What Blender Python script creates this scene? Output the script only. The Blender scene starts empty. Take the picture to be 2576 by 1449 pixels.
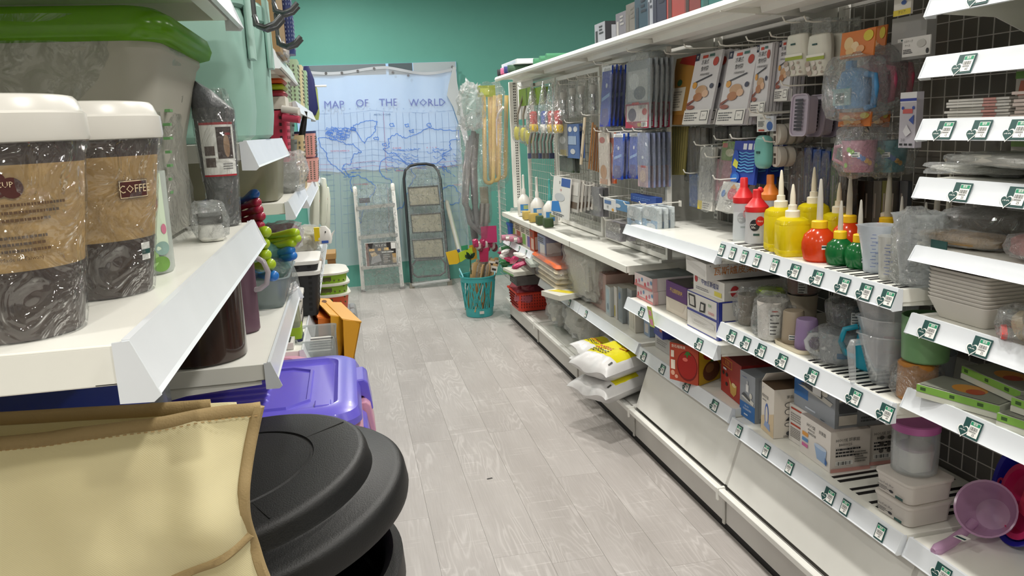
import bpy, bmesh, math, random
from mathutils import Vector, Matrix, noise
PI=math.pi
rnd=random.Random(7)
S=bpy.context.scene
COL=S.collection
# ---------------- camera (calibrated from the shelf, plank and post lines) ----------------
FPX=2000.47; HC=1.5
YAW,PITCH,ROLL=.19633826,.20036705,.0446488
def _axes():
    fw=Vector((math.sin(YAW)*math.cos(PITCH),math.cos(YAW)*math.cos(PITCH),-math.sin(PITCH)))
    r=Vector((math.cos(YAW),-math.sin(YAW),0)); d=fw.cross(r)
    return math.cos(ROLL)*r+math.sin(ROLL)*d, -math.sin(ROLL)*r+math.cos(ROLL)*d, fw
RX,RD,RF=_axes()
cam=bpy.data.cameras.new('camera'); co=bpy.data.objects.new('camera',cam); COL.objects.link(co)
co.matrix_world=Matrix((( RX.x,-RD.x,-RF.x,0),(RX.y,-RD.y,-RF.y,0),(RX.z,-RD.z,-RF.z,HC),(0,0,0,1)))
cam.lens=36*FPX/2576; cam.sensor_width=36; cam.sensor_fit='HORIZONTAL'; cam.clip_start=.02
S.camera=co
def at(px,py,ax,v):
    "where the line of sight of a measured photo point meets the plane x|y|z = v"
    d=RX*(px-1288)+RD*(py-724.5)+RF*FPX; i='xyz'.index(ax); o=Vector((0,0,HC))
    return o+d*((v-o[i])/d[i])
# ---------------- world, lamps, exposure ----------------
w=bpy.data.worlds.new('world'); S.world=w; w.use_nodes=True
w.node_tree.nodes['Background'].inputs[0].default_value=(.9,.95,1,1); w.node_tree.nodes['Background'].inputs[1].default_value=.12
S.view_settings.view_transform='Standard'; S.view_settings.look='None'; S.view_settings.gamma=1; S.view_settings.use_curve_mapping=False
S.view_settings.exposure=0.0
def spot(x,y,e,r=.075,c=(1,.965,.91),z=2.93):
    l=bpy.data.lights.new('ceiling_lamp','AREA'); l.shape='DISK'; l.size=2*r; l.energy=e; l.color=c; l.spread=3.0
    o=bpy.data.objects.new('ceiling_lamp',l); o.location=(x,y,z); COL.objects.link(o)
LAMPS=[(.85,y) for y in (-.9,.5,1.9,3.3,4.7,6.2)]+[(-.25,-1.1),(-.1,6.9)]+[(-1.3,y) for y in (0,2,4,6)]+[(2.7,y) for y in (0,2,4,6)]  # the pair between the rows is added, brightening the fabric box and far wall
for x,y in LAMPS: spot(x,y,(24 if y>2 else 18) if x==.85 else 24 if abs(x)<.5 else 15)
# ---------------- materials ----------------
def C(h):
    if not isinstance(h,str): return tuple(h)+((1,) if len(h)==3 else ())
    h=h.lstrip('#'); v=[int(h[i:i+2],16)/255 for i in (0,2,4)]
    return tuple((c/12.92 if c<=.04045 else ((c+.055)/1.055)**2.4) for c in v)+(1,)
_M={}
def newmat(key):
    m=bpy.data.materials.new(key); m.use_nodes=True; nt=m.node_tree; nt.nodes.clear()
    o=nt.nodes.new('ShaderNodeOutputMaterial'); return m,nt,o
def nd(nt,t,**k):
    n=nt.nodes.new('ShaderNode'+t)
    for a,b in k.items():
        if a[0]=='_': setattr(n,a[1:],b)
        else:
            i=int(a[1:]) if a[0]=='i' and a[1:].isdigit() else a.replace('__',' ')
            n.inputs[i].default_value=b
    return n
def mat(h,rough=.45,metal=0,bump=0,bs=300,coat=0,var=.06):
    key=('p',h,rough,metal,bump,bs,coat,var)
    if key in _M: return _M[key]
    m,nt,o=newmat('plastic_'+str(h).strip('#') if not metal else 'metal_'+str(h).strip('#'))
    b=nd(nt,'BsdfPrincipled',Roughness=rough,Metallic=metal); b.inputs['Coat Weight'].default_value=coat
    c=C(h); tc=nd(nt,'TexCoord'); n=nd(nt,'TexNoise',Scale=9.0,Detail=3.0); nt.links.new(tc.outputs['Object'],n.inputs['Vector'])
    mx=nd(nt,'Mix',_data_type='RGBA'); mx.inputs[6].default_value=tuple(v*(1-var) for v in c[:3])+(1,); mx.inputs[7].default_value=tuple(min(1,v*(1+var)) for v in c[:3])+(1,)
    nt.links.new(n.outputs[0],mx.inputs[0]); nt.links.new(mx.outputs[2],b.inputs['Base Color'])
    if bump:
        n2=nd(nt,'TexNoise',Scale=float(bs),Detail=4.0); bp=nd(nt,'Bump',Strength=bump,Distance=.002)
        nt.links.new(tc.outputs['Object'],n2.inputs['Vector']); nt.links.new(n2.outputs[0],bp.inputs['Height']); nt.links.new(bp.outputs[0],b.inputs['Normal'])
    nt.links.new(b.outputs[0],o.inputs[0]); _M[key]=m; return m
def film(h='#eef1f1',haze=.09,bs=38,strength=1.0,rough=.09,gl=.55):
    "thin crinkled clear wrapping"
    key=('f',h,haze,bs,strength,gl)
    if key in _M: return _M[key]
    m,nt,o=newmat('clear_film'); L=nt.links.new
    tc=nd(nt,'TexCoord'); n=nd(nt,'TexNoise',Scale=float(bs),Detail=3.0,Distortion=1.2); L(tc.outputs['Object'],n.inputs[0])
    bp=nd(nt,'Bump',Strength=strength,Distance=.05); L(n.outputs[0],bp.inputs['Height'])
    tr=nd(nt,'BsdfTransparent'); tr.inputs[0].default_value=(.97,.98,.98,1)
    g=nd(nt,'BsdfGlossy',Roughness=rough); L(bp.outputs[0],g.inputs['Normal'])
    d=nd(nt,'BsdfDiffuse'); d.inputs[0].default_value=C(h)
    lw=nd(nt,'LayerWeight',Blend=.25); L(bp.outputs[0],lw.inputs['Normal'])
    ma=nd(nt,'Math',_operation='MULTIPLY_ADD',i1=gl,i2=.07); L(lw.outputs['Fresnel'],ma.inputs[0])
    a=nd(nt,'MixShader',i0=haze); L(tr.outputs[0],a.inputs[1]); L(d.outputs[0],a.inputs[2])
    b=nd(nt,'MixShader'); L(ma.outputs[0],b.inputs[0]); L(a.outputs[0],b.inputs[1]); L(g.outputs[0],b.inputs[2]); L(b.outputs[0],o.inputs[0])
    _M[key]=m; return m
def frost(h,clear=.35,rough=.25,gl=.35):
    "milky see-through plastic"
    key=('t',h,clear,rough)
    if key in _M: return _M[key]
    m,nt,o=newmat('frosted_plastic_'+h.strip('#')); L=nt.links.new
    tr=nd(nt,'BsdfTransparent'); c=C(h); tr.inputs[0].default_value=tuple(.5+.5*v for v in c[:3])+(1,)
    d=nd(nt,'BsdfDiffuse'); d.inputs[0].default_value=c; tl=nd(nt,'BsdfTranslucent'); tl.inputs[0].default_value=c
    g=nd(nt,'BsdfGlossy',Roughness=rough); lw=nd(nt,'LayerWeight',Blend=.3)
    a=nd(nt,'MixShader',i0=.4); L(d.outputs[0],a.inputs[1]); L(tl.outputs[0],a.inputs[2])
    b=nd(nt,'MixShader',i0=clear); L(a.outputs[0],b.inputs[1]); L(tr.outputs[0],b.inputs[2])
    ma=nd(nt,'Math',_operation='MULTIPLY_ADD',i1=gl,i2=.03); L(lw.outputs['Fresnel'],ma.inputs[0])
    e=nd(nt,'MixShader'); L(ma.outputs[0],e.inputs[0]); L(b.outputs[0],e.inputs[1]); L(g.outputs[0],e.inputs[2]); L(e.outputs[0],o.inputs[0])
    _M[key]=m; return m
WHITE=mat('#f1f0ea',.35,bump=.05); SHELF=mat('#eeeee6',.3); RAIL=mat('#e0e5ea',.25); BLACK=mat('#17181a',.45); STEEL=mat('#b9bbbc',.3,.9)
FILM=film(); SLOT=mat('#101012',.6); CLEAR=frost('#eef2f3',.74,.10); DKGREEN=mat('#1d4a47',.5); TAGGREEN=mat('#1f9169',.5); TAGWHITE=mat('#f6f6f2',.45); INK=mat('#2a2a2e',.6)
# ---------------- mesh building ----------------
class MB:
    def __init__(s): s.v=[]; s.f=[]; s.m=[]; s.T=None
    def add(s,v,f,m=0):
        o=len(s.v); s.v+=[tuple(s.T@Vector(p)) if s.T else tuple(p) for p in v]
        s.f+=[tuple(i+o for i in q) for q in f]; s.m+=[m]*len(f); return s
    def box(s,x0,x1,y0,y1,z0,z1,m=0,mf=None):
        v=[(x0,y0,z0),(x1,y0,z0),(x1,y1,z0),(x0,y1,z0),(x0,y0,z1),(x1,y0,z1),(x1,y1,z1),(x0,y1,z1)]
        f=[(0,3,2,1),(4,5,6,7),(0,1,5,4),(1,2,6,5),(2,3,7,6),(3,0,4,7)]  # bottom top -y +x +y -x
        o=len(s.f); s.add(v,f,m)
        if mf:
            for k,i in mf.items(): s.m[o+['b','t','-y','+x','+y','-x'].index(k)]=i
        return s
    def cbox(s,c,d,m=0): return s.box(c[0]-d[0]/2,c[0]+d[0]/2,c[1]-d[1]/2,c[1]+d[1]/2,c[2]-d[2]/2,c[2]+d[2]/2,m)
    def prism(s,pts,ax,a,b,m=0):
        "polygon in the plane across axis ax, pushed from a to b"
        n=len(pts)
        def P(p,t): return {'x':(t,p[0],p[1]),'y':(p[0],t,p[1]),'z':(p[0],p[1],t)}[ax]
        v=[P(p,a) for p in pts]+[P(p,b) for p in pts]
        f=[tuple(range(n-1,-1,-1)),tuple(range(n,2*n))]+[(i,(i+1)%n,n+(i+1)%n,n+i) for i in range(n)]
        return s.add(v,f,m)
    def rings(s,R,m=0,cap=True,close=True):
        n=len(R[0]); v=[p for r in R for p in r]; f=[]
        for k in range(len(R)-1):
            for i in range(n if close else n-1): f.append((k*n+i,k*n+(i+1)%n,(k+1)*n+(i+1)%n,(k+1)*n+i))
        if cap is True or cap==1: f.append(tuple(range(n-1,-1,-1)))
        if cap is True or cap==2: f.append(tuple((len(R)-1)*n+i for i in range(n)))
        return s.add(v,f,m)
    def lathe(s,prof,n=28,m=0,c=(0,0),cap=False,ms=None):
        R=[[(c[0]+r*math.cos(2*PI*i/n),c[1]+r*math.sin(2*PI*i/n),z) for i in range(n)] for r,z in prof]
        if ms is None: return s.rings(R,m,cap)
        for k in range(len(R)-1): s.rings(R[k:k+2],ms[k],False)
        return s
    def rect(s,prof,m=0,cap=True,k=5,ms=None):
        "rounded-rectangle loft: prof rows (halfx,halfy,corner,z[,cx,cy])"
        R=[]
        for q in prof:
            a,b,r,z=q[:4]; cx,cy=(q[4],q[5]) if len(q)>4 else (0,0); r=min(r,a,b); ring=[]
            for sx,sy,t0 in ((1,1,0),(-1,1,PI/2),(-1,-1,PI),(1,-1,1.5*PI)):
                for i in range(k): t=t0+PI/2*i/(k-1); ring.append((cx+sx*(a-r)+r*math.cos(t),cy+sy*(b-r)+r*math.sin(t),z))
            R.append(ring)
        if ms:
            for j in range(len(R)-1): s.rings(R[j:j+2],ms[j],False)
            return s
        return s.rings(R,m,cap)
    def tube(s,pts,r,n=8,m=0,close=False):
        P=[Vector(p) for p in pts]; R=[]; up=Vector((0,0,1)); N=len(P)
        rr=r if isinstance(r,(list,tuple)) else [r]*N
        prev=None
        for i,p in enumerate(P):
            t=(P[min(i+1,N-1)]-P[max(i-1,0)]) if not close else (P[(i+1)%N]-P[i-1])
            t.normalize()
            if prev is None: a=t.cross(up if abs(t.z)<.9 else Vector((1,0,0)))
            else: a=prev-t*prev.dot(t)
            a.normalize(); b=t.cross(a); prev=a
            R.append([p+(a*math.cos(2*PI*k/n)+b*math.sin(2*PI*k/n))*rr[i] for k in range(n)])
        if close: R.append(R[0])
        return s.rings(R,m,not close)
    def sheet(s,fn,nu,nv,m=0):
        v=[fn(i/nu,j/nv) for j in range(nv+1) for i in range(nu+1)]; w_=nu+1
        return s.add(v,[(j*w_+i,j*w_+i+1,(j+1)*w_+i+1,(j+1)*w_+i) for j in range(nv) for i in range(nu)],m)
    def blob(s,c,d,p=.5,amp=.0,fr=6,nu=16,nv=10,m=0,seed=0):
        "superellipsoid with crumpled relief"
        sg=lambda a,e: math.copysign(abs(a)**e,a)
        v=[];f=[]
        for j in range(nv+1):
            t=-PI/2+PI*j/nv
            for i in range(nu):
                u=2*PI*i/nu
                q=Vector((sg(math.cos(t),p)*sg(math.cos(u),p),sg(math.cos(t),p)*sg(math.sin(u),p),sg(math.sin(t),p)))
                k=1+amp*noise.noise(q*fr*.3+Vector((seed*3.1,seed*1.7,seed)))+amp*.6*noise.noise(q*fr*.8+Vector((seed,5,2)))
                v.append((c[0]+q.x*d[0]/2*k,c[1]+q.y*d[1]/2*k,c[2]+q.z*d[2]/2*k))
        for j in range(nv):
            for i in range(nu): f.append((j*nu+i,j*nu+(i+1)%nu,(j+1)*nu+(i+1)%nu,(j+1)*nu+i))
        return s.add(v,f,m)
    def text(s,t,size,M4,m=0,al='CENTER',fit=None):
        "flat lettering on the plane of matrix M4 (x right, y up)"
        v,f=glyphs(t,al)
        k=size
        if fit:
            wd=max(p[0] for p in v)-min(p[0] for p in v); k=min(size,fit/max(wd,1e-6))
        return s.add([M4@Vector((p[0]*k,p[1]*size,0)) for p in v],f,m)
_G={}
def glyphs(t,al):
    if (t,al) not in _G:
        c=bpy.data.curves.new('letters','FONT'); c.body=t; c.align_x=al; c.align_y='CENTER'; c.resolution_u=1 if len(t)>3 or ord(t[0])>255 else 3
        o=bpy.data.objects.new('letters',c); me=bpy.data.meshes.new_from_object(o)
        _G[t,al]=([tuple(p.co) for p in me.vertices],[tuple(p.vertices) for p in me.polygons])
        bpy.data.objects.remove(o); bpy.data.curves.remove(c); bpy.data.meshes.remove(me)
    return _G[t,al]
def mk(name,mb,mats,par=None,label=None,cat=None,group=None,loc=None,rot=None,smooth=.6,kind=None,bev=0,solid=0,sub=0):
    me=bpy.data.meshes.new(name); me.from_pydata(mb.v,[],mb.f)
    if not isinstance(mats,(list,tuple)): mats=[mats]
    for q in mats: me.materials.append(q)
    if len(mats)>1: me.polygons.foreach_set('material_index',mb.m)
    if smooth:
        me.polygons.foreach_set('use_smooth',[True]*len(me.polygons)); me.set_sharp_from_angle(angle=smooth)
    me.update()
    o=bpy.data.objects.new(name,me); COL.objects.link(o)
    if par: o.parent=par
    if loc: o.location=loc
    if rot is not None: o.rotation_euler=rot if isinstance(rot,(tuple,list)) else (0,0,rot)
    if solid: md=o.modifiers.new('solid','SOLIDIFY'); md.thickness=solid; md.offset=-1
    if bev: md=o.modifiers.new('bevel','BEVEL'); md.width=bev; md.segments=2; md.limit_method='ANGLE'
    if sub: md=o.modifiers.new('sub','SUBSURF'); md.levels=sub; md.render_levels=sub
    return tag(o,label,cat,group,kind)
def tag(o,label=None,cat=None,group=None,kind=None):
    if label and len(label.split())>16: print('LONG',len(label.split()),label)
    if label: o['label']=label
    if cat: o['category']=cat
    if group: o['group']=group
    if kind: o['kind']=kind
    return o
def thing(name,label,cat,loc=(0,0,0),rot=0,group=None):
    o=bpy.data.objects.new(name,None); COL.objects.link(o); o.location=loc; o.rotation_euler=rot if isinstance(rot,(tuple,list)) else (0,0,rot); o.empty_display_size=.03
    return tag(o,label,cat,group)
KIDS={}
def dup(o,par=None,loc=None,rot=None,label=None,group=None):
    c=o.copy(); COL.objects.link(c)
    if par is not None: c.parent=par
    if loc is not None: c.location=loc
    if rot is not None: c.rotation_euler=rot if isinstance(rot,(tuple,list)) else (0,0,rot)
    if label:
        c['label']=label
        if len(label.split())>16: print('LONG',len(label.split()),label)
    if group: c['group']=group
    for k in list(o.children): dup(k,c)
    return c
def face(side,dx,dy,dz,e=.0006):
    "matrix of a box face (box spans 0..dx,0..dy,0..dz): u right, v up as one looks at it, unit = metres"
    if side=='-x': M=((0,0,-1,-e),(-1,0,0,dy),(0,1,0,0))
    elif side=='-y': M=((1,0,0,0),(0,0,-1,-e),(0,1,0,0))
    elif side=='+x': M=((0,0,1,dx+e),(1,0,0,0),(0,1,0,0))
    elif side=='t': M=((1,0,0,0),(0,1,0,0),(0,0,1,dz+e))
    elif side=='tx': M=((0,1,0,0),(-1,0,0,dy),(0,0,1,dz+e))   # top as read from the -x side
    return Matrix(M+((0,0,0,1),)) if len(M)==3 else None
class Print:
    "collects flat prints on the faces of a box into one mesh, colours as material slots"
    def __init__(s,mb,mats,dx,dy,dz): s.mb=mb; s.mats=mats; s.d=(dx,dy,dz); s.n=0
    def mi(s,h):
        q=mat(h,.5) if isinstance(h,str) else h
        if q not in s.mats: s.mats.append(q)
        return s.mats.index(q)
    def size(s,side): dx,dy,dz=s.d; return {'-x':(dy,dz),'+x':(dy,dz),'-y':(dx,dz),'t':(dx,dy),'tx':(dy,dx)}[side]
    def do(s,items):
        for it in items:
            side,kind=it[0],it[1]; s.n+=1; M=face(side,*s.d,e=.0005+.00025*s.n); W,H=s.size(side)
            if kind=='r':
                u0,v0,u1,v1,h=it[2:7]; s.mb.add([M@Vector(p) for p in ((u0*W,v0*H,0),(u1*W,v0*H,0),(u1*W,v1*H,0),(u0*W,v1*H,0))],[(0,1,2,3)],s.mi(h))
            elif kind=='p':
                pts,h=it[2:4]; s.mb.add([M@Vector((u*W,v*H,0)) for u,v in pts],[tuple(range(len(pts)))],s.mi(h))
            elif kind=='e':
                u,v,ru,rv,h=it[2:7]; N=20; s.mb.add([M@Vector((u*W+ru*W*math.cos(2*PI*i/N),v*H+rv*H*math.sin(2*PI*i/N),0)) for i in range(N)],[tuple(range(N))],s.mi(h))
            elif kind=='t':
                u,v,sz,txt,h=it[2:7]; a=it[7] if len(it)>7 else 0; fit=it[8]*W if len(it)>8 else None
                s.mb.text(txt,sz*H,M@Matrix.Translation((u*W,v*H,0))@Matrix.Rotation(a,4,'Z'),s.mi(h),fit=fit)
            elif kind=='b':   # bar code
                u0,v0,u1,v1=it[2:6]; s.n+=1
                s.mb.add([M@Vector(p) for p in ((u0*W,v0*H,0),(u1*W,v0*H,0),(u1*W,v1*H,0),(u0*W,v1*H,0))],[(0,1,2,3)],s.mi('#f4f4f0'))
                M=face(side,*s.d,e=.0005+.00025*s.n); r=random.Random(3); x=u0+.06*(u1-u0)
                while x<u1-.08*(u1-u0):
                    b=(u1-u0)*r.choice((.02,.03,.05)); s.mb.add([M@Vector(p) for p in ((x*W,(v0+.1*(v1-v0))*H,0),((x+b)*W,(v0+.1*(v1-v0))*H,0),((x+b)*W,(v1-.1*(v1-v0))*H,0),(x*W,(v1-.1*(v1-v0))*H,0))],[(0,1,2,3)],s.mi('#2a2a2e')); x+=b+(u1-u0)*r.choice((.02,.04,.05))
            elif kind=='l':   # lines of small print
                u0,v0,u1,v1,nl,h=it[2:8]; r=random.Random(int(u0*97+v0*31))
                for k in range(nl):
                    vv=v1-(v1-v0)*(k+.5)/nl; t=(v1-v0)/nl*.26; x=u0; e=u0+(u1-u0)*r.uniform(.6,1)
                    while x<e:
                        b=min((u1-u0)*r.uniform(.04,.14),e-x); s.mb.add([M@Vector(p) for p in ((x*W,(vv-t)*H,0),((x+b)*W,(vv-t)*H,0),((x+b)*W,(vv+t)*H,0),(x*W,(vv+t)*H,0))],[(0,1,2,3)],s.mi(h)); x+=b+(u1-u0)*.02
def carton(name,label,loc,d,base,prints=(),rot=0,cat='box',group=None,faces=None,bev=.0015,tilt=None,par=None):
    dx,dy,dz=d; mb=MB(); mats=[mat(base,.5)]
    P=Print(mb,mats,dx,dy,dz); mf={k:P.mi(v) for k,v in (faces or {}).items()}
    mb.box(0,dx,0,dy,0,dz,0,mf); P.do(prints)
    return mk(name,mb,mats,par,label,cat,group,loc,tilt or rot,smooth=0)
# ================= the room =================
def wood():
    m,nt,o=newmat('grey_oak_vinyl'); L=nt.links.new
    b=nd(nt,'BsdfPrincipled',Roughness=.42); tc=nd(nt,'TexCoord'); oi=nd(nt,'ObjectInfo')
    sc=nd(nt,'VectorMath',_operation='SCALE'); sc.inputs[0].default_value=(17,31,9); L(oi.outputs['Random'],sc.inputs['Scale'])
    ad=nd(nt,'VectorMath',_operation='ADD'); L(tc.outputs['Object'],ad.inputs[0]); L(sc.outputs[0],ad.inputs[1])
    def mp(s): q=nd(nt,'Mapping'); q.inputs['Scale'].default_value=s; L(ad.outputs[0],q.inputs[0]); return q
    def noi(s,scale,det=2,dist=0): n=nd(nt,'TexNoise',Scale=float(scale),Detail=float(det),Distortion=float(dist)); L(mp(s).outputs[0],n.inputs[0]); return n.outputs[0]
    def ma(op,a,b_,c=None):
        q=nd(nt,'Math',_operation=op)
        for i,x in enumerate((a,b_,c)):
            if x is None: continue
            if isinstance(x,(int,float)): q.inputs[i].default_value=x
            else: L(x,q.inputs[i])
        return q.outputs[0]
    n=noi((1,.16,1),9,2.5,.4); s=ma('SINE',ma('MULTIPLY',n,95),0); line=ma('POWER',ma('MULTIPLY_ADD',s,.5,.5),3)
    mask=nd(nt,'MapRange',i1=.42,i2=.62); L(noi((1,.3,1),7,1),mask.inputs[0])
    fib=noi((1,.03,1),260,2); saw=nd(nt,'MapRange',i1=.6,i2=.75); L(noi((.06,1,1),75,2),saw.inputs[0])
    sm=nd(nt,'MapRange',i1=.45,i2=.6); L(noi((1,1,1),9,1),sm.inputs[0])
    cloud=noi((1,.25,1),6,3)
    f=ma('ADD',ma('MULTIPLY',ma('MULTIPLY',line,mask.outputs[0]),.24),ma('MULTIPLY',ma('MULTIPLY',saw.outputs[0],sm.outputs[0]),.30))
    f=ma('ADD',f,ma('MULTIPLY',fib,.28)); f=ma('ADD',f,ma('MULTIPLY',cloud,.45)); f=ma('ADD',f,ma('MULTIPLY_ADD',oi.outputs['Random'],.16,-.22))
    cr=nd(nt,'ValToRGB'); e=cr.color_ramp.elements; e[0].position=.05; e[0].color=C('#a7a19d'); e[1].position=.95; e[1].color=C('#e2dedb')
    L(f,cr.inputs[0]); L(cr.outputs[0],b.inputs['Base Color'])
    bp=nd(nt,'Bump',Strength=.12,Distance=.001); L(f,bp.inputs['Height']); L(bp.outputs[0],b.inputs['Normal']); L(b.outputs[0],o.inputs[0]); return m
fl=mk('floor',MB().box(-2.2,4.2,-2.5,8.0,-.06,-.006),mat('#6e6a67',.7),kind='structure')
WOOD=wood(); PW,PL=.1917,1.26; ends={0:3.69,1:3.81,2:3.72,3:3.12,4:2.33,5:3.4,-1:2.92,-2:3.5}
pm=MB().box(.0004,PW-.0004,.0004,PL-.0004,-.006,0); p0=None
for k in range(-5,7):
    e=ends.get(k,2.2+((k*37)%10)/8); y=e-PL*3
    while y<7.97:
        if y+PL>-.4:
            if p0 is None: p0=q=mk('plank',pm,WOOD,fl,loc=(.205+PW*k,y,0),smooth=0)
            else: q=dup(p0,fl,(.205+PW*k,y,0))
            if y+PL>7.96: q.scale=(1,(7.96-y)/PL,1)
        y+=PL
TEAL=mat('#5ba093',.6,bump=.15,bs=220,var=.03); WALLW=mat('#e4e2da',.7,bump=.1,bs=150)
mk('wall_back',MB().box(-2.2,4.2,7.96,8.08,-.06,3.06),TEAL,kind='structure')
mk('wall_left',MB().box(-2.3,-2.2,-2.5,8.08,-.06,3.06),WALLW,kind='structure')
mk('wall_right',MB().box(4.2,4.3,-2.5,8.08,-.06,3.06),WALLW,kind='structure')
mk('wall_front',MB().box(-2.3,4.3,-2.6,-2.5,-.06,3.06),WALLW,kind='structure')
mk('ceiling',MB().box(-2.3,4.3,-2.6,8.08,2.98,3.08),mat('#d9d8d2',.8),kind='structure')
for i,(x,y) in enumerate(LAMPS):  # the two added fill lamps get a trim ring as well
    t=thing('downlight','round recessed ceiling downlight with a white trim ring','lamp',(x,y,2.98),group='ceiling downlights')
    mk('trim_ring',MB().lathe([(.115,0),(.135,-.004),(.138,-.012),(.118,-.014),(.112,-.002)],24),WHITE,t)
# ================= right gondola =================
TH=.021
def gx(y): return 1.24+(2.51-y)*TH
def shelf(label,y0,y1,z,x0,depth,rail=.046,tags=(),slots=(),back=.0,name='shelf',side=1,rot=TH,col=None,brk=True,holder=True,tilt=.016,ptilt=None):
    "one lift-out shelf; side=1 faces -x (right gondola), side=-1 faces +x (left gondola)"
    t=thing(name,label,'shelf',(x0,y0,z),rot); L=y1-y0; s=side
    b=MB(); X=lambda a:a*s
    prof=[(X(.006),0),(X(depth),0),(X(depth),-.028),(X(depth-.004),-.028),(X(depth-.004),-.003),(X(.012),-.003),(X(.012),-.03),(X(.03),-.03),(X(.03),-.033),(X(.006),-.033)]
    b.prism(prof,'y',.004,L-.004)
    for e in (.004,L-.007): b.box(min(X(.006),X(depth)),max(X(.006),X(depth)),e,e+.003,-.033,-.001)
    mk('shelf_board',b,SHELF,t,smooth=0,bev=.0012)
    if brk:
        for e in (.008,L-.011):
            mk('bracket',MB().prism([(X(.02),-.03),(X(depth),-.03),(X(depth),-.105),(X(depth-.02),-.10),(X(.16),-.05),(X(.02),-.042)],'y',e,e+.003),SHELF,t,smooth=0)
    if rail:
        h=rail; r=MB(); tl=tilt
        r.prism([(X(-.001),.004),(X(-tl*.35),-h*.35),(X(-tl),-h+.003),(X(-tl-.003),-h),(X(-tl+.004),-h-.001),(X(.003),-.006),(X(.005),.004)],'y',.001,L-.001)
        pt=ptilt or tl
        for e in (0,L-.0025): r.prism([(X(.012),.002),(X(-.001),.003),(X(-pt-.004),-h),(X(-pt+.002),-h-.005),(X(.012),-h-.004)],'y',e,e+.0025)
        ro=mk('price_rail',r,RAIL,t,smooth=.4)
        up=Vector((X(tl),0,h)).normalized(); ri=Vector((0,-s,0)); nn=ri.cross(up)
        for yy,kind,txt in tags:
            d=-tl*.55; base=Vector((X(d),yy-y0,-h*.52))+nn*.0032
            ta=price_tag(kind,txt); c=ta.copy(); COL.objects.link(c); c.parent=ro
            c.matrix_local=Matrix(((ri.x,up.x,nn.x,base.x),(ri.y,up.y,nn.y,base.y),(ri.z,up.z,nn.z,base.z),(0,0,0,1)))
            c.name='price_tag'
    if slots:
        q=MB()
        for ya,yb,xa,xb in slots:
            q.box(min(X(xa),X(xb)),max(X(xa),X(xb)),ya-y0,yb-y0,-.0005,.0012)
        mk('slot_insert',q,SLOT,t,smooth=0,kind='stuff')
    return t
_T={}
def price_tag(kind,txt):
    if (kind,txt) in _T: return _T[kind,txt]
    m=MB(); z=0
    def R(x0,x1,y0,y1,z,k,sh=0): m.add([(x0,y0,z),(x1,y0,z),(x1+sh,y1,z),(x0+sh,y1,z)],[(0,1,2,3)],k)
    if kind=='heart':
        m.box(-.026,.021,-.0205,.0205,-.001,0,0)
        hp=[]
        for i in range(28):
            a=2*PI*i/28; hp.append((-.0225+.0125*math.sin(a)**3,-.010+.00078*(13*math.cos(a)-5*math.cos(2*a)-2*math.cos(3*a)-math.cos(4*a))))
        k=1.24; m.add([(-.0225+(x+.0225)*k,-.010+(y+.010)*k,.0006) for x,y in hp],[tuple(range(28))],1); m.add([(x,y,.0009) for x,y in hp],[tuple(range(28))],0)
        for k in range(7): R(-.0305+.0024*k,-.0290+.0024*k,-.0098+.0008*(k%2),-.0082+.0006*(k%3),.0012,1)
        x0,x1=-.009,.018
    else:
        m.box(-.0175,.0175,-.0205,.0205,-.001,0,0); x0,x1=-.0145,.0135
    R(x0,x1,-.0165,.0165,.0006,1); R(x0+.001,x1-.001,.008,.0155,.0009,2)
    m.text('優惠',.0062,Matrix.Translation(((x0+x1)/2,.0117,.0012)),1)
    r=random.Random(5); x=x0+.003
    while x<x1-.004: b=r.choice((.0006,.001)); R(x,x+b,-.003,.005,.0009,3); x+=b+r.choice((.0006,.0011))
    for k,yy in enumerate((-.005,-.0068)): R(x0+.003,x1-.006,yy-.0004,yy+.0004,.0009,3)
    m.text(txt,.0075,Matrix.Translation(((x0+x1)/2+.002,-.0118,.001)),3)
    me=bpy.data.meshes.new('price_tag'); me.from_pydata(m.v,[],m.f)
    for q in (DKGREEN,TAGWHITE,TAGGREEN,INK): me.materials.append(q)
    me.polygons.foreach_set('material_index',m.m); me.update()
    o=bpy.data.objects.new('price_tag',me); _T[kind,txt]=o; return o
def ty(px,py,x=1.235): return at(px,py,'x',x).y
JOIN=[.71,1.61,2.51,3.405,4.30,5.20,6.10]
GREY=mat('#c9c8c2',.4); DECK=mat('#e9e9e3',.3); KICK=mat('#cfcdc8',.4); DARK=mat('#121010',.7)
BAYN=['nearest the camera','with the squeeze bottles and mugs','with the empty white shelf','with the soil sacks','with the plastic-wrapped packs','at the far end']
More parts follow.
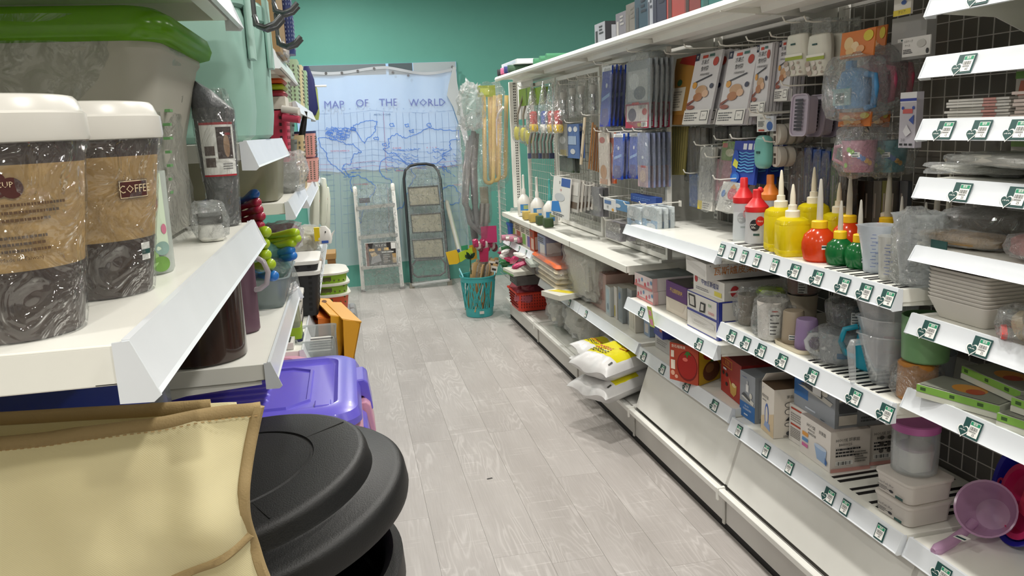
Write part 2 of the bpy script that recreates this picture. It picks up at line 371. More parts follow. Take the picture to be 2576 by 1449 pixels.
for i in range(6):
    y0,y1=JOIN[i],JOIN[i+1]; L=y1-y0
    t=thing('gondola_bay','white gondola base and back, bay '+BAYN[i],'shelving',(gx(y0),y0,0),TH,'right gondola bays')
    mk('kick_plate',MB().prism([(.03,.028),(.022,.032),(.022,.142),(.034,.142),(.034,.028)],'y',.006,L-.012),KICK,t,smooth=0)
    mk('toe_shade_strip',MB().box(.0265,.06,0,L-.001,0.0,.030),DARK,t,smooth=0)  # black strip standing in for the shade under the kick plate
    mk('base_lip',MB().prism([(-.004,.143),(-.008,.147),(-.008,.166),(-.002,.170),(.016,.168),(.019,.160),(.03,.158),(.03,.143)],'y',.007,L-.007),DECK,t,bev=.001,smooth=0)
    mk('base_lip_end',MB().prism([(-.011,.125),(-.011,.171),(.02,.173),(.02,.14),(-.004,.14),(-.004,.125)],'y',-.006,.006),DECK,t,smooth=0)
    mk('base_end_cover',MB().box(.014,.0215,-.011,.005,.026,.142),GREY,t,smooth=0,bev=.002)
    if i<3:
        mk('sloped_panel',MB().prism([(.026,.175),(.100,.398),(.105,.398),(.032,.175)],'y',.009,L-.009),DECK,t,smooth=0,bev=.001)
        mk('panel_seam_strip',MB().prism([(.03,.175),(.101,.396),(.106,.396),(.036,.175)],'y',-.009,.009),GREY,t,smooth=0)
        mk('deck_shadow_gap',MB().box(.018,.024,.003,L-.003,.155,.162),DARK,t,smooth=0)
    else:
        mk('base_deck',MB().box(.032,.43,.009,L-.009,.14,.164),DECK,t,smooth=0,bev=.001)
    mk('back_panel',MB().box(.452,.46,.022,L-.022,.18,1.88),mat('#6d6b65',.6) if i<3 else mat('#a9a8a2',.6),t,smooth=0)
    for e in ((0,) if i<5 else (0,L)):
        u=MB().box(.435,.47,e-.018,e+.018,.0,1.9); sl=MB()
        for k in range(60): z=.5+k*.022; sl.box(.4338,.4352,e-.008,e-.004,z,z+.012); sl.box(.4338,.4352,e+.004,e+.008,z,z+.012)
        up=mk('upright',u,WHITE,t,smooth=0); mk('upright_slots',sl,DARK,up,smooth=0,kind='stuff')
    # canopy shelf over the bay
    c=thing('canopy_shelf','white canopy shelf over the bay '+BAYN[i],'shelf',(gx(y0)-.01,y0,1.835),TH,'canopy shelves')
    mk('canopy_board',MB().prism([(0,.004),(-.004,.016),(.0,.03),(.012,.036),(.435,.036),(.435,.016),(.03,.012),(.012,.0)],'y',.001,L-.001),SHELF,c,smooth=.5)
    for x in (.13,.27): mk('light_trough',MB().prism([(x,.014),(x+.005,-.008),(x+.06,-.012),(x+.09,.014)],'y',.02,L-.02),WHITE,c,smooth=0)
    mk('canopy_bracket',MB().prism([(.0,.0),(.32,-.02),(.36,-.045),(.395,-.09),(.41,-.098),(.43,-.1),(.43,.01),(.0,.01)],'y',.002,.005),SHELF,c,smooth=0)
# wire grids
def grid(label,x,y0,y1,z0,z1,sp=.05,fr=.024,foot=False):
    t=thing('wire_grid',label,'grid panel',(x,y0,z0),TH,'white wire grid panels'); L=y1-y0; H=z1-z0
    f=MB()
    if fr:
        for e in (0,L-fr): mk('frame_post',MB().box(0,fr,e,e+fr,0,H),WHITE,t,smooth=0,bev=.002)
        for z in (0,H-fr): mk('frame_rail',MB().box(.002,fr-.002,fr,L-fr,z,z+fr),WHITE,t,smooth=0)
    g=MB(); q=.0012; n=int(L/sp)
    for k in range(1,n): y=k*L/n; g.box(.008,.008+2*q,y-q,y+q,.0,H)
    n=int(H/sp)
    for k in range(0,n+1): z=k*H/n; g.box(.008-2*q,.008,.0,L,z-q,z+q)
    mk('wire_mesh',g,mat('#cfcec8',.4),t,smooth=0,kind='stuff')
    if foot:
        for e in (0,L-fr): mk('foot',MB().box(-.03,.12,e-.002,e+fr+.002,-.006,.006),WHITE,t,smooth=0)
    return t
GX=.185
grid('white framed wire grid hung with blue bags, left of the big white packs',1.42,3.42,4.28,.857,1.815,foot=True)
grid('white wire grid hung with tap nozzles and spatulas',1.40,4.32,5.18,.857,1.80,foot=True)
grid('white wire grid hung with sponge brushes and spray bottles',1.385,5.22,6.04,.857,1.80,foot=True)
grid('white wire grid hung with the large white display packs',1.655,2.54,3.38,.48,1.80,fr=0)
grid('white wire grid behind the squeeze bottles and children\'s cups',1.665,1.64,2.48,.47,1.83,fr=0)
grid('white wire grid behind the plastic tubs at the right edge',1.655,.75,1.58,.44,1.83,fr=0)
# slotted end post and its bent wire arm
t=thing('end_post','slotted white steel upright at the far end of the right gondola','upright',(1.262,6.105,0),TH)
mk('post',MB().box(0,.065,0,.03,.875,1.83),WHITE,t,smooth=0,bev=.002)
sl=MB()
for k in range(48): z=.87+k*.02; sl.box(.03,.036,-.0012,.0,z,z+.012); sl.box(.042,.048,-.0012,.0,z,z+.012)
mk('post_slots',sl,DARK,t,smooth=0,kind='stuff')
# ================= right gondola: shelves =================
def tg(l,x=1.235): return [(ty(px,py,x),k,t) for px,py,k,t in l]
rot0=gx(1.61)
def slots(y0,y1,step=.05,x0=.03,x1=.2,w=.008):
    r=[];y=y0
    while y<y1: r+=[(y,y+w,x0,x1),(y+2.1*w,y+3*w,x0,x1)]; y+=step
    return r
shelf('white steel shelf carrying the yellow squeeze bottles and measuring cups',1.62,2.50,1.08,gx(1.61)-.005,.425,tags=tg([(1822,620,'p','42'),(1849,628,'p','39'),(1877,637,'p','35'),(1908,646,'p','39'),(1951,660,'p','49'),(2001,672,'heart','35'),(2056,689,'heart','12'),(2120,705,'heart','25'),(2174,720,'heart','10'),(2228,736,'heart','49')]),slots=slots(1.64,1.92,.055,.02,.3,.010)+slots(2.2,2.46,.055,.02,.3,.010))
shelf('white steel shelf carrying mugs and nested measuring jugs',1.62,2.50,.796,gx(1.61)-.005,.425,tags=tg([(1848,830,'heart','39'),(1882,845,'heart','69'),(1919,862,'heart','49'),(1970,888,'heart','39'),(2044,928,'heart','29'),(2148,978,'heart','19'),(2225,1020,'heart','49')]),slots=slots(1.7,1.98,.055,.02,.2,.011)+slots(2.15,2.3))
shelf('long low white shelf with the white tubs and boxed soap dispensers',1.62,2.505,.437,gx(1.61)+.045,.385,brk=False,tags=tg([(1868,1068,'p','39'),(1935,1113,'p','59'),(1992,1158,'p','49'),(2090,1238,'heart','39'),(2128,1260,'p','49'),(2214,1325,'p','49')],1.29),slots=slots(1.68,1.98,.085,.04,.36,.014))
shelf('low white shelf holding the red tomato fruit carton',2.515,3.395,.464,gx(2.51)+.05,.38,brk=False,tags=tg([(1629,900,'heart','39'),(1674,930,'heart','39'),(1733,978,'heart','29'),(1800,1022,'heart','59')],1.28),col=None)
shelf('narrow white shelf crowded with flat white and purple boxes',2.515,3.395,.706,gx(2.51)-.008,.42,tags=tg([(1619,769,'heart','55'),(1757,849,'heart','55')],1.215))
shelf('bare empty white shelf left of the squeeze bottles',2.515,3.395,1.042,gx(2.51)-.008,.42,rail=.036)
for i,n in ((3,'below the hanging blue bags'),(4,'below the tap nozzles'),(5,'below the white spray bottles')):
    shelf('white shelf with a plain folded front '+n,JOIN[i]+.003,JOIN[i+1]-.003,.85,gx(JOIN[i])-.012,.436,rail=0)
shelf('low white shelf beside the standing white boxes, soil sacks beneath',3.41,4.295,.475,gx(3.405)+.05,.375,brk=False,tags=tg([(1476,784,'p','39')],1.25))
shelf('low white shelf in front of the clear wrapped packs',4.305,5.195,.475,gx(4.3)+.05,.375,brk=False,tags=tg([(1437,755,'p','49')],1.25))
shelf('small white shelf with folded cartons near the teal basket',5.23,6.09,.648,gx(5.23)+.01,.34,brk=False,tags=tg([(1296,606,'p','39'),(1317,617,'p','39'),(1333,627,'p','39')],1.21),rail=.04)
A_=[(1.607,[(2440,162,'heart','60')],'second'),(1.472,[(2390,320,'heart','12'),(2478,320,'heart','12'),(2572,318,'heart','12')],'third'),(1.342,[(2430,482,'heart','25'),(2566,500,'heart','25')],'fourth'),(1.184,[],'fifth'),(1.022,[(2350,832,'heart','25'),(2477,880,'heart','25')],'sixth'),(.836,[(2455,1072,'heart','25')],'seventh')]
shelf('topmost white shelf at the right edge, mostly cut off',.72,1.61,1.742,gx(.72)+.03,.3,tags=tg([(2468,10,'heart','39')],1.28))
for z,tg_,n in A_: shelf('%s white shelf from the top at the right edge, holding small kitchen goods'%n,.72,1.61,z,gx(.72)+.025,.3 if z>1 else .33,tags=tg(tg_,1.285),rail=.042 if z!=1.184 else .03,brk=False)
shelf('lowest white shelf at the right edge under the blue basin',.72,1.61,.437,gx(.72)+.055,.37,brk=False,tags=tg([(2395,1440,'heart','39')],1.33))
mk('price_card',MB().prism([(0,0),(.05,0),(.05,.018),(.0,.018)],'x',0,.002),DKGREEN,None,'dark green price card standing on the fifth shelf at the right edge','price card',None,at(2380,640,'x',1.30)-Vector((0,.0,.005)),(0,0,.0))
o=bpy.data.objects['price_card']; o.location.z=1.186
# ---- helpers for goods
def camang(x,y): return math.atan2(-y,-x)
def wrap(mb,fn,r,ang,zc,m):
    "put flat (u,v) polygons on a cylinder of radius r facing angle ang"
TP=0.0
def wpt(u,v,r,ang,zc): r+=TP*v; a=ang+u/r; return (r*math.cos(a),r*math.sin(a),zc+v)
def wtext(mb,t,size,r,ang,zc,m,fit=None,dx=0):
    v,f=glyphs(t,'CENTER'); k=size
    if fit: k=min(size,fit/max(1e-6,max(p[0] for p in v)-min(p[0] for p in v)))
    mb.add([wpt(p[0]*k+dx,p[1]*size,r,ang,zc) for p in v],f,m)
def wdisc(mb,u,v,ru,rv,r,ang,zc,m,n=20):
    mb.add([wpt(u,v,r,ang,zc)]+[wpt(u+ru*math.cos(2*PI*i/n),v+rv*math.sin(2*PI*i/n),r,ang,zc) for i in range(n)],[(0,1+i,1+(i+1)%n) for i in range(n)],m)
def wrect(mb,u0,v0,u1,v1,r,ang,zc,m,n=8):
    v=[wpt(u0+(u1-u0)*i/n,y,r,ang,zc) for i in range(n+1) for y in (v0,v1)]
    mb.add(v,[(2*i,2*i+2,2*i+3,2*i+1) for i in range(n)],m)
def sticker(mb,u,v,w,h,r,ang,zc,mw,md,lines=5):
    wrect(mb,u-w/2,v-h/2,u+w/2,v+h/2,r,ang,zc,mw); q=random.Random(int(u*1e4)+lines)
    for k in range(lines):
        y=v+h/2-h*(k+.6)/lines; wrect(mb,u-w*.42,y-h/lines*.18,u+w*q.uniform(.1,.42),y+h/lines*.18,r+.0004,ang,zc,md,5)
# ---- squeeze bottles on the 1.08 shelf
ZS=1.081
SAUCE=frost('#e4e5e8',.18,.3)
def sauce(x,y,h,col,label,big=1,logo=False,tip=0):
    t=thing('sauce_bottle',label,'bottle',(x,y,ZS),0,'white sauce bottles with coloured caps'); r=.036*big; hb=h*.60; cm=mat(col,.4)
    b=MB().lathe([(0,0),(r*.9,0),(r,.004),(r*.99,hb*.3),(r*.93,hb*.7),(r*.97,hb*.98),(r*.9,hb)],26); bo=mk('body',b,SAUCE,t)
    c=MB().lathe([(r*.98,hb-.002),(r*1.01,hb),(r*1.01,hb+h*.085),(r*.93,hb+h*.10),(r*.40,hb+h*.235),(r*.37,hb+h*.25),(r*.36,h*.985),(r*.3,h),(0,h)],26)
    mk('cap',c,cm,t)
    if tip: mk('cap_plug',MB().lathe([(0,0),(.006,0),(.0105,.004),(.0105,.01),(.006,.014),(0,.014)],12),cm,t,loc=(.004,-.005,h-.006),rot=(.3,.9,0))
    if logo:
        a=camang(x,y); m=MB()
        wdisc(m,-.006,-.004,.0165,.019,r+.0006,a,hb*.63,0); wdisc(m,.012,.010,.0145,.016,r+.001,a,hb*.63,1)
        wtext(m,'your',.0105,r+.0014,a,hb*.63-.001,2,dx=-.011); wtext(m,'life.',.0115,r+.0014,a,hb*.63-.011,2,dx=-.009); wtext(m,'Enjoy',.008,r+.0016,a,hb*.63+.010,2,fit=.024,dx=.012)
        sticker(m,0,-.035,.02,.007,r+.0006,a,hb*.63,3,3,1)
        mk('printed_logo',m,[mat('#1c1c20',.5),mat('#c2201f',.5),mat('#f4f2ec',.5),mat('#2b4a45',.5)],t,smooth=0)
    return t
sauce(1.324,2.426,.18,'#d8262a','front white sauce bottle with a red flip cap and round logo',1.05,True,1)
sauce(1.334,2.535,.212,'#d8262a','tall white sauce bottle with a red cap, left end of the row',1.0,True)
sauce(1.447,2.56,.215,'#e8832d','white sauce bottle with an orange cap behind the red capped pair',1.0,True)
sauce(1.44,2.45,.13,'#43352c','small white sauce bottle with a brown cap beside the yellow bottles',1.0)
sauce(1.52,2.62,.20,'#43352c','tall brown capped sauce bottle at the back of the row',1.0)
sauce(1.535,2.47,.185,'#e8832d','orange capped sauce bottle standing among the brown caps',1.0)
sauce(1.47,2.38,.135,'#43352c','brown capped bottle between the two back yellow bottles',.95)
sauce(1.60,2.44,.16,'#e8832d','orange capped bottle half hidden behind the yellow bottles',.95)
YELM=frost('#f1df1c',.12,.2); IVORY=mat('#f0ead6',.4); FROSTN=frost('#eceae2',.3,.3)
def glue(x,y,h,label,col,capcol,nz,r,hb,group,round_=False,sq=True,noz2=None):
    t=thing('nozzle_bottle',label,'bottle',(x,y,ZS),camang(x,y)+.3,group); bm=frost(col,.1,.18)
    if round_: pr=[(0,0),(r*.7,0),(r*.88,.006),(r,hb*.35),(r,hb*.55),(r*.86,hb*.8),(r*.5,hb*.96),(r*.38,hb)]; b=MB().lathe(pr,26)
    else: b=MB().rect([(r*.93,r*.93,r*.5,0),(r,r,r*.55,.006),(r,r,r*.55,hb*.16),(r*.985,r*.985,r*.54,hb*.17),(r,r,r*.55,hb*.19),(r,r,r*.55,hb*.80),(r*.99,r*.99,r*.55,hb*.81),(r,r,r*.55,hb*.83),(r*.93,r*.93,r*.6,hb*.93),(r*.7,r*.7,r*.55,hb*.99),(r*.4,r*.4,r*.4,hb)],k=6)
    mk('body',b,bm,t)
    n=r*.46; cm=mat(capcol,.4)
    mk('cap',MB().lathe([(n,hb-.001),(n,hb+.018),(n*.9,hb+.02)]+([(n*.62,hb+.021),(n*.6,hb+.036),(n*.5,hb+.037)] if not round_ else [(n*.4,hb+.022)]),20,cap=True),cm,t)
    z=hb+(.036 if not round_ else .021)
    mk('nozzle',MB().lathe([(n*.42,z),(n*.36,z+(h-z)*.5),(n*.17,h-.004),(n*.1,h),(0,h)],12),IVORY if capcol!='#f0c21c' else FROSTN,t)
    return t
G1='yellow plastic nozzle bottles'
glue(1.322,2.272,.25,'tall yellow nozzle bottle at the left front of its row','#f1df1c','#f0ead6',0,.045,.135,G1)
glue(1.303,2.172,.213,'shorter yellow nozzle bottle, nearest of the yellow ones','#f1df1c','#f0ead6',0,.046,.115,G1)
glue(1.462,2.315,.25,'yellow nozzle bottle behind the two front yellow bottles','#f1df1c','#f0ead6',0,.045,.135,G1)
glue(1.487,2.215,.205,'short yellow nozzle bottle behind the orange round bottle','#f1df1c','#f0ead6',0,.044,.112,G1)
glue(1.60,2.32,.24,'yellow nozzle bottle farthest back on the shelf','#f1df1c','#f0ead6',0,.045,.135,G1)
G2='round nozzle bottles with yellow caps'
def band(t,r,z,a):
    m=MB(); wrect(m,-.012,-.006,.016,.006,r+.001,a,z,0); wrect(m,-.012,-.0015,.016,.0035,r+.0014,a,z,1); mk('price_sticker',m,[TAGWHITE,DKGREEN],t,smooth=0)
t=glue(1.315,2.048,.235,'round orange nozzle bottle at the front edge of the shelf','#ea4f1b','#f0c21c',0,.048,.096,G2,True); band(t,.0475,.045,0.1)
glue(1.444,2.10,.24,'round orange nozzle bottle behind the front orange one','#ea4f1b','#f0c21c',0,.047,.098,G2,True)
glue(1.56,2.08,.26,'round red nozzle bottle with a white cap behind the measuring cups','#c93420','#f0ead6',0,.046,.1,G2,True)
glue(1.49,1.99,.25,'round red nozzle bottle with a yellow cap beside the frosted cup','#c93420','#f0c21c',0,.046,.1,G2,True)
glue(1.60,1.93,.25,'olive nozzle bottle at the back behind the tall clear cup','#9a8d22','#f0c21c',0,.044,.1,G2,True)
t=glue(1.331,1.972,.178,'small green nozzle bottle with a striped price sticker','#1d7a3e','#f0c21c',0,.038,.074,G2,True); band(t,.0375,.04,.45)
t=glue(1.345,1.905,.185,'small green nozzle bottle half behind the frosted measuring cup','#1d7a3e','#f0c21c',0,.037,.072,G2,True); band(t,.0365,.026,.2)
for x,y,h,wh in ((1.45,1.88,.19,'frosted cup, left of two in front'),(1.46,1.80,.18,'frosted cup, right of two in front'),(1.56,1.84,.25,'tall cup, taller of two at the back'),(1.57,1.76,.2,'tall cup, shorter of two at the back')): glue(x,y,h,'small olive nozzle bottle behind the '+wh,'#8f9a2a','#f0c21c',0,.034,.07,G2,True)
def cup(x,y,h,r0,r1,label,m,name='measuring_cup',spout=True,marks='#2b4fa0',handle=None,z=ZS,group='clear measuring cups',n=28):
    t=thing(name,label,'measuring cup',(x,y,z),camang(x,y),group); pr=[(0,.002),(r0*.9,.0),(r0,.004),(r0+(r1-r0)*.5,h*.5),(r1,h*.96),(r1*1.04,h),(r1*1.0,h),(r1*.96,h*.96),(r0*.94,.008),(0,.006)]
    b=MB().lathe(pr,n)
    if spout:
        b.v=[(p[0],p[1]-.3*r1*max(0,(p[2]-h*.8)/(h*.2))*max(0,1-abs(math.atan2(p[0],-p[1]))/.5),p[2]) for p in b.v]
    mk('cup_body',b,m,t)
    k=MB(); 
    for i in range(10): z_=h*(.15+.075*i); ra=(r0+(r1-r0)*z_/h)+.0008; wrect(k,-.004 if i%2 else -.008,-.0005,.006,.0005,ra,-.25,z_,0,3)
    for i,s_ in enumerate(('100','200','300')): z_=h*(.22+.22*i); wtext(k,s_,.007,(r0+(r1-r0)*z_/h)+.0008,.0,z_,0)
    mk('volume_marks',k,mat(marks,.5),t,smooth=0)
    if handle: mk('handle',MB().tube(handle,.006,8),m,t)
    return t
cup(1.352,1.838,.125,.034,.042,'frosted measuring cup with a pouring lip and blue marks',frost('#e4eaf0',.45,.2))
cup(1.318,1.74,.11,.026,.031,'small straight frosted cup with printed millilitre scale',frost('#ecece8',.58,.18),spout=False)
t=cup(1.33,1.655,.175,.04,.05,'tall clear measuring cup in crinkled film',CLEAR,marks='#50565a')
mk('wrapping',MB().blob((0,0,.09),(.125,.125,.19),.6,.16,9,20,12,seed=4),FILM,t,smooth=0)
cup(1.46,1.70,.16,.045,.055,'large clear cup with a handle behind the wrapped one',CLEAR,handle=[(.0,.05,.14),(.0,.085,.13),(.0,.085,.05),(.0,.045,.04)])
mk('shelf_divider',MB().box(0,.2,0,.002,0,.1),CLEAR,None,'clear plastic divider sheet left of the sauce bottles','divider',None,(1.27,2.585-.1,ZS),0,smooth=0)
mk('shelf_fence',MB().box(0,.002,0,.9-.2,0,.05),CLEAR,None,'clear plastic fence strip along the squeeze bottle shelf','divider',None,(1.395,1.66,ZS),TH,smooth=0)
# ---- mugs shelf
ZM=.797
def mug(x,y,r,h,col,label,handle=None,hcol=None,z=ZM,wrapd=None,taper=1.08,cat='mug',name='mug',st=None,inner=None,group=None,hr=.006):
    t=thing(name,label,cat,(x,y,z),0,group); m=col if not isinstance(col,str) else mat(col,.35,coat=.2)
    mk('cup_body',MB().lathe([(0,.0),(r*.85,0),(r*.95,.004),(r*.97,.01),(r*taper,h),(r*taper*.95,h),(r*.9,.012),(0,.01)],28),m,t)
    if handle is not None:
        c,s_=math.cos(handle),math.sin(handle); R=r*1.0
        P=[(R*.97,h*.85),(R*1.45,h*.83),(R*1.68,h*.62),(R*1.6,h*.38),(R*1.25,h*.2),(R*.95,h*.17)]
        mk('handle',MB().tube([(c*a,s_*a,b) for a,b in P],hr,8),mat(hcol,.35) if hcol else m,t,smooth=1.2)
    if st:
        k=MB(); a=camang(x,y); ww,hh,off=st[0],st[1],st[2]
        sticker(k,off,0,ww,hh,r*1.07+.001,a,h*.45,0,1,st[3] if len(st)>3 else 6)
        if len(st)>4: wdisc(k,off,h*.28,ww*.62,ww*.62,r*1.09+.001,a,h*.45,0); wdisc(k,off,h*.34,ww*.3,ww*.06,r*1.09+.0016,a,h*.45,2); wdisc(k,off,h*.24,ww*.42,ww*.05,r*1.09+.0016,a,h*.45,1)
        mk('label',k,[TAGWHITE,INK,mat('#c8402c',.5)],t,smooth=0)
    if wrapd: mk('wrapping',MB().blob((0,0,h*.55),(r*wrapd,r*wrapd,h*1.25),.6,.2,9,18,12,seed=x*9+y),FILM,t,smooth=0)
    return t
mug(1.315,2.452,.036,.105,'#8d8172','brown speckled tumbler in film at the left end of the mug shelf',wrapd=2.6)
mug(1.385,2.43,.044,.108,'#d7d3c6','cream mug with a lime green handle and lid wrapped in film',handle=PI*.95,hcol='#a6c52c',wrapd=2.9)
mk('lid',MB().lathe([(0,.014),(.045,.012),(.05,.004),(.05,0),(0,0)],24),mat('#a3c22d',.4),bpy.data.objects['mug.001'],loc=(0,0,.109))
mug(1.293,2.258,.045,.125,'#ece7e0','white melamine mug with a round label and bar code',handle=-.5,st=(.034,.07,.008,6,1),wrapd=2.45,hcol=None)
# soap holder pair on a tray
t=thing('tumbler_set','beige and lilac tumblers standing on a cream tray','tumbler set',(1.318,2.135,ZM),TH)
mk('tray',MB().rect([(.048,.082,.03,0),(.05,.084,.03,.012),(.045,.078,.028,.012),(.044,.076,.027,.006)],k=6),mat('#d8cdb4',.45),t)
for yy,c_,n_,h_ in ((.036,'#b3a48e','beige tumbler',.105),(-.036,'#9d86b0','lilac tumbler',.095)):
    tag(mk('tumbler',MB().lathe([(0,.008),(.033,.008),(.035,.014),(.031,h_),(.028,h_+.004),(.0,h_+.004)],24),mat(c_,.4),t,loc=(-.002,yy,0)),n_)
k=MB(); sticker(k,0,0,.022,.016,.0355,PI+.95,.03,0,1,2); mk('price_sticker',k,[TAGWHITE,DKGREEN],t,smooth=0,loc=(-.002,.036,0))
mug(1.345,1.975,.054,.088,frost('#e4e6e8',.38,.15),'clear white handled cup printed with a small bear, wrapped in film',handle=2.6,wrapd=2.7,hr=.007)
k=MB(); a=camang(1.345,1.975)+.25
for u,v,s_ in ((0,0,.012),(-.009,.009,.005),(.009,.009,.005)): wdisc(k,u,v,s_,s_,.0565,a,.05,0)
wrect(k,-.02,-.03,.016,-.014,.0555,a,.05,1); mk('printed_bear',k,[mat('#7e8f78',.5),mat('#3b6c94',.5)],bpy.data.objects['mug.003'],smooth=0)
mug(1.392,1.99,.05,.075,'#202124','black bowl in film stacked on the bear cup',z=ZM+.092,wrapd=2.7,cat='bowl',name='bowl',st=(.03,.055,.012,7),taper=1.15)
t=mug(1.46,2.36,.05,.085,'#9b6c62','pinkish brown cup with a bar code label in film, upper of its stack',z=ZM+.115,st=(.03,.06,.0,7,1),wrapd=2.4)
mug(1.46,2.36,.046,.112,'#b9ae9c','beige cup under the pinkish brown one')
mug(1.40,2.04,.03,.06,'#b29bbd','small lilac cup behind the bear mug')
t=thing('water_jug','turquoise plastic jug with a loop handle behind the measuring jugs','jug',(1.385,1.885,ZM))
mk('jug_body',MB().lathe([(0,0),(.04,0),(.044,.005),(.046,.06),(.036,.11),(.04,.15),(.037,.15),(.033,.11),(.0,.1)],26),mat('#1996b0',.35),t)
mk('handle',MB().tube([(-.035,.02,.118),(-.066,.032,.11),(-.074,.036,.075),(-.06,.03,.04),(-.04,.018,.03)],.008,8),mat('#1996b0',.35),t,smooth=1.2)
JUGM=frost('#f8fafc',.8,.1)
for k,(dz,l) in enumerate(((0,'lowest of three nested frosted measuring jugs, with a long clear handle'),(.045,'middle frosted measuring jug with a red inset, nested in the stack'),(.088,'topmost frosted measuring jug of the nested three'))):
    t=thing('measuring_jug',l,'measuring jug',(1.345,1.765,ZM+dz),camang(1.345,1.765),'nested measuring jugs'); r0,r1,h=.042,.06+.003*k,.128
    b=MB().lathe([(0,.003),(r0*.92,0),(r0,.005),(r1,h),(r1*1.06,h+.003),(r1*1.03,h+.006),(r1*.97,h),(r0*.94,.01),(0,.008)],30)
    b.v=[(p[0],p[1]-.32*r1*max(0,(p[2]-h*.8)/(h*.2))*max(0,1-abs(math.atan2(p[0],-p[1]))/.45),p[2]) for p in b.v]
    mk('jug_body',b,JUGM,t)
    if k==0: mk('handle',MB().tube([(.03,-.058,.115),(.05,-.085,.115),(.055,-.088,.10),(.05,-.082,.03),(.046,-.08,.005)],[.009,.01,.011,.009,.007],8),JUGM,t,smooth=1.2)
    else: mk('handle',MB().box(-.012,.012,-.004,.004,-.055,0),JUGM,t,loc=(.03,r1*.9,h),smooth=0)
    if k==1: mk('red_inset',MB().rect([(.018,.012,.008,.0),(.02,.014,.009,.035)],k=4),mat('#d0365c',.4),t,loc=(.02,.0,.045))
cup(1.41,1.69,.10,.05,.058,'wide frosted bowl behind the nested jugs',frost('#c8ced4',.45,.25),name='plastic_bowl',spout=False,z=ZM,group='frosted bowls')
t=thing('storage_tub','tall sage green tub standing on a wrapped brown container','tub',(1.352,1.64,.895))
mk('tub_body',MB().lathe([(0,0),(.05,0),(.053,.004),(.057,.112),(.054,.112),(.05,.006),(0,.005)],30),mat('#6f9a6b',.4),t)
t=thing('wrapped_container','orange brown container in crinkled film under the green tub','container',(1.338,1.645,ZM))
mk('container_body',MB().lathe([(0,0),(.043,0),(.046,.004),(.046,.09),(.04,.095),(0,.095)],26),mat('#b67a34',.4),t)
mk('wrapping',MB().blob((0,0,.046),(.108,.108,.1),.6,.14,9,20,10,seed=3),FILM,t,smooth=0)
# ---- low shelf cartons
ZL=.4385
K='#26262a'
carton('fruit_carton','red and yellow carton printed with a big tomato','x' and (1.285,2.79,.466),(.14,.14,.155),'#b8452c',[('-x','r',0,0,1,1,'#b4472f'),('-x','e',.62,.45,.36,.40,'#7c1512'),('-x','e',.62,.47,.33,.36,'#a81e18'),('-x','e',.55,.62,.09,.05,'#e27064'),('-x','p',[(.6,.84),(.5,.72),(.58,.76),(.62,.66),(.67,.77),(.78,.74),(.68,.85)],'#3c7a34'),('-x','r',.05,.62,.16,.8,'#e8dccb'),('-x','r',.05,.3,.2,.55,'#e4d9c8'),('-x','e',.12,.2,.07,.07,'#d8a48c'),('-x','e',.25,.12,.06,.05,'#d8a48c'),('-x','t',.32,.92,.09,'金石榴蘋果','#f3ead6'),('-y','r',0,0,1,1,'#c9a227'),('-y','e',.58,.30,.4,.27,'#6d3c24'),('-y','e',.5,.38,.2,.12,'#94643e'),('-y','e',.55,.76,.36,.16,'#a92a20'),('-y','t',.55,.80,.07,'Apple','#f0d9c8'),('-y','t',.55,.73,.07,'Modeling','#f0d9c8'),('-y','p',[(.5,.56),(.6,.62),(.75,.57),(.62,.52)],'#3c6a34')],rot=.5,faces={'t':'#5b4036'})
carton('tea_carton','red carton with gold letters next to the tomato carton',(1.335,2.535,.466),(.21,.19,.15),'#8f1f1d',[('-x','r',0,0,1,1,'#a5281d'),('-x','r',.08,.72,.55,.93,'#d59a2c'),('-x','r',.1,.74,.53,.91,'#9b241c'),('-x','t',.315,.825,.15,'KYK','#d9a237'),('-x','p',[(.42,.5),(.55,.35),(.8,.42),(.78,.2),(.66,.08),(.5,.12)],'#c9a04a'),('-x','e',.66,.38,.1,.05,'#e4d39a'),('-x','e',.13,.52,.05,.05,'#1f1a16'),('-x','e',.3,.52,.05,.05,'#1f1a16'),('-x','e',.3,.28,.05,.05,'#1f1a16'),('-x','r',.14,.63,.3,.68,'#dfe4ea')],rot=TH-.1,faces={'t':'#6d1715','-y':'#8c1d1b'})
def appliance(name,label,loc,d,side,rot=TH,fr=None,big=0):
    carton(name,label,loc,d,'#b6bcc4',[('-x','r',0,0,1,1,'#9aa1a9'),('-x','r',0,.22 if big else 0,.36 if big else 1,.8 if big else .34,'#2f6fb4'),('-x','t',.17 if big else .45,.66 if big else .27,.06,'CB-117' if big else 'CB-106','#e8eef6',0,.3),('-x','t',.18 if big else .5,.58 if big else .2,.05,'皂液盒廚房置物','#e8eef6',0,.32 if big else .8),('-x','r',.3,.07,.55,.10,'#d5dfec'),('-x','t',.3,.9,.05,'homelead','#3a5aa8'),('-x','p',[(.1,.45),(.9,.36),(.95,.44),(.5,.52)],'#d9d9d2'),('-x','r',.42,.6,.6,.76,'#e6e8e8'),('-x','r',.47,.76,.55,.84,'#cfd2d4'),('-x','e',.75,.55,.09,.06,'#d8d6cc'),('-x','p',[(.15,.5),(.7,.42),(.72,.47),(.3,.56)],'#4a4d50')]+side,rot=rot,faces={'-y':'#8f9499','t':'#7d838a'})
appliance('dispenser_carton','narrow grey and blue carton beside the red carton',(1.33,2.425,ZL),(.15,.105,.168),[('-y','r',.1,.1,.9,.9,'#a9adb1'),('-y','r',.2,.6,.8,.8,'#6c7176'),('-y','l',.15,.1,.85,.3,3,'#3c4146')])
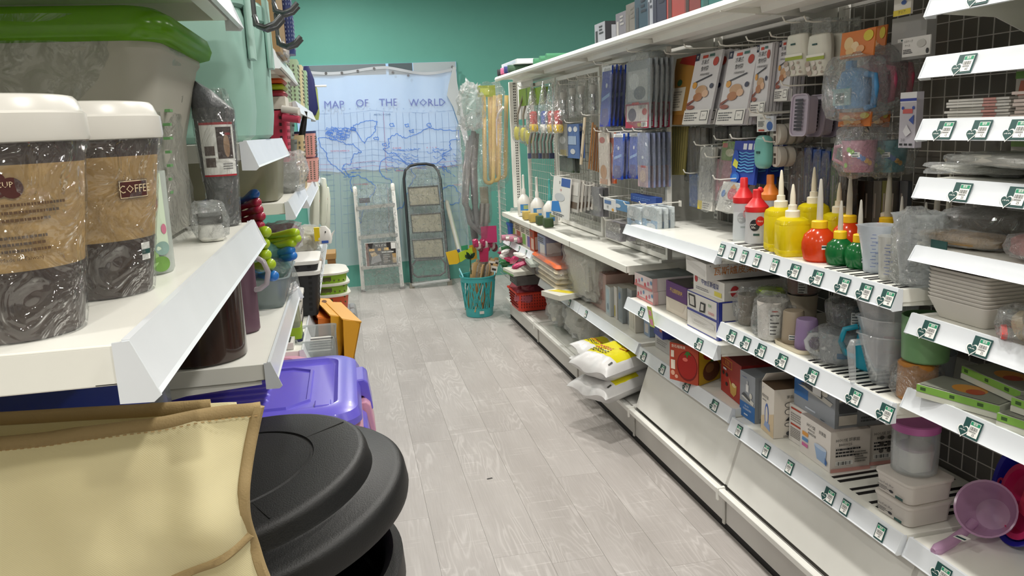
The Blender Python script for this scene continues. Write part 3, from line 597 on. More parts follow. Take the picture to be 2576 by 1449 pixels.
carton('soap_box_carton','white carton with a blue drawn handle and open flap',(1.322,2.285,ZL),(.11,.10,.17),'#efe9df',[('-x','p',[(0,0),(1,0),(1,.5),(0,.28)],'#e3cda8'),('-x','e',.45,.36,.16,.26,'#4d6fc0'),('-x','e',.45,.36,.10,.2,'#ece6dc'),('-x','p',[(.25,.12),(.75,.08),(.7,.22),(.35,.25)],'#9ab0dd'),('-x','t',.33,.74,.075,'橡皮皂盒',K),('-x','l',.12,.64,.6,.68,1,'#6a6a70'),('-x','t',.15,.9,.07,'//','#3556b0'),('-y','t',.6,.84,.07,'家品織造',K),('-y','e',.45,.68,.12,.05,K),('-y','e',.45,.68,.1,.04,'#e8e2d8'),('-y','e',.45,.54,.12,.06,K),('-y','e',.45,.54,.1,.05,'#e8e2d8'),('-y','p',[(.35,.36),(.6,.36),(.5,.46)],K),('-y','e',.45,.28,.12,.04,K),('-y','e',.45,.28,.1,.03,'#e8e2d8'),('-y','e',.5,.1,.12,.05,'#4a4a4e'),('-y','l',.3,.02,.8,.06,2,K)],rot=TH-.12,faces={'t':'#5b4632','-y':'#e5ded2'})
mk('flap',MB().box(0,.11,0,.002,0,.05),mat('#efe9df',.5),bpy.data.objects['soap_box_carton'],loc=(.0,.1,.17),rot=(.75,0,0),smooth=0)
appliance('dispenser_carton','large grey and blue carton with a pump bottle picture, on top of white cartons',(1.37,2.02,ZL+.128),(.165,.235,.17),[('-y','r',.05,.7,.95,.95,'#8b9197'),('-y','t',.25,.9,.07,'LED',K),('-y','r',.06,.5,.42,.68,'#d7cfc3'),('-y','r',.06,.28,.42,.46,'#4c5054'),('-y','r',.06,.06,.42,.24,'#c9c4ba'),('-y','r',.5,.3,.95,.6,'#a8a69e'),('-y','r',.52,.42,.9,.5,'#4c4f50'),('-y','l',.5,.08,.95,.2,2,'#4c5054'),('-y','e',.24,.59,.1,.05,'#9a7a55'),('-x','r',.56,.86,.62,.93,'#26282a'),('-x','r',.5,.45,.7,.8,'#eceeee')],rot=TH-.05,big=1)
carton('white_carton','white carton with red headings under the large grey one',(1.372,2.17,ZL),(.18,.10,.127),'#e8e5e0',[('-x','r',.1,.88,.7,.93,'#b8442f'),('-x','r',.1,.45,.7,.5,'#b8442f'),('-x','l',.1,.56,.9,.8,4,'#9a9590'),('-x','l',.1,.12,.9,.4,6,'#8a8580')],rot=TH)
HP=[('-x','t',.36,.82,.12,'HOUSE',K),('-x','t',.74,.82,.1,'好家庭',K,0,.24),('-x','t',.38,.72,.08,'BH00025',K),('-x','t',.4,.63,.07,'懸掛密封桶',K),('-x','r',.08,.5,.28,.6,'#e6a24a'),('-x','r',.08,.36,.28,.45,'#5b95cf'),('-x','r',.08,.22,.28,.31,'#d96fa8'),('-x','p',[(.5,.48),(.9,.45),(.86,.12),(.6,.14)],'#9fbbe0'),('-x','e',.7,.47,.2,.05,'#c8d8ee'),('-x','p',[(.86,.3),(.93,.2),(.9,.1),(.86,.14)],'#3f6fb4'),('-y','t',.42,.78,.1,'HOUSE 好家庭',K,0,.6),('-y','t',.36,.67,.09,'BH00025',K),('-y','l',.12,.36,.75,.6,3,K),('-y','b',.12,.16,.55,.27),('-y','l',.6,.2,.95,.5,5,'#77736e'),('-y','r',0,0,1,.09,'#c8928a'),('t','l',.3,.3,.8,.7,2,K),('t','e',.35,.5,.2,.18,'#5b6068')]
carton('house_carton','white bucket carton lettered HOUSE at the shelf front',(1.345,2.0,ZL),(.13,.17,.128),'#e9e4de',HP,rot=TH-.05,faces={'-y':'#ddd6cf','t':'#bdb2aa'})
carton('house_carton','white bucket carton lettered HOUSE standing behind the front one',(1.482,2.01,ZL),(.13,.17,.128),'#dfdad4',HP[10:]+[('-y','e',.3+.2*(i%3),.35+.17*(i//3),.06,.05,'#5a5654') for i in range(9)],rot=TH-.05,faces={'-y':'#d7d1ca','t':'#a89f98'})
carton('blue_carton','tall dark blue carton at the back of the low shelf',(1.60,2.13,ZL),(.05,.12,.2),'#24549a',[('-y','r',.3,.1,.7,.8,'#2f62a8')],rot=TH)
# tubs and jar
def tub(z,l):
    t=thing('storage_tub',l,'tub',(1.40,1.71,z),TH+.05,'white square tubs')
    mk('tub_body',MB().rect([(.06,.056,.015,0),(.066,.061,.018,.004),(.070,.065,.018,.052),(.073,.068,.019,.053),(.073,.068,.019,.060),(.069,.064,.018,.060)],k=5),frost('#efeae4',.08,.35),t)
    m=MB(); P_=Matrix(((0,0,-1,-.0715),(-1,0,0,.02),(0,1,0,.032),(0,0,0,1))); m.text('One Push lifter',.009,P_,0,fit=.06)
    for i,wd in enumerate((.035,.045,.03)): m.add([P_@Vector(p) for p in ((-.03,-.010-.004*i,0),(-.03+wd,-.010-.004*i,0),(-.03+wd,-.0085-.004*i,0),(-.03,-.0085-.004*i,0))],[(0,1,2,3)],0)
    m.add([P_@Vector((.02+.008*math.cos(i*.4),-.014+.004*math.sin(i*.4),0)) for i in range(16)],[tuple(range(16))],0); m.add([P_@Vector(p) for p in ((.035,-.024,0),(.062,-.024,0),(.062,-.017,0),(.035,-.017,0))],[(0,1,2,3)],1)
    mk('printed_text',m,[INK,DKGREEN],t,smooth=0)
tub(ZL,'lower of the two stacked white square tubs'); tub(ZL+.061,'upper white square tub, the pink lidded jar on it')
t=thing('storage_jar','clear jar with a pink screw lid holding a white tub','jar',(1.405,1.72,ZL+.123),0)
mk('jar_body',MB().lathe([(0,.0),(.05,0),(.056,.005),(.058,.05),(.058,.115),(.054,.122),(.05,.122),(.054,.115),(.054,.008),(0,.006)],32),CLEAR,t)
mk('lid',MB().lathe([(.0,.136),(.05,.137),(.056,.139),(.059,.136),(.059,.118),(.056,.116),(.05,.121)],32),mat('#b765a3',.4),t)
mk('inner_tub',MB().rect([(.032,.032,.012,.007),(.037,.037,.013,.062),(.038,.038,.013,.064)],k=5),mat('#e9e4e0',.5),t)
mk('inner_lid',MB().lathe([(0,.072),(.04,.072),(.043,.07),(.043,.065),(0,.065)],24),frost('#c9a3bd',.2,.3),t)
# ladle, basin and strainer
t=thing('water_ladle','translucent pink water ladle lying on the lowest shelf, handle towards the aisle','ladle',(1.455,1.565,.432)); PKM=frost('#dcb6d8',.42,.2)
mk('ladle_bowl',MB().lathe([(0,.0),(.04,.003),(.058,.02),(.068,.07),(.071,.072),(.066,.07),(.055,.022),(.038,.006),(0,.004)],28),PKM,t,rot=(.0,-1.0,.5),loc=(.06,.0,.062))
mk('handle',MB().tube([(.005,.0,.05),(-.03,-.01,.035),(-.08,-.025,.022),(-.125,-.035,.016),(-.14,-.038,.014)],[.012,.011,.013,.014,.008],10),PKM,t,smooth=1.2)
m=MB(); m.box(-.085,-.058,-.032,-.004,.034,.0345,0); m.box(-.08,-.072,-.03,-.006,.0346,.035,1); mk('price_sticker',m,[TAGWHITE,DKGREEN],t,smooth=0,rot=(0,.05,.3))
t=thing('wash_basin','deep blue round basin tipped on its side at the right edge','basin',(1.60,1.51,.55),(0,-1.35,-.35))
mk('basin_body',MB().lathe([(0,.0),(.08,.0),(.1,.012),(.12,.05),(.128,.055),(.127,.06),(.115,.056),(.094,.016),(0,.008)],40),mat('#1818a8',.35),t,loc=(0,0,0))
t=thing('strainer','pink plastic strainer nested inside the blue basin','strainer',(1.575,1.49,.545),(0,-1.35,-.35))
mk('strainer_bowl',MB().lathe([(0,.0),(.05,.004),(.075,.03),(.08,.045),(.092,.048),(.092,.053),(.078,.053),(.07,.034),(0,.008)],36),mat('#c2205c',.4),t)
mk('hanging_loop',MB().tube([(.012*math.cos(i*PI/5),.012*math.sin(i*PI/5)+.1,.05) for i in range(10)],.003,6,close=True),mat('#c2205c',.4),t)
mk('paper_label',MB().box(-.03,.03,-.035,.02,.036,.037),mat('#d93a5e',.5),t,smooth=0)
# backs seen under bay A: boxed goods beyond the grid
for i,y in enumerate((1.0,1.2,1.42)): carton('white_pack','white boxed pack seen through the grid at the lower right, %s'%('nearest','middle','farthest')[i],(1.76,y,.45),(.05,.17,.22),'#b9b7b2',[('-x','l',.1,.5,.9,.9,4,'#8a8782'),('-x','r',.6,.3,.8,.36,'#55534f')],rot=TH)
# ---- narrow shelf of flat boxes (0.706)
ZN=.7075
FL=[('-x','r',0,0,1,1,'#e9d9da')]+[('-x','e',.1+.17*i,.35+.3*((i*7)%3)/2,.05,.16,('#d65a5a','#c87c9a','#6c9ac4')[i%3]) for i in range(6)]+[('-x','r',0,0,1,.2,'#d88a8a'),('-y','b',.3,.2,.7,.8),('-y','r',0,0,.1,1,'#e7b9bb')]
carton('pattern_box','flat pink flower pattern box, lower of two',(1.262,3.20,ZN),(.22,.19,.058),'#e4dedd',FL,rot=TH,group='pink pattern boxes')
carton('pattern_box','flat pink flower pattern box, upper of two',(1.258,3.20,ZN+.059),(.22,.19,.058),'#e4dedd',FL,rot=TH+.03,group='pink pattern boxes',faces={'t':'#59605f'})
carton('purple_box','purple fronted flat box with yellow letters leaning on a cream box',(1.285,2.90,ZN+.062),(.2,.2,.068),'#5b2f70',[('-x','t',.5,.5,.3,'不沾鍋煎餅夾','#e6c65a',0,.8),('t','r',.02,.02,.98,.98,'#3a3332'),('t','e',.6,.4,.3,.2,'#5a6a3a'),('-y','r',0,0,.9,1,'#4a2a5e')],rot=TH)
carton('cream_box','cream folded box under the purple one',(1.285,2.90,ZN),(.2,.2,.06),'#ddd3c6',[('-x','p',[(.05,.95),(.95,.95),(.8,.3),(.2,.3)],'#d2c7b9')],rot=TH)
WB=[('-x','r',0,.94,1,1,'#2b3896'),('-x','r',0,0,1,.05,'#2b3896'),('-x','r',.96,0,1,1,'#2b3896'),('-y','r',0,0,.06,1,'#2b3896'),('-y','r',0,.93,1,1,'#2b3896')]
carton('rack_box','white blue-edged flat box with a taped tab, lowest of its stack',(1.262,2.575,ZN),(.25,.255,.07),'#e4e2dd',WB+[('-x','p',[(.08,.9),(.9,.7),(.9,.45),(.2,.35)],'#d6d4cf'),('-x','l',.25,.45,.75,.6,4,'#b9b6b0')],rot=TH)
carton('rack_box','white box picturing two black stove frames, on the tabbed box',(1.262,2.575,ZN+.071),(.25,.255,.072),'#e8e6e0',WB+[('-x','p',[(.08,.2),(.3,.2),(.27,.85),(.05,.85)],'#2a2a2c'),('-x','p',[(.11,.28),(.26,.28),(.24,.76),(.09,.76)],'#d8d6d0'),('-x','p',[(.42,.1),(.6,.15),(.62,.65),(.46,.65)],'#2a2a2c'),('-x','p',[(.46,.2),(.56,.24),(.57,.56),(.48,.56)],'#d8d6d0'),('-x','t',.76,.62,.2,'特大','#3d8a4a'),('-x','t',.8,.25,.17,'瓦斯爐架','#c8555a',0,.26)],rot=TH)
carton('rack_box','white flat box with blue stove rack letters under the tilted box',(1.285,2.575,ZN+.144),(.25,.25,.066),'#eceae5',[('-x','t',.55,.62,.36,'中國瓦斯爐架','#2e3f8e',0,.6),('-x','e',.1,.7,.05,.2,'#c3454a'),('-x','l',.1,.1,.6,.3,2,'#9a9aa0'),('-x','r',.7,.12,.92,.38,'#e8dc62'),('-y','e',.16,.5,.07,.32,'#b4383c'),('-y','r',.06,.45,.26,.55,'#e8e6e2')],rot=TH,faces={'-y':'#cfcdc9','t':'#b9b7b3'})
carton('rack_box','white speckled box with orange letters, topmost and pushed askew',(1.235,2.615,ZN+.215),(.3,.235,.062),'#eceae6',[('-x','p',[(.05,.8),(.95,.55),(.92,.2),(.1,.5)],'#dddbd7'),('-y','t',.44,.5,.52,'瓦斯爐皮架開架','#c8782c',0,.7),('-y','e',.9,.6,.05,.25,'#b4383c')]+[('-y','e',.05+.11*i,.86,.008,.03,'#8a8a90') for i in range(8)],rot=(.0,-.035,TH-.13),faces={'-y':'#d9d6d2','t':'#c2c0bc'})
carton('blue_box','small blue carton under the narrow shelf',(1.32,3.24,.535),(.12,.13,.075),'#3344a6',[('-x','l',.1,.3,.6,.9,5,'#7a86c8'),('-x','r',.7,.4,.95,.6,'#c86a4a'),('t','l',.2,.2,.8,.8,4,'#2a3578')],rot=TH-.1,faces={'t':'#27336f'})
carton('grey_box','pale grey carton the blue carton stands on',(1.345,3.19,.466),(.2,.19,.068),'#c6c5c2',[('-x','l',.1,.3,.8,.7,3,'#9a9896')],rot=TH)
carton('pink_carton','pink and white carton beside the tomato carton',(1.37,3.03,.466),(.15,.13,.175),'#d8b7b4',[('-x','r',0,0,1,.3,'#c9908e'),('-x','e',.5,.55,.3,.28,'#e9dcd8'),('-x','e',.3,.2,.12,.08,'#a8585a'),('-x','e',.7,.2,.12,.08,'#a8585a'),('-x','t',.5,.9,.1,'水果盒','#6a3a3c'),('-x','e',.75,.75,.1,.1,'#6d8f4a')],rot=TH)
mk('sale_strip',MB().prism([(0,0),(.05,-.004),(.05,.085),(.0,.09)],'x',0,.0015),mat('#b9cf4a',.45),None,'lime and pink hanging sale strip on the narrow shelf rail','sign',None,(1.195,3.02,.655),(0,-.15,0),smooth=0)
q=MB()
for y,z,w_,h_ in ((.025,.06,.03,.022),(.025,.02,.034,.026)): q.box(-.0008,0,y-w_/2,y+w_/2,z-h_/2,z+h_/2)
mk('printed_patch',q,mat('#e78fae',.5),bpy.data.objects['sale_strip'],smooth=0)
# ================= hanging goods, right gondola =================
def span(px0,py0,px1,py1,x):
    m=(py0+py1)/2; a=at(px1,m,'x',x).y; b=at(px0,m,'x',x).y; c=(px0+px1)/2
    return a,b,at(c,py1,'x',x).z,at(c,py0,'x',x).z
ORD=['first','second','third','fourth','fifth','sixth','seventh']
HOOKM=mat('#e9e7df',.35)
_hk=None
def hook(x0,x1,y,z,where='on the grid with the blue bags',what=None):
    global _hk
    key=where
    t=thing('display_hook','white wire hook holding the '+what if what else 'white wire display hook '+where,'hook',(0,0,0),0,'display hooks '+where)
    mk('hook_wire',MB().tube([(x0,y,z),(x1+.03,y,z-.004),(x1+.008,y,z+.0),(x1,y,z+.014)],.0026,6),HOOKM,t,smooth=1.2)
    mk('hook_plate',MB().box(x0-.002,x0+.001,y-.012,y+.012,z-.02,z+.006),HOOKM,t,smooth=0)
def pack(name,label,cat,px0,py0,px1,py1,x,t,base,prints,n=1,dx=.022,lean=0,group=None,hk=None,pouch=0,where='on the grid with the blue bags',yaw=0,faces=None,film_top=0):
    y0,y1,z0,z1=span(px0,py0,px1,py1,x); w_,h=y1-y0,z1-z0
    o=carton(name,label,(x-h*math.sin(lean)*.5,y0,z0),(t,w_,h),base,prints,cat=cat,group=group if n>1 else None,tilt=(0,lean,TH+yaw),faces=faces)
    if pouch: mk('clear_pouch',MB().blob((t/2,w_/2,h*(.5+film_top/2)),(t+pouch,w_*1.12,h*(1.04+film_top)),.55,.10,8,14,10,seed=px0*.1),FILM,o,smooth=0)
    for k in range(1,n):
        dup(o,loc=(o.location.x+dx*k,o.location.y+rnd.uniform(-.006,.006),o.location.z+rnd.uniform(-.003,.003)),label=label.split(',')[0]+', %s back on its hook'%ORD[k],group=group)
    if hk: hook(hk,x-h*math.sin(lean)*.5-.05,(y0+y1)/2,z1+.012+film_top*h,where,' '.join(label.split(',')[0].split()[:11]))
    return o
W1='above the bare white shelf'; GXR=1.655
# big brown-yellow packs next to the frame post
pack('grill_pack','tall brown yellow pack with a red corner by the post','pack',1690,140,1738,312,1.46,.012,'#a4762f',[('-x','p',[(.3,1),(1,1),(1,.84),(.2,.92)],'#a3231d'),('-x','r',.12,.2,.75,.55,'#cfc8b8'),('-x','e',.4,.62,.12,.05,'#2f5a3a'),('-x','l',.2,.24,.65,.5,7,'#8a8478'),('-x','r',0,.0,1,.14,'#8c5d1f')],4,.02,.2,'brown grill packs',GXR,0,W1)
FZ=[('-x','r',.0,.9,.16,1,'#262b48'),('-x','t',.08,.95,.05,'密',TAGWHITE),('-x','t',.42,.86,.075,'冷凍式',K),('-x','t',.45,.77,.075,'食材袋',K),('-x','r',.3,.92,.5,.96,'#c8402c'),('-x','r',.56,.93,.74,.965,'#3f6a66'),('-x','e',.84,.85,.1,.06,'#b23a2c'),('-x','t',.5,.69,.035,'方便收納夾鏈袋組',K,0,.8),('-x','p',[(.12,.57),(.8,.66),(.8,.68),(.12,.59)],'#3a3a44'),('-x','e',.2,.55,.09,.045,'#d69a3c'),('-x','e',.86,.52,.07,.035,'#26294a'),('-x','e',.5,.47,.22,.07,'#c29a74'),('-x','e',.42,.38,.18,.06,'#b0764e'),('-x','e',.68,.42,.12,.05,'#d8b090'),('-x','p',[(.02,.25),(.3,.33),(.32,.36),(.04,.30)],'#8a4a3c'),('-x','e',.2,.24,.16,.03,'#9c5a4c'),('-x','r',0,0,1,.2,'#e8e6e2'),('-x','l',.05,.04,.6,.17,4,'#55555a'),('-x','r',.68,.05,.95,.18,'#2c2c30'),('-x','r',.7,.06,.93,.17,'#f0eeea'),('-x','t',.81,.115,.05,'3+1',K)]
pack('freezer_bag_pack','white freezer bag pack next to the brown packs, leaning out','pack',1738,126,1800,312,1.44,.01,'#d6d4d8',FZ,3,.03,.22,'white freezer bag packs',GXR,0,W1)
pack('freezer_bag_pack','widest white freezer bag pack with food pictures, in the middle of the bay','pack',1822,120,1890,312,1.44,.01,'#d8d6da',FZ,4,.016,.2,'white freezer bag packs',GXR,0,W1)
pack('freezer_bag_pack','narrow white freezer bag pack right of the widest one','pack',1898,110,1934,292,1.45,.01,'#d6d4d8',FZ,5,.014,.1,'white freezer bag packs',GXR,0,W1)
pack('freezer_bag_pack','short white freezer bag pack beside the lidded white boxes','pack',1957,100,1990,254,1.48,.01,'#d6d4d8',FZ,4,.014,.08,'white freezer bag packs',GXR,0,W1)
# lidded white boxes with pebble print
for i,(a,b) in enumerate(((1986,2034),(2040,2090))):
    y0,y1,z0,z1=span(a,86,b,190,1.45); w_,h=y1-y0,z1-z0
    for k in range(3):
        l='white rounded storage case with a pebble print, %s hook'%('left' if i==0 else 'right')
        t=thing('storage_case',l if k==0 else l+', %s back'%ORD[k],'case',(1.45+.05*k,(y0+y1)/2,z0),TH,'white pebble print cases')
        mk('case_body',MB().rect([(.018,w_*.46,.02,.0),(.02,w_*.48,.022,.006),(.02,w_*.5,.022,h*.7),(.019,w_*.44,.02,h*.97),(.014,w_*.38,.015,h)],k=4),mat('#d8d6ca',.35),t)
        if k==0:
            m=MB(); P=lambda u0,v0,u1,v1,q: m.box(-.0215-.0004*q,-.0205,u0*w_-w_/2,u1*w_-w_/2,v0*h,v1*h,q)
            P(.04,.38,.9,.46,0); P(.04,.46,.9,.52,1); P(.4,.74,.62,.78,2)
            for j in range(9): r_=.06+.03*(j%3); u,v=.12+.3*(j%3)+.05*(j//3),.08+.11*(j//3); m.add([(-.0222-.0002*j,(u+r_*math.cos(i_*.52)-.5)*w_,(v+r_*.6*math.sin(i_*.52))*h) for i_ in range(12)],[tuple(range(12))],3+j%2)
            mk('printed_band',m,[mat('#9aa83a',.5),mat('#e6e3da',.5),DKGREEN,mat('#a8968a',.5),mat('#d3c9c2',.5)],t,smooth=0)
        mk('header_film',MB().box(-.001,.001,-w_*.45,w_*.45,h,h+.045),FILM,t,smooth=0)
    hook(GXR,1.39,(y0+y1)/2,z1+.04,W1,'%s white storage cases'%('left','right')[i])
# lilac slotted trays
y0,y1,z0,z1=span(1990,236,2032,343,1.45); w_,h=y1-y0,z1-z0
LIL=mat('#b8aebf',.35)
for k in range(4):
    t=thing('slotted_tray',('front lilac slotted tray in film below the pebble cases','second lilac slotted tray, tilted behind the front one','third lilac slotted tray of the hanging row','last lilac slotted tray against the grid')[k],'tray',(1.45+.055*k,(y0+y1)/2,z0-.004*k),(0,.05+.07*k,TH+.0),'lilac slotted trays')
    mk('tray_body',MB().rect([(w_*.0+.5*w_,h/2,.02,0),(w_*.5,h/2,.02,.006),(w_*.46,h*.47,.018,.004),(w_*.42,h*.43,.015,-.035)],k=4),LIL,t,rot=(0,-PI/2,0),loc=(0,0,h/2))
    t.children[0].rotation_euler=(PI/2,0,-PI/2)
    m=MB()
    for j in range(9): m.box(-.0075,-.0065,-w_*.22,w_*.22,h*(.14+.085*j),h*(.14+.085*j)+.008)
    mk('tray_slot',m,mat('#3b3742',.5),t,smooth=0,kind='stuff')
hook(GXR,1.38,(y0+y1)/2,z1+.03,W1,'lilac slotted trays')
# glasses case, discs, cards
y0,y1,z0,z1=span(1906,340,1936,425,1.42)
t=thing('glasses_case','teal hard spectacle case hanging in film','case',(1.42,(y0+y1)/2,(z0+z1)/2),TH); mk('case_body',MB().blob((0,0,0),(.04,y1-y0,z1-z0),.55,0,6,20,12),mat('#6fb0a8',.3),t)
mk('price_sticker',MB().box(-.022,-.0195,-.012,.012,-.004,.004),DKGREEN,t,smooth=0)
for r_,(py0,py1) in enumerate(((312,365),(368,420))):
    y0,y1,z0,z1=span(1940,py0,1978,py1,1.45); R=(z1-z0)/2
    for k in range(5):
        t=thing('disc_pack','%s white disc pack%s'%('upper' if r_==0 else 'lower',' with a paper strip, in front' if k==0 else ', %s back on the hook'%ORD[k]),'pack',(1.45+.035*k,(y0+y1)/2+.004*k,(z0+z1)/2),TH,'white disc packs')
        mk('disc_body',MB().lathe([(0,-.012),(R,-.012),(R*1.03,0),(R,.012),(0,.012)],24),mat('#c6c1b8',.4),t,rot=(0,PI/2,0))
        if k==0: q=MB().box(-.0145,-.0125,-R*.35,R*.3,-R*.95,R); mk('paper_strip',q,mat('#d8d0c8',.5),t,smooth=0); mk('strip_print',MB().box(-.0155,-.0148,-R*.2,R*.15,-R*.7,-R*.1).box(-.0155,-.0148,-R*.2,R*.2,R*.1,R*.35),mat('#5a4a44',.5),t,smooth=0)
    hook(GXR,1.39,(y0+y1)/2,z1+.02,W1,'%s white disc packs'%('upper','lower')[r_])
pack('label_pack','small white card pack above the teal spectacle case','pack',1905,290,1928,332,1.42,.01,'#d8d8d4',[('-x','t',.5,.8,.12,'挖耳勺',K,0,.8),('-x','l',.15,.3,.85,.65,5,K),('-x','r',.2,.05,.8,.15,'#b8402c')],1,hk=GXR,where=W1)
pack('eyewash_pack','small blue and white pack above the teal spectacle case','pack',1928,292,1946,330,1.42,.01,'#ced4de',[('-x','e',.5,.35,.4,.3,'#3a62a8'),('-x','t',.5,.82,.12,'海鮮',K)],1,hk=GXR,where=W1)
BW=[('-x','r',0,.78,1,1,'#20329c'),('-x','r',.4,.8,.55,.94,'#e6eaf4'),('-x','r',.62,.8,.78,.94,'#e6eaf4'),('-x','r',.84,.8,.98,.94,'#e6eaf4')]+[('-x','p',[(.25,.75-.07*i),(.4,.72-.07*i),(.55,.75-.07*i),(.7,.72-.07*i),(.95,.75-.07*i),(.95,.72-.07*i),(.7,.69-.07*i),(.55,.72-.07*i),(.4,.69-.07*i),(.25,.72-.07*i)],'#5aa8dc') for i in range(7)]+[('-x','e',.14,.5,.15,.28,'#1c49b0'),('-x','p',[(.04,.42),(.26,.34),(.28,.5),(.1,.58)],'#d8d648'),('-x','e',.2,.14,.2,.13,'#1d57b8'),('-x','e',.2,.14,.12,.08,'#2f7ad0')]
pack('wave_pack','blue pack with a wave pattern and yellow lettering','pack',1846,354,1902,462,1.42,.012,'#1c3fa4',BW,3,.05,.12,'blue wave packs',GXR,0,W1)
pack('kids_pack','green header pack with a pink toy by the wave pack','pack',1814,356,1848,480,1.45,.01,'#7a9a4a',[('-x','r',0,0,1,.62,'#b0787f'),('-x','e',.5,.45,.4,.16,'#c08a98'),('-x','r',.05,.88,.4,.97,'#c85a48'),('-x','e',.6,.78,.3,.08,'#d8d6b0')],2,.03,.1,'green header packs',GXR,.02,W1)
pack('glove_pack','pink glove pack hanging beside the grey glove pack','pack',1786,400,1822,505,1.45,.012,'#a8707c',[('-x','e',.5,.5,.35,.3,'#bb7f8c'),('-x','r',.1,.1,.3,.9,'#c4a8ac')],2,.03,.05,'glove packs',GXR,.02,W1)
pack('glove_pack','pale grey glove pack with a yellow and white bottom label','pack',1760,370,1796,528,1.44,.012,'#b9b8b2',[('-x','r',0,.0,.3,.14,'#d8c23a'),('-x','r',.3,.0,1,.14,'#dddad2'),('-x','l',.35,.02,.9,.12,3,'#77756e'),('-x','r',.1,.82,.9,1,'#cccbc6'),('-x','e',.5,.45,.35,.25,'#a8a7a4'),('-x','r',.15,.6,.3,.7,'#d6d6d2')],2,.03,.05,'glove packs',GXR,.02,W1)
pack('sponge_pack','white crinkled pouch with a red round logo by the bottles','pack',1812,456,1858,532,1.38,.02,'#c9c7c0',[('-x','e',.62,.62,.22,.2,'#c33a4a'),('-x','p',[(.45,.8),(.6,.95),(.8,.8)],'#d8902c'),('-x','t',.62,.62,.1,'アツアツ','#f0e6e2'),('-x','e',.18,.6,.1,.12,'#4a78b8'),('-x','l',.4,.25,.85,.42,2,'#88867e')],2,.03,.3,'white sponge pouches',GXR,.03,W1)
pack('blue_pouch','blue lettered pouch hanging low next to the frame post','pack',1735,440,1758,520,1.45,.012,'#5a6f98',[('-x','e',.5,.4,.4,.3,'#41609c')],2,.03,0,'small pouches by the frame post',GXR,.01,W1)
for k in range(7):   # bamboo sticks
    p=at(1694+6*k,318,'x',1.50); q=at(1690+5*k,440,'x',1.48)
    mk('bamboo_stick',MB().tube([p,q],.009,6),mat('#8d8346',.5),None,'yellow green bamboo stick under the brown packs, %s from the left'%ORD[k],'stick','bamboo sticks under the brown packs',smooth=1.2)
for k in range(4):
    pack('clear_packet','%s clear straw packet from the bamboo sticks'%('first','second','third','last')[k],'packet',1722+14*k,322,1734+14*k,455-8*k,1.5,.012,'#77746c',[('-x','r',.2+.25*i,0,.28+.25*i,1,'#928f88') for i in range(3)],2,.02,0,'clear straw packets',None,.01,W1)
for k in range(3):
    pack('dark_packet','%s dark packet of bottle tops under the freezer packs'%('left','middle','right')[k],'packet',1800+34*k,318,1828+34*k,350,1.52,.02,'#4d4b4a',[('-x','r',.1+.3*i,.1,.3+.3*i,.6,'#87847e') for i in range(3)],2,.03,0,'dark packets',None,.012,W1)
# bay above squeeze bottles
W2='behind the squeeze bottles'
OH=[('-x','e',.25,.55,.14,.25,'#d8b884'),('-x','e',.45,.4,.12,.2,'#e0c49a'),('-x','e',.3,.25,.12,.15,'#d6b07a'),('-x','e',.82,.75,.14,.2,'#c9b52c'),('-x','e',.62,.3,.12,.14,'#d8a070'),('-x','l',.1,.05,.9,.14,1,'#e9d9c0')]
def header(label,px0,py0,px1,py1,x): return pack('header_card',label,'card',px0,py0,px1,py1,x,.004,'#c86f2a',OH,lean=.08)
header('orange header card with popcorn print above the toy watering can',2118,76,2200,144,1.40)
header('orange header card behind and right of the watering can card',2180,66,2228,140,1.50)
header('lower orange header card above the pink kids cup',2112,282,2190,318,1.40)
header('lower orange header card behind, above the teal kids cup',2192,280,2236,320,1.50)
def can(label,px,py,x,h_,wrapf=True):
    p=at(px,py,'x',x); m=mat(h_,.4); t=thing('toy_watering_can',label,'watering can',p,(0,0,TH+.2),'toy watering cans')
    mk('can_body',MB().rect([(.03,.045,.02,-.055),(.034,.05,.022,-.05),(.032,.048,.022,.01),(.026,.035,.02,.045),(.012,.015,.01,.055)],k=4),m,t)
    mk('spout_cap',MB().rect([(.012,.012,.006,.04),(.012,.012,.006,.075)],k=3),m,t,loc=(0,.015,0)); mk('handle',MB().tube([(-.01,-.045,.035),(-.01,-.075,.03),(-.01,-.08,-.0),(-.01,-.075,-.05),(-.01,-.05,-.055)],.009,8),m,t,smooth=1.2)
    mk('face_print',MB().box(-.038,-.034,-.02,.04,-.045,.0),mat('#8fb0b4',.5),t,smooth=0); mk('price_sticker',MB().box(-.0395,-.0382,.0,.03,-.04,-.012),DKGREEN,t,smooth=0)
    if wrapf: mk('wrapping',MB().blob((0,0,.0),(.11,.17,.18),.5,.14,8,18,12,seed=px*.01),film(haze=.12),t,smooth=0)
can('blue toy watering can in clear film under the orange card',2150,222,1.40,'#4a90c8'); can('pink toy watering can behind the blue one',2196,206,1.47,'#b8506e'); can('second pink toy watering can, farther right in the row',2238,196,1.53,'#b84a62')
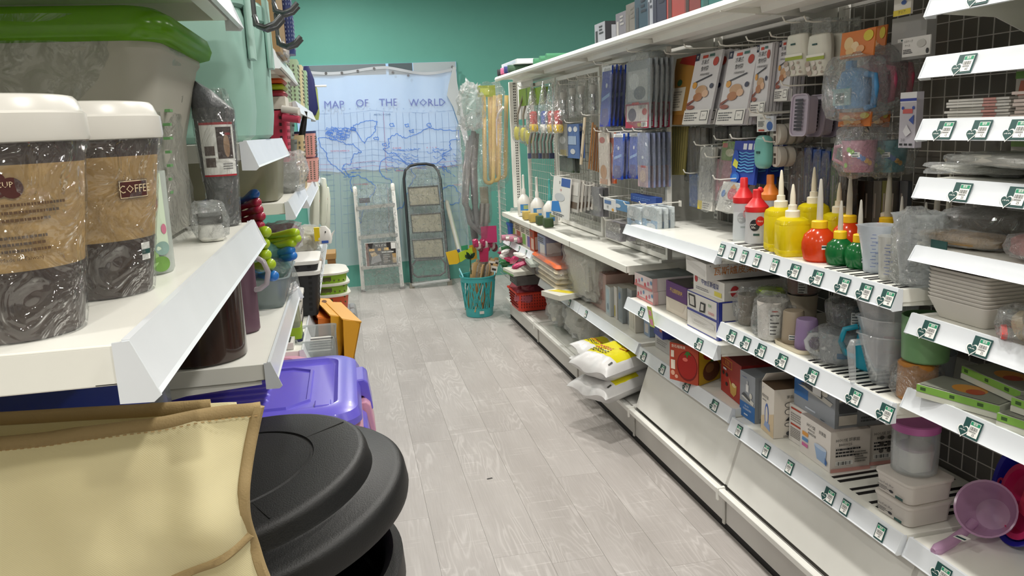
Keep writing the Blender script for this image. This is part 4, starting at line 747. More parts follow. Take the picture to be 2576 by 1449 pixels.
def kcup(label,px,py,x,h_,h2):
    p=at(px,py,'x',x); t=thing('kids_cup',label,'cup',p,0,'printed kids cups'); m=mat(h_,.35)
    mk('cup_body',MB().lathe([(0,0),(.037,0),(.04,.004),(.048,.088),(.045,.088),(.037,.006),(0,.006)],28),m,t); k=MB(); a=camang(p.x,p.y)
    for i in range(8): u=-.04+.08*((i*3)%8)/8; v=.02+.05*((i*5)%8)/8; wdisc(k,u,v,.007,.007,.0405+.008*v/.088+.001,a,0,i%3)
    sticker(k,-.01,.05,.022,.014,.0465,a,0,3,4,2)
    mk('printed_flowers',k,[mat('#8ac04a',.5),mat(h2,.5),mat('#d8a03a',.5),TAGWHITE,DKGREEN],t,smooth=0); mk('handle',MB().tube([(-.02,.035,.075),(-.035,.06,.07),(-.037,.064,.035),(-.02,.036,.018)],.006,8),m,t,smooth=1.2)
    mk('wrapping',MB().blob((0,0,.06),(.12,.12,.15),.6,.15,8,16,10,seed=px),FILM,t,smooth=0)
kcup('pink printed kids cup hanging in film',2160,432,1.42,'#c07f94','#5a78b8'); kcup('teal printed kids cup hanging right of the pink one',2236,432,1.50,'#3f8a96','#4a70b0')
pack('hook_pack','yellow and white header pack near the top right corner','pack',2250,-10,2292,38,1.42,.006,'#d8d4cc',[('-x','r',0,0,1,.3,'#d6c03a'),('-x','t',.5,.15,.2,'クリア',K,0,.8),('-x','e',.6,.65,.15,.12,'#3c5a9a')],1)
pack('plastic_case','big dull clear case below the yellow header pack','case',2245,40,2330,150,1.50,.03,'#a5a4a2',[('-x','r',.2,.42,.5,.5,'#dddcd8'),('-x','r',.3,.44,.42,.48,'#2b4a45')],1)
pack('paper_label','white paper label with a small black dot, hanging near the top right','label',2272,92,2340,140,1.44,.003,'#d0cecb',[('-x','t',.22,.8,.14,'バスケーブ',K,0,.4),('-x','t',.2,.58,.14,'ケース',K),('-x','l',.05,.15,.4,.4,3,K),('-x','e',.92,.2,.05,.14,'#2a2a2c'),('-x','e',.7,.62,.16,.2,'#b4b2ae')],1)
pack('knife_pack','narrow white and blue boxed pack left of the edge shelves','pack',2264,232,2304,372,1.40,.02,'#b6b2bc',[('-x','r',0,.82,1,1,'#d8d8da'),('-x','r',0,.84,1,.89,'#2a3a94'),('-x','r',.2,.62,.8,.7,'#c05a58'),('-x','e',.2,.72,.08,.03,'#2f4a9c'),('-x','e',.85,.72,.08,.03,'#2f4a9c'),('-x','p',[(.6,.5),(.9,.6),(.9,.42)],'#38509c'),('-x','t',.3,.14,.07,'210',K),('-x','r',.1,.04,.3,.08,K),('-x','r',.4,.04,.6,.08,K),('-x','r',.7,.04,.9,.08,K),('-x','p',[(.3,.3),(.5,.42),(.8,.28),(.5,.2)],'#d0ced2')],1)
for k,(px,c_,n_) in enumerate(((2022,'#27386a','dark blue pouch'),(2044,'#2a4a8c','blue pouch with a clear window'),(2066,'#1d3a7c','navy pouch'),(2090,'#3a6a4c','green bottle brush pack'),(2108,'#35363a','black pen pack'),(2004,'#4a4038','brown brush pack'),(1985,'#55504c','grey brush pack'))):
    pack('brush_pack',n_+' behind the squeeze bottle nozzles','pack',px,372+4*(k%3),px+19,545,1.5,.015,c_,[('-x','r',.2,.1,.45,.6,'#8a8f98'),('-x','r',.6,.3,.75,.9,'#55606c')],2,.03,0,'packs behind the squeeze bottles',None,.012,W2)
for k in range(7):
    pack('brush_pack',('dull red brush pack','brown packet','dark spatula pack','grey packet','olive packet','black packet','slate packet')[k]+' low on the grid behind the yellow bottles','pack',2130+22*k,455,2150+22*k,560,1.58,.015,('#7a2f2a','#5a4a3c','#403c3a','#6a6864','#6a6a3c','#2c2c2e','#4a5058')[k],[('-x','r',.2,.1,.4,.7,'#96908a')],1,.03,0,'packs low on the grid',None,0,W2)
# grid with blue bags
W3='on the grid with the blue bags'; XB=1.30
BB=[('-x','p',[(.1,.42),(.9,.5),(.9,.56),(.1,.48)],'#8fb8ea'),('-x','p',[(0,0),(1,0),(.8,.3),(.2,.3)],'#2a2f8c'),('-x','e',.55,.68,.1,.04,'#dfe8f4'),('-x','r',0,.92,1,1,'#dcdfe4')]
pack('bag_pack','blue vacuum bag pack in the top row of bags','pack',1514,166,1536,318,XB,.007,'#1f46b8',BB,6,.022,.08,'blue vacuum bags',1.42,.01,W3)
pack('pouch_pack','silver pouch with a red bottom label beside the blue bags','pack',1578,152,1634,322,XB+.02,.01,'#9aa2a8',[('-x','r',.08,.4,.92,.86,'#c4cacc'),('-x','e',.35,.7,.22,.12,'#dde2e4'),('-x','e',.6,.52,.25,.1,'#7e8890'),('-x','r',0,0,1,.37,'#9c2440'),('-x','r',.05,.1,.95,.34,'#d6cfcc'),('-x','e',.3,.2,.18,.1,'#5a5068'),('-x','t',.72,.31,.06,'浮潛防水袋',K,0,.45),('-x','e',.83,.24,.1,.05,'#b8302c'),('-x','b',.7,.02,.95,.09),('-x','e',.62,.05,.08,.03,'#b89a2c'),('-x','r',.3,.35,.6,.385,'#c8302c')],5,.024,.03,'silver pouches with red labels',1.42,.012,W3,film_top=.1)
pack('soup_pack','white and orange pack with a food picture, first in the lower row','pack',1508,334,1530,465,XB,.01,'#d9cfc2',[('-x','e',.4,.86,.3,.06,'#b84a38'),('-x','e',.5,.25,.35,.14,'#c08a4a'),('-x','r',.1,.02,.9,.12,'#d0a080')],1,hk=1.42,pouch=.012,where=W3)
pack('soup_pack','orange pack with a pale picture, second in the lower row','pack',1526,334,1546,460,XB+.02,.01,'#d8612c',[('-x','e',.5,.7,.3,.12,'#e0c8a8'),('-x','r',0,.9,1,1,'#d8d2cc'),('-x','e',.5,.3,.3,.1,'#e08a6a')],1,pouch=.01,where=W3)
pack('bag_pack','blue bag pack in the lower row on the left hook','pack',1544,336,1566,450,XB+.0,.008,'#2050bc',BB,5,.022,.06,'lower blue bags',1.42,.01,W3)
pack('bag_pack','blue bag pack in the lower row on the right hook','pack',1584,334,1604,448,XB+.02,.008,'#2050bc',BB,2,.022,.05,'lower blue bags',1.42,.01,W3)
pack('pouch_pack','pale lilac picture pouch in the lower row','pack',1606,334,1630,470,XB+.02,.01,'#8a93b4',[('-x','r',0,0,1,.4,'#b39aa0'),('-x','r',.3,.36,.8,.4,'#b8302c'),('-x','e',.5,.55,.1,.03,'#dfe6ea'),('-x','e',.5,.2,.3,.12,'#c8b0a0')],5,.024,0,'lilac picture pouches',1.42,.012,W3)
pack('tissue_pack','white and blue card pack with a yellow dot, low on the first grid','pack',1520,500,1546,530,XB-.03,.012,'#d6d8d8',[('-x','r',.1,.55,.7,.85,'#5a78a8'),('-x','e',.85,.15,.1,.12,'#d8a03a'),('-x','t',.4,.3,.25,'洗衣',K)],1,hk=1.42,where=W3)
pack('tissue_pack','blue bar soap pack beside the white card','pack',1546,505,1576,530,XB-.02,.016,'#5a86ae',[('-x','e',.3,.45,.25,.2,'#d0d4d4')],1,where=W3)
t=pack('brush_pack','grey bristle brush in a clear pouch above the white shelf','brush',1526,558,1560,602,XB,.03,'#8f8b90',[('-x','r',0,.45,1,1,'#a8a29c')],2,.05,0,'bristle brushes',1.42,.02,W3)
for k in range(12): pass
WP=[('-x','r',0,0,1,.55,'#7fa8cc'),('-x','r',.1,.1,.9,.22,'#b8483c'),('-x','e',.3,.75,.18,.12,'#e8ecee'),('-x','r',.3,.5,.6,.55,'#26262a'),('-x','e',.6,.34,.3,.1,'#d8e0e8')]
pack('detergent_pack','left white and pale blue pouch of cleaning tablets','pack',1580,520,1612,590,XB-.03,.02,'#cdd6da',WP,3,.03,0,'cleaning tablet pouches',1.42,.02,W3)
pack('detergent_pack','right white and pale blue pouch of cleaning tablets','pack',1618,520,1654,592,XB-.02,.02,'#cdd6da',WP,3,.03,0,'cleaning tablet pouches',1.42,.02,W3)
pack('blue_roll','dark blue roll pack lying above the tablet pouches','pack',1590,492,1650,512,XB+.03,.03,'#24448c',[('-x','l',.1,.3,.9,.7,2,'#5a7ab8')],1)
# grid with nozzles and spatulas
W4='on the grid with the tap nozzles'
CHR=mat('#c9ccce',.12,1)
for k,(px,py,l) in enumerate(((1417,232,'first'),(1440,222,'second'),(1462,216,'third'),(1492,214,'fourth'))):
    p=at(px,py,'x',1.27+.012*k); t=thing('tap_nozzle','chrome and white tap nozzle in a clear pack, %s from the left'%l,'tap nozzle',p,0,'tap nozzles on the grid')
    mk('nozzle_head',MB().lathe([(0,0),(.018,0),(.02,-.004),(.02,-.03),(.012,-.036),(.012,-.05)],16),mat('#d6d4ce',.35),t)
    mk('nozzle_neck',MB().lathe([(.012,-.045),(.016,-.06),(.012,-.07),(.015,-.08),(.011,-.1),(.018,-.115),(.018,-.13),(0,-.13)],16),CHR,t)
    mk('wrapping',MB().blob((0,0,-.06),(.055,.06,.2),.5,.1,8,12,8,seed=k),FILM,t,smooth=0); hook(1.40,1.24+.012*k,p.y,p.z+.045,W4,l+' tap nozzle from the left')
pack('card_pack','blue card with two chrome hinges, left of the spatulas','pack',1428,312,1456,398,1.29,.006,'#4a6496',[('-x','e',.3,.85,.16,.08,'#c9ccd0'),('-x','e',.75,.85,.16,.08,'#c9ccd0'),('-x','r',.1,.4,.8,.65,'#8fa0b8'),('-x','e',.5,.2,.2,.08,'#b8babc')],2,.03,0,'blue cards',1.40,0,W4)
pack('hinge_pack','clear pack with chrome fittings and a yellow strip','pack',1406,312,1426,392,1.28,.012,'#8d8d86',[('-x','e',.5,.5,.35,.12,'#d8d8d8'),('-x','r',.2,.02,.9,.2,'#a8964a'),('-x','e',.5,.75,.25,.1,'#54545a')],3,.03,0,'clear fitting packs',1.40,.012,W4)
pack('green_pack','small dark green packet below the fitting packs','pack',1410,394,1440,432,1.3,.012,'#3f5238',[('-x','r',.1,.1,.6,.9,'#2c3c28')],2,.03,0,'dark green packets',1.40,.01,W4)
def stick(px0,py0,px1,py1,x,w_,h_,label,t_=.006,hole=False):
    a,b=at(px0,py0,'x',x),at(px1,py1,'x',x); 
    o=mk('spatula',MB().prism([(b.y-w_/2,b.z),(b.y+w_/2,b.z),(a.y+w_/2,a.z),(a.y-w_/2,a.z)],'x',x,x+t_),mat(h_,.5),None,label,'spatula','wooden spatulas and skewers',smooth=0)
    if hole:
        for f in (.2,.7): mk('handle_hole',MB().prism([(b.y+(a.y-b.y)*f+.006*math.cos(i),b.z+(a.z-b.z)*f+.012*math.sin(i)) for i in range(6)],'x',x-.0006,x),DARK,o,smooth=0)
stick(1470,295,1460,414,1.27,.035,'#c2b398','pale wooden spatula with slots, leftmost of the wooden tools',hole=True)
for k in range(5): stick(1490+5*k,308+6*k,1480+6*k,425+2*k,1.29+.012*k,.014,('#9a6a3c','#a87a4a','#8a5a34')[k%3],'brown wooden skewer, %s from the slotted spatula'%('first','second','third','fourth','fifth')[k])
hook(1.40,1.24,at(1480,290,'x',1.28).y,at(1480,288,'x',1.28).z,W4,'wooden spatulas')
TB=[('-x','t',.4,.86,.1,'50',K),('-x','r',.5,.78,1,.98,'#33549a'),('-x','e',.45,.5,.3,.1,'#b8bcc0'),('-x','p',[(0,.1),(.6,.15),(.4,.4),(0,.35)],'#2c78c0'),('-x','t',.5,.68,.08,'POP','#c04048'),('-x','l',.1,.02,.9,.1,2,K)]
pack('filter_pack','white and blue sink filter pack, front of its row','pack',1393,446,1432,546,1.245,.008,'#d6d6d2',TB,1,hk=1.40,lean=.1,where=W4)
for k in range(6): pack('filter_pack','clear sink filter pack, %s behind the white and blue one'%ORD[k],'pack',1436+9*k,450+2*k,1456+9*k,532-2*k,1.27+.012*k,.006,('#a8a6a0','#b6b2aa','#8d8b86')[k%3],[('-x','r',.1,.1,.9,.3,'#5a4a3c'),('-x','r',.1,.5,.9,.9,'#c2c0ba')],1,group='clear sink filter packs',lean=.12,where=W4)
pack('silver_pack','grey wire rack pack low on the second grid','pack',1474,470,1508,540,1.32,.02,'#77767a',[('-x','r',.1,.2,.9,.35,'#8f8d88')],2,.03,0,'grey packs',1.40,.01,W4)
# grid with brushes
W5='on the grid with the sponge brushes'
pack('green_header','green header card carrying the grey handled brushes','card',1308,222,1336,266,1.25,.006,'#7f9e2a',[('-x','r',.6,0,.7,1,'#5c7a1c')],1,hk=1.385,where=W5); pack('green_header','green header card right of the first, above the sponges','card',1338,220,1366,262,1.28,.006,'#88a82e',[('-x','r',.3,0,.4,1,'#5c7a1c')],2,.03,0,'green header cards',1.385,0,W5)
for k,(a,b,c_,d_) in enumerate(((1316,240,1302,335),(1328,240,1318,338),(1338,248,1330,345))):
    p,q=at(a,b,'x',1.25+.02*k),at(c_,d_,'x',1.22+.02*k); t=thing('dish_brush','yellow dish brush with a grey handle, %s of three'%('left','middle','right')[k],'brush',(0,0,0),0,'yellow dish brushes')
    mid=(p+q)/2+Vector((-.02,0,.0)); mk('handle',MB().tube([p,mid,q],[.006,.008,.006],8),mat('#8a8276',.4),t,smooth=1.2); mk('brush_head',MB().blob(q,(.05,.07,.1),.8,.03,8,14,8,seed=k),mat('#d9cf3a',.7,bump=.6,bs=90),t); mk('wrapping',MB().blob(q+Vector((0,0,.0)),(.075,.1,.13),.7,.12,8,12,8,seed=k),FILM,t,smooth=0)
for k,(px,c1,c2,l) in enumerate(((1342,'#c0302e','#d8b63a','red and yellow sponge in a clear pouch, leftmost of four'),(1370,'#2b50a8','#dcdcd4','blue and white sponge in a clear pouch'),(1388,'#b83230','#d8b63a','red sponge half hidden right of the blue one'),(1404,'#c23034','#d8b63a','red and yellow sponge in a clear pouch, rightmost of four'))):
    p=at(px,304,'x',1.22+.012*k); t=thing('sponge',l,'sponge',p,TH,'hanging sponges')
    mk('sponge_body',MB().rect([(.016,.03,.01,-.065),(.02,.034,.012,-.05),(.02,.034,.012,.045),(.016,.028,.01,.06)],k=4),mat(c1,.8,bump=.6,bs=120),t); mk('sponge_edge',MB().rect([(.02,.036,.012,-.07),(.024,.04,.012,-.055),(.024,.04,.012,-.03),(.02,.034,.01,-.02)],k=4),mat(c2,.8,bump=.6,bs=120),t)
    mk('pouch',MB().lathe([(.004,.24),(.02,.18),(.038,.08),(.045,.0),(.04,-.075),(0,-.08)],14),film(haze=.1),t,smooth=0)
for k in range(7):
    p,q=at(1340+9*k,322,'x',1.25+.01*k),at(1334+9*k,392,'x',1.23+.01*k); t=thing('comb_brush','grey bath brush under the sponges, %s from the left'%ORD[k],'brush',(0,0,0),0,'grey bath brushes under the sponges')
    mk('handle',MB().tube([p,(p+q)/2+Vector((-.012,.006,0)),q],.009,6),mat('#98948a' if k%2 else '#7c7a78',.4),t,smooth=1.2); mk('bristle_head',MB().cbox(q,(.03,.03,.035)),mat('#3c4464' if k%3==0 else '#5c5a58',.6),t,smooth=0)
pack('white_back_card','white back card with grey grid lines behind the brushes','card',1292,205,1342,300,1.36,.003,'#dcdcda',[],1); 
for k,(px,l) in enumerate(((1319,'leftmost'),(1352,'middle'),(1384,'rightmost'))):
    p=at(px,523,'x',1.25+.02*k); t=thing('spray_bottle','white spray bottle with a long neck and a blue label, %s of three'%l,'bottle',(p.x,p.y,.857),0,'white spray bottles')
    mk('body',MB().lathe([(0,0),(.046,0),(.05,.006),(.05,.085),(.046,.115),(.028,.14),(.014,.155)],22),mat('#d9d7d0',.35),t); mk('neck',MB().lathe([(.014,.153),(.014,.19),(.009,.2),(.008,.29),(.0,.3)],12),mat('#d9d7d0' if k<2 else '#4a9a96',.35),t)
    m=MB(); a=camang(p.x,p.y); wrect(m,-.03,.025,.03,.085,.0508,a,0,0); wrect(m,-.005,.05,.03,.078,.0512,a,0,1 if k!=1 else 2); wrect(m,-.028,.03,.01,.04,.0514,a,0,2); mk('label',m,[mat('#3f7fb8',.5),mat('#9aa870',.5),mat('#c9c6bc',.5)],t,smooth=0)
for k,(px,c_) in enumerate(((1326,'#b8a058'),(1342,'#b09850'),(1360,'#3f5030'),(1378,'#364a2c'))):
    p=at(px,538,'x',1.215+.008*k); mk('scrub_sponge',MB().rect([(.028,.034,.01,0),(.03,.036,.012,.006),(.03,.036,.012,.05),(.027,.033,.01,.055)],k=4),mat(c_,.9,bump=.6,bs=120),None,('tan' if k<2 else 'dark green')+' scrub sponge standing at the shelf front, '+('left','right','left','right')[k]+' of its colour','sponge','scrub sponges under the spray bottles',(p.x,p.y,.857),TH)
# ================= far end and lower far bays =================
def bag(name,label,cat,px0,py0,px1,py1,x,dep,inner,seed=1,group=None,amp=.16,haze=.10,items=None,p=.6,z0=None):
    y0,y1,za,zb=span(px0,py0,px1,py1,x)
    if z0 is not None: za=z0
    cx,cy,cz=x+dep/2,(y0+y1)/2,(za+zb)/2; t=thing(name,label,cat,(cx,cy,za),0,group); d=(dep,y1-y0,zb-za)
    if inner: mk('contents',MB().blob((0,0,d[2]*.47),(d[0]*.86,d[1]*.84,d[2]*.8),.5,.26,11,24,16,seed=seed+3),mat(inner,.7,bump=.3,bs=60),t,smooth=.9)
    if items: items(t,d)
    mk('clear_wrap',MB().blob((0,0,d[2]/2),d,p,amp,12,34,24,seed=seed),film(haze=haze),t,smooth=0)
    return t
def layers(cols):
    def f(t,d):
        n=len(cols)
        for i,c_ in enumerate(cols): mk('inner_pack',MB().rect([(d[0]*.4,d[1]*.4,.03,0),(d[0]*.43,d[1]*.43,.03,d[2]*.8/n*.4),(d[0]*.4,d[1]*.4,.03,d[2]*.8/n*.92)],k=4),mat(c_,.6,bump=.2,bs=80),t,loc=(0,0,d[2]*(.08+.82*i/n)))
    return f
bag('wrapped_pack','tall stack of orange topped cloth packs in crinkled film','pack',1326,645,1396,716,1.16,.3,None,2,None,.10,.08,layers(['#cfc4a8','#c9b99a','#d2c6ac','#c8bfa6','#d0622a']))
bag('foam_bag','large milky bag of foam cups left of the pink boxes','bag',1402,606,1482,772,1.25,.20,'#e6e4d8',5,'milky foam bags',.14,.18,z0=.478)
bag('foam_bag','milky bag of bowls behind the first, under the shelf','bag',1444,628,1508,775,1.50,.10,'#d4d2c4',6,'milky foam bags',.12,.22,z0=.478)
bag('foam_bag','low crinkled bag of white trays on the base deck, front','bag',1404,760,1462,905,1.26,.28,'#dddbcf',7,'milky foam bags',.16,.22,z0=.19)
bag('foam_bag','low crinkled bag of white trays on the base deck, farther back','bag',1366,745,1399,862,1.235,.28,'#c9c7bb',8,'milky foam bags',.18,.2,z0=.19)
bag('foam_bag','clear bag slumped on the base deck behind the soil sacks','bag',1484,785,1548,902,1.38,.22,'#d2d0c4',9,'milky foam bags',.14,.22,z0=.19)
p=at(1405,742,'x',1.17); carton('tray_pack','flat white pack with a yellow banner on top of the bagged trays',(1.15,p.y-.1,p.z-.015),(.16,.2,.03),'#d4d3c8',[('tx','p',[(.1,.2),(.9,.5),(.9,.9),(.2,.6)],'#d2c02e')],rot=TH+.3)
# red basket
pa=at(1302,786,'z',.172); y0,y1,z0=pa.y,pa.y+.30,.172
t=thing('red_basket','red plastic basket of pink wrapped goods jutting from the far deck','basket',(pa.x+.14,(y0+y1)/2,z0),TH); RED=mat('#c8341f',.4)
hb,hw=.14,.15; mk('basket_wall',MB().rect([(hb*.9,hw*.88,.03,0),(hb*.92,hw*.9,.03,.004),(hb,hw,.035,.135),(hb*.98,hw*.98,.033,.135),(hb*.9,hw*.88,.03,.008),(hb*.9,hw*.88,.03,.004)],k=5),RED,t)
mk('basket_rim',MB().tube([(hb*s*(1 if abs(s)==1 else 1),q,.138) for s,q in ((-1.03,-hw),(1.03,-hw),(1.03,hw),(-1.03,hw))],.008,6,close=True),RED,t)
m=MB()
for j in range(5):
    for i in range(12): m.box(-hb*(.95+.012*j)-.004,-hb*(.95+.012*j)+.002,-hw*.8+i*hw*.14,-hw*.8+i*hw*.14+.006,.025+.022*j,.035+.022*j); m.box(-hb*.8+i*hb*.14,-hb*.8+i*hb*.14+.006,-hw*(.93+.013*j)-.004,-hw*(.93+.013*j)+.002,.025+.022*j,.035+.022*j)
mk('basket_hole',m,mat('#6e1810',.6),t,smooth=0,kind='stuff')
for k in range(5): 
    b=thing('pink_pack','glossy pink wrapped pack in the red basket, %s from the far side'%ORD[k],'pack',(pa.x+.07+.06*(k%3),(y0+y1)/2-.09+.045*k,z0+.06+.04*(k%2)),k*.7,'pink packs in the red basket'); mk('pack_body',MB().blob((0,0,.04),(.15,.12,.1),.6,.2,8,14,9,seed=k),mat('#a8505c',.25),b,smooth=0)
bag('wine_bag','dull wine red bag behind the red basket','bag',1322,712,1358,780,1.37,.05,'#6e3038',11,None,.12,.12,z0=.2)
# pink / white / green sachets and flat packs beside the teal basket
q=random.Random(11)
for k in range(14):
    a,b=1264+q.uniform(0,44),620+q.uniform(0,55); p=at(a,b,'x',1.12+q.uniform(0,.1)); c_=('#b8265a','#d9d6d0','#2a6a3a','#c43a6a','#e0dcd8')[k%5]
    o=mk('sachet',MB().blob((0,0,0),(.05,.11,.035),.7,.25,6,10,6,seed=k),mat(c_,.3),None,('crimson','silvery white','green','pink','white')[k%5]+' sachet in the loose heap, %s of its colour'%ORD[k//5],'sachet','loose sachets right of the teal basket',p,(q.uniform(-.6,.6),q.uniform(-.5,.5),q.uniform(0,3)),smooth=0)
bag('sachet_bag','heap of pink and white sweets packs in film under the small shelf','bag',1262,612,1318,668,1.2,.25,'#9c4a60',13,None,.2,.12)
for k in range(5): 
    p=at(1262+10*k,598+1.5*k,'x',1.10+.02*k); mk('foil_roll',MB().tube([p,p+Vector((.22,-.02,.0))],.022,10),mat('#c2c0ba',.2,.6) if k%2 else mat('#b87088',.3),None,('silver' if k%2 else 'pink')+' foil roll lying beside the small shelf, %s'%('far left','second','third','fourth','nearest')[k],'roll','foil rolls')
carton('towel_pack','flat white and green towel pack above the red basket',(1.10,at(1300,676,'x',1.15).y-.12,at(1296,690,'x',1.13).z),(.24,.24,.03),'#cfd0c4',[('tx','r',.1,.1,.9,.9,'#d9d9cc'),('-x','r',0,0,1,.4,'#6a9a5a')],rot=TH+.1)
carton('towel_pack','dark folded cloth pack under the white and green towel pack',(1.12,at(1300,676,'x',1.15).y-.12,at(1296,690,'x',1.13).z-.07),(.24,.22,.066),'#4a4644',[('-x','l',.1,.1,.9,.9,3,'#7a7672')],rot=TH)
carton('grey_pack','grey wrapped flat pack jutting under the small shelf rail',(1.13,at(1330,644,'x',1.15).y-.13,.585),(.25,.26,.02),'#9ba49c',[('tx','r',.05,.05,.95,.95,'#aab2a8')],rot=TH-.1)
carton('dark_pack','dark wrapped flat pack under the grey one',(1.16,at(1330,644,'x',1.15).y-.11,.535),(.22,.22,.045),'#57504c',[('-x','l',.1,.1,.9,.9,4,'#857a72')],rot=TH)
# boxes on the small shelf
BX=[(1284,1298,'#c9c2a8','cream and green box, leftmost on the small shelf','#8a9a4a'),(1298,1312,'#cfc6b2','cream box with a brown drink picture','#a85a48'),(1312,1324,'#d2ccba','pale box with a green stripe','#7fae5a'),(1324,1336,'#d6cfc6','pale box with a purple mark','#7a6aa8'),(1334,1344,'#b8482a','narrow red-brown box with white windows','#d8b8a8'),(1346,1372,'#8f98b4','blue grey box with a white photo panel','#d8d8d6')]
for a,b,c_,l,d_ in BX:
    y0=at(b,612,'x',1.215).y; y1=at(a,612,'x',1.215).y; carton('small_box',l,(1.215,y0,.6495),(.11,min(y1-y0,.2)-.002,.145),c_,[('-x','r',.3,.08,.9,.6,d_),('-x','l',.1,.65,.9,.9,3,'#6a665e'),('-y','r',.05,.1,.95,.7,d_)],rot=TH)
for k in range(3): carton('small_box','blue grey box in the row behind the photo box, %s'%('first','second','third')[k],(1.33+.075*k,5.26,.6495),(.07,.15,.135),'#7780a0',[('-y','e',.5,.25+.22*i,.22,.07,'#3e4664') for i in range(3)],rot=TH,group='blue grey boxes')
p=at(1273,560,'x',1.22); t=thing('blue_bucket','blue plastic tub on the end of the small shelf','tub',(1.25,6.02,.65),0); mk('tub_body',MB().rect([(.05,.05,.01,0),(.055,.055,.012,.005),(.06,.06,.014,.10),(.066,.066,.014,.102),(.066,.066,.014,.12),(.055,.055,.012,.12)],k=4),mat('#2a63b8',.4),t); mk('wrapping',MB().blob((0,0,.16),(.1,.1,.14),.6,.2,8,14,8,seed=2),FILM,t,smooth=0)
# standing white boxes on low shelf (0.475)
BZ=.4765
carton('pink_box','tall pinkish carton standing on the low shelf beside the foam bags',(1.33,4.06,BZ),(.16,.28,.21),'#b89a94',[('-x','r',.05,.05,.95,.95,'#c4aaa2'),('-x','p',[(.1,.2),(.9,.3),(.8,.7),(.2,.8)],'#b79088'),('-x','l',.2,.35,.8,.6,4,'#a27c76'),('-y','r',.7,.45,.92,.65,'#4a4444'),('-y','r',.0,.0,1,.03,'#9a7c76')],rot=TH,faces={'-y':'#c2a59c','t':'#8a6258'})
SB=[(1.32,3.965,.09,.16,'#c8cfd2','thin pale box with a blue edged picture',[('-x','r',.2,.1,.8,.9,'#b8cfd8'),('-x','e',.5,.3,.2,.12,'#8a9aa8')]),(1.335,3.90,.055,.17,'#d9d7d2','thin white box with a yellow tag',[('-x','r',.1,.05,.4,.4,'#d2c24a'),('-y','r',.3,.2,.5,.4,'#a0545a')]),(1.33,3.80,.075,.185,'#9aa2a6','grey clear-fronted case',[('-x','r',.1,.1,.9,.9,'#8a949a'),('-x','e',.4,.75,.2,.1,'#5a7aa8')]),(1.35,3.715,.075,.19,'#a7adb0','second grey case beside the first',[('-x','r',.1,.1,.9,.9,'#959da2')]),(1.325,3.60,.10,.155,'#dbd8cc','cream white pouch box with a rounded pocket',[('-x','p',[(.2,.1),(.8,.1),(.8,.6),(.5,.7),(.2,.6)],'#cfccc0')])]
for x,y,w_,h,c_,l,pr in SB: carton('flat_box',l+' standing on the low shelf','x' and (x,y,BZ),(.14,w_-.004,h),c_,pr,rot=TH-.05,faces={'t':'#b9b6ae'})
carton('photo_card','brown and white photo card standing askew behind the cream box',(1.42,3.56,BZ),(.004,.11,.22),'#cbbfb4',[('-x','r',.1,.35,.9,.9,'#6a5444'),('-x','r',.3,.5,.6,.8,'#c9bba8')],tilt=(.25,.1,-.2))
carton('picture_pack','pack with an orange and blue picture under the narrow shelf',(1.36,3.50,BZ),(.05,.07,.15),'#9fb4d0',[('-x','e',.5,.7,.3,.15,'#c8643a'),('-x','r',.2,.1,.8,.4,'#e0dcd8')],rot=TH)
# soil sacks
SACK=mat('#d6d6d6',.35,bump=.5,bs=40)
def sack(loc,rot,d,label,full=True):
    t=thing('soil_sack',label,'sack',loc,rot,'white and yellow soil sacks'); L,W,H=d
    def P(u,v,s):
        x=(u-.5)*L; y=(v-.5)*W; ed=min(1,min(u,1-u)*5.5)*min(1,min(v,1-v)*4.5); ed=max(ed,0)**.5
        wr=.006*noise.noise(Vector((u*7,v*6,L*9+s)))+.004*noise.noise(Vector((u*17,v*15,s)))
        return (x+.01*noise.noise(Vector((v*5,0,u*3))),y,H/2*ed*s+(wr*ed if s>0 else 0)+.012*math.sin(v*9)*(1-ed))
    def reg(u,v): return 1 if .20<u<.52 and .08<v<.94 else (2 if u>.80 and v<.42 else 0)
    n1,n2=40,26; m=MB()
    for s in (1,-1):
        v=[P(i/n1,j/n2,s) for j in range(n2+1) for i in range(n1+1)]; w_=n1+1
        o=len(m.v); m.v+=v
        for j in range(n2):
            for i in range(n1): m.f.append((o+j*w_+i,o+j*w_+i+1,o+(j+1)*w_+i+1,o+(j+1)*w_+i)); m.m.append(reg((i+.5)/n1,(j+.5)/n2) if s>0 else 0)
    mk('sack_body',m,[SACK,mat('#d9cf12',.35,bump=.4,bs=40),SACK],t,smooth=1.2)
    m=MB()
    def dec(u,v,ru,rv,k,n=14): c=P(u,v,1); m.add([tuple(Vector(P(u+ru*math.cos(i*2*PI/n),v+rv*math.sin(i*2*PI/n),1))+Vector((0,0,.003))) for i in range(n)],[tuple(range(n))],k)
    def rc(u0,v0,u1,v1,k): m.add([tuple(Vector(P(u,v,1))+Vector((0,0,.0035))) for u,v in ((u0,v0),(u1,v0),(u1,v1),(u0,v1))],[(0,1,2,3)],k)
    dec(.74,.30,.05,.075,0); dec(.80,.66,.05,.05,0); dec(.70,.84,.03,.03,0); dec(.72,.74,.03,.03,0)
    for i in range(9): rc(.57+.008*i,.2,.574+.008*i,.36,1)
    rc(.39,.2,.49,.36,2); rc(.40,.22,.48,.34,3); dec(.44,.28,.028,.042,2); dec(.44,.28,.018,.028,3)
    for j in range(4):
        for i in range(7): rc(.23+.038*j,.42+.06*i,.248+.038*j,.46+.06*i,1 if j<2 else 2)
    for j in range(2):
        for i in range(5): rc(.58+.04*j,.5+.06*i,.598+.04*j,.54+.06*i,1)
    rc(.10,.10,.16,.125,1)
    mk('printed_marks',m,[mat('#1c6a34',.4),mat('#3a3a34',.4),mat('#c0391f',.4),mat('#d9cf12',.4)],t,smooth=0)
    return t
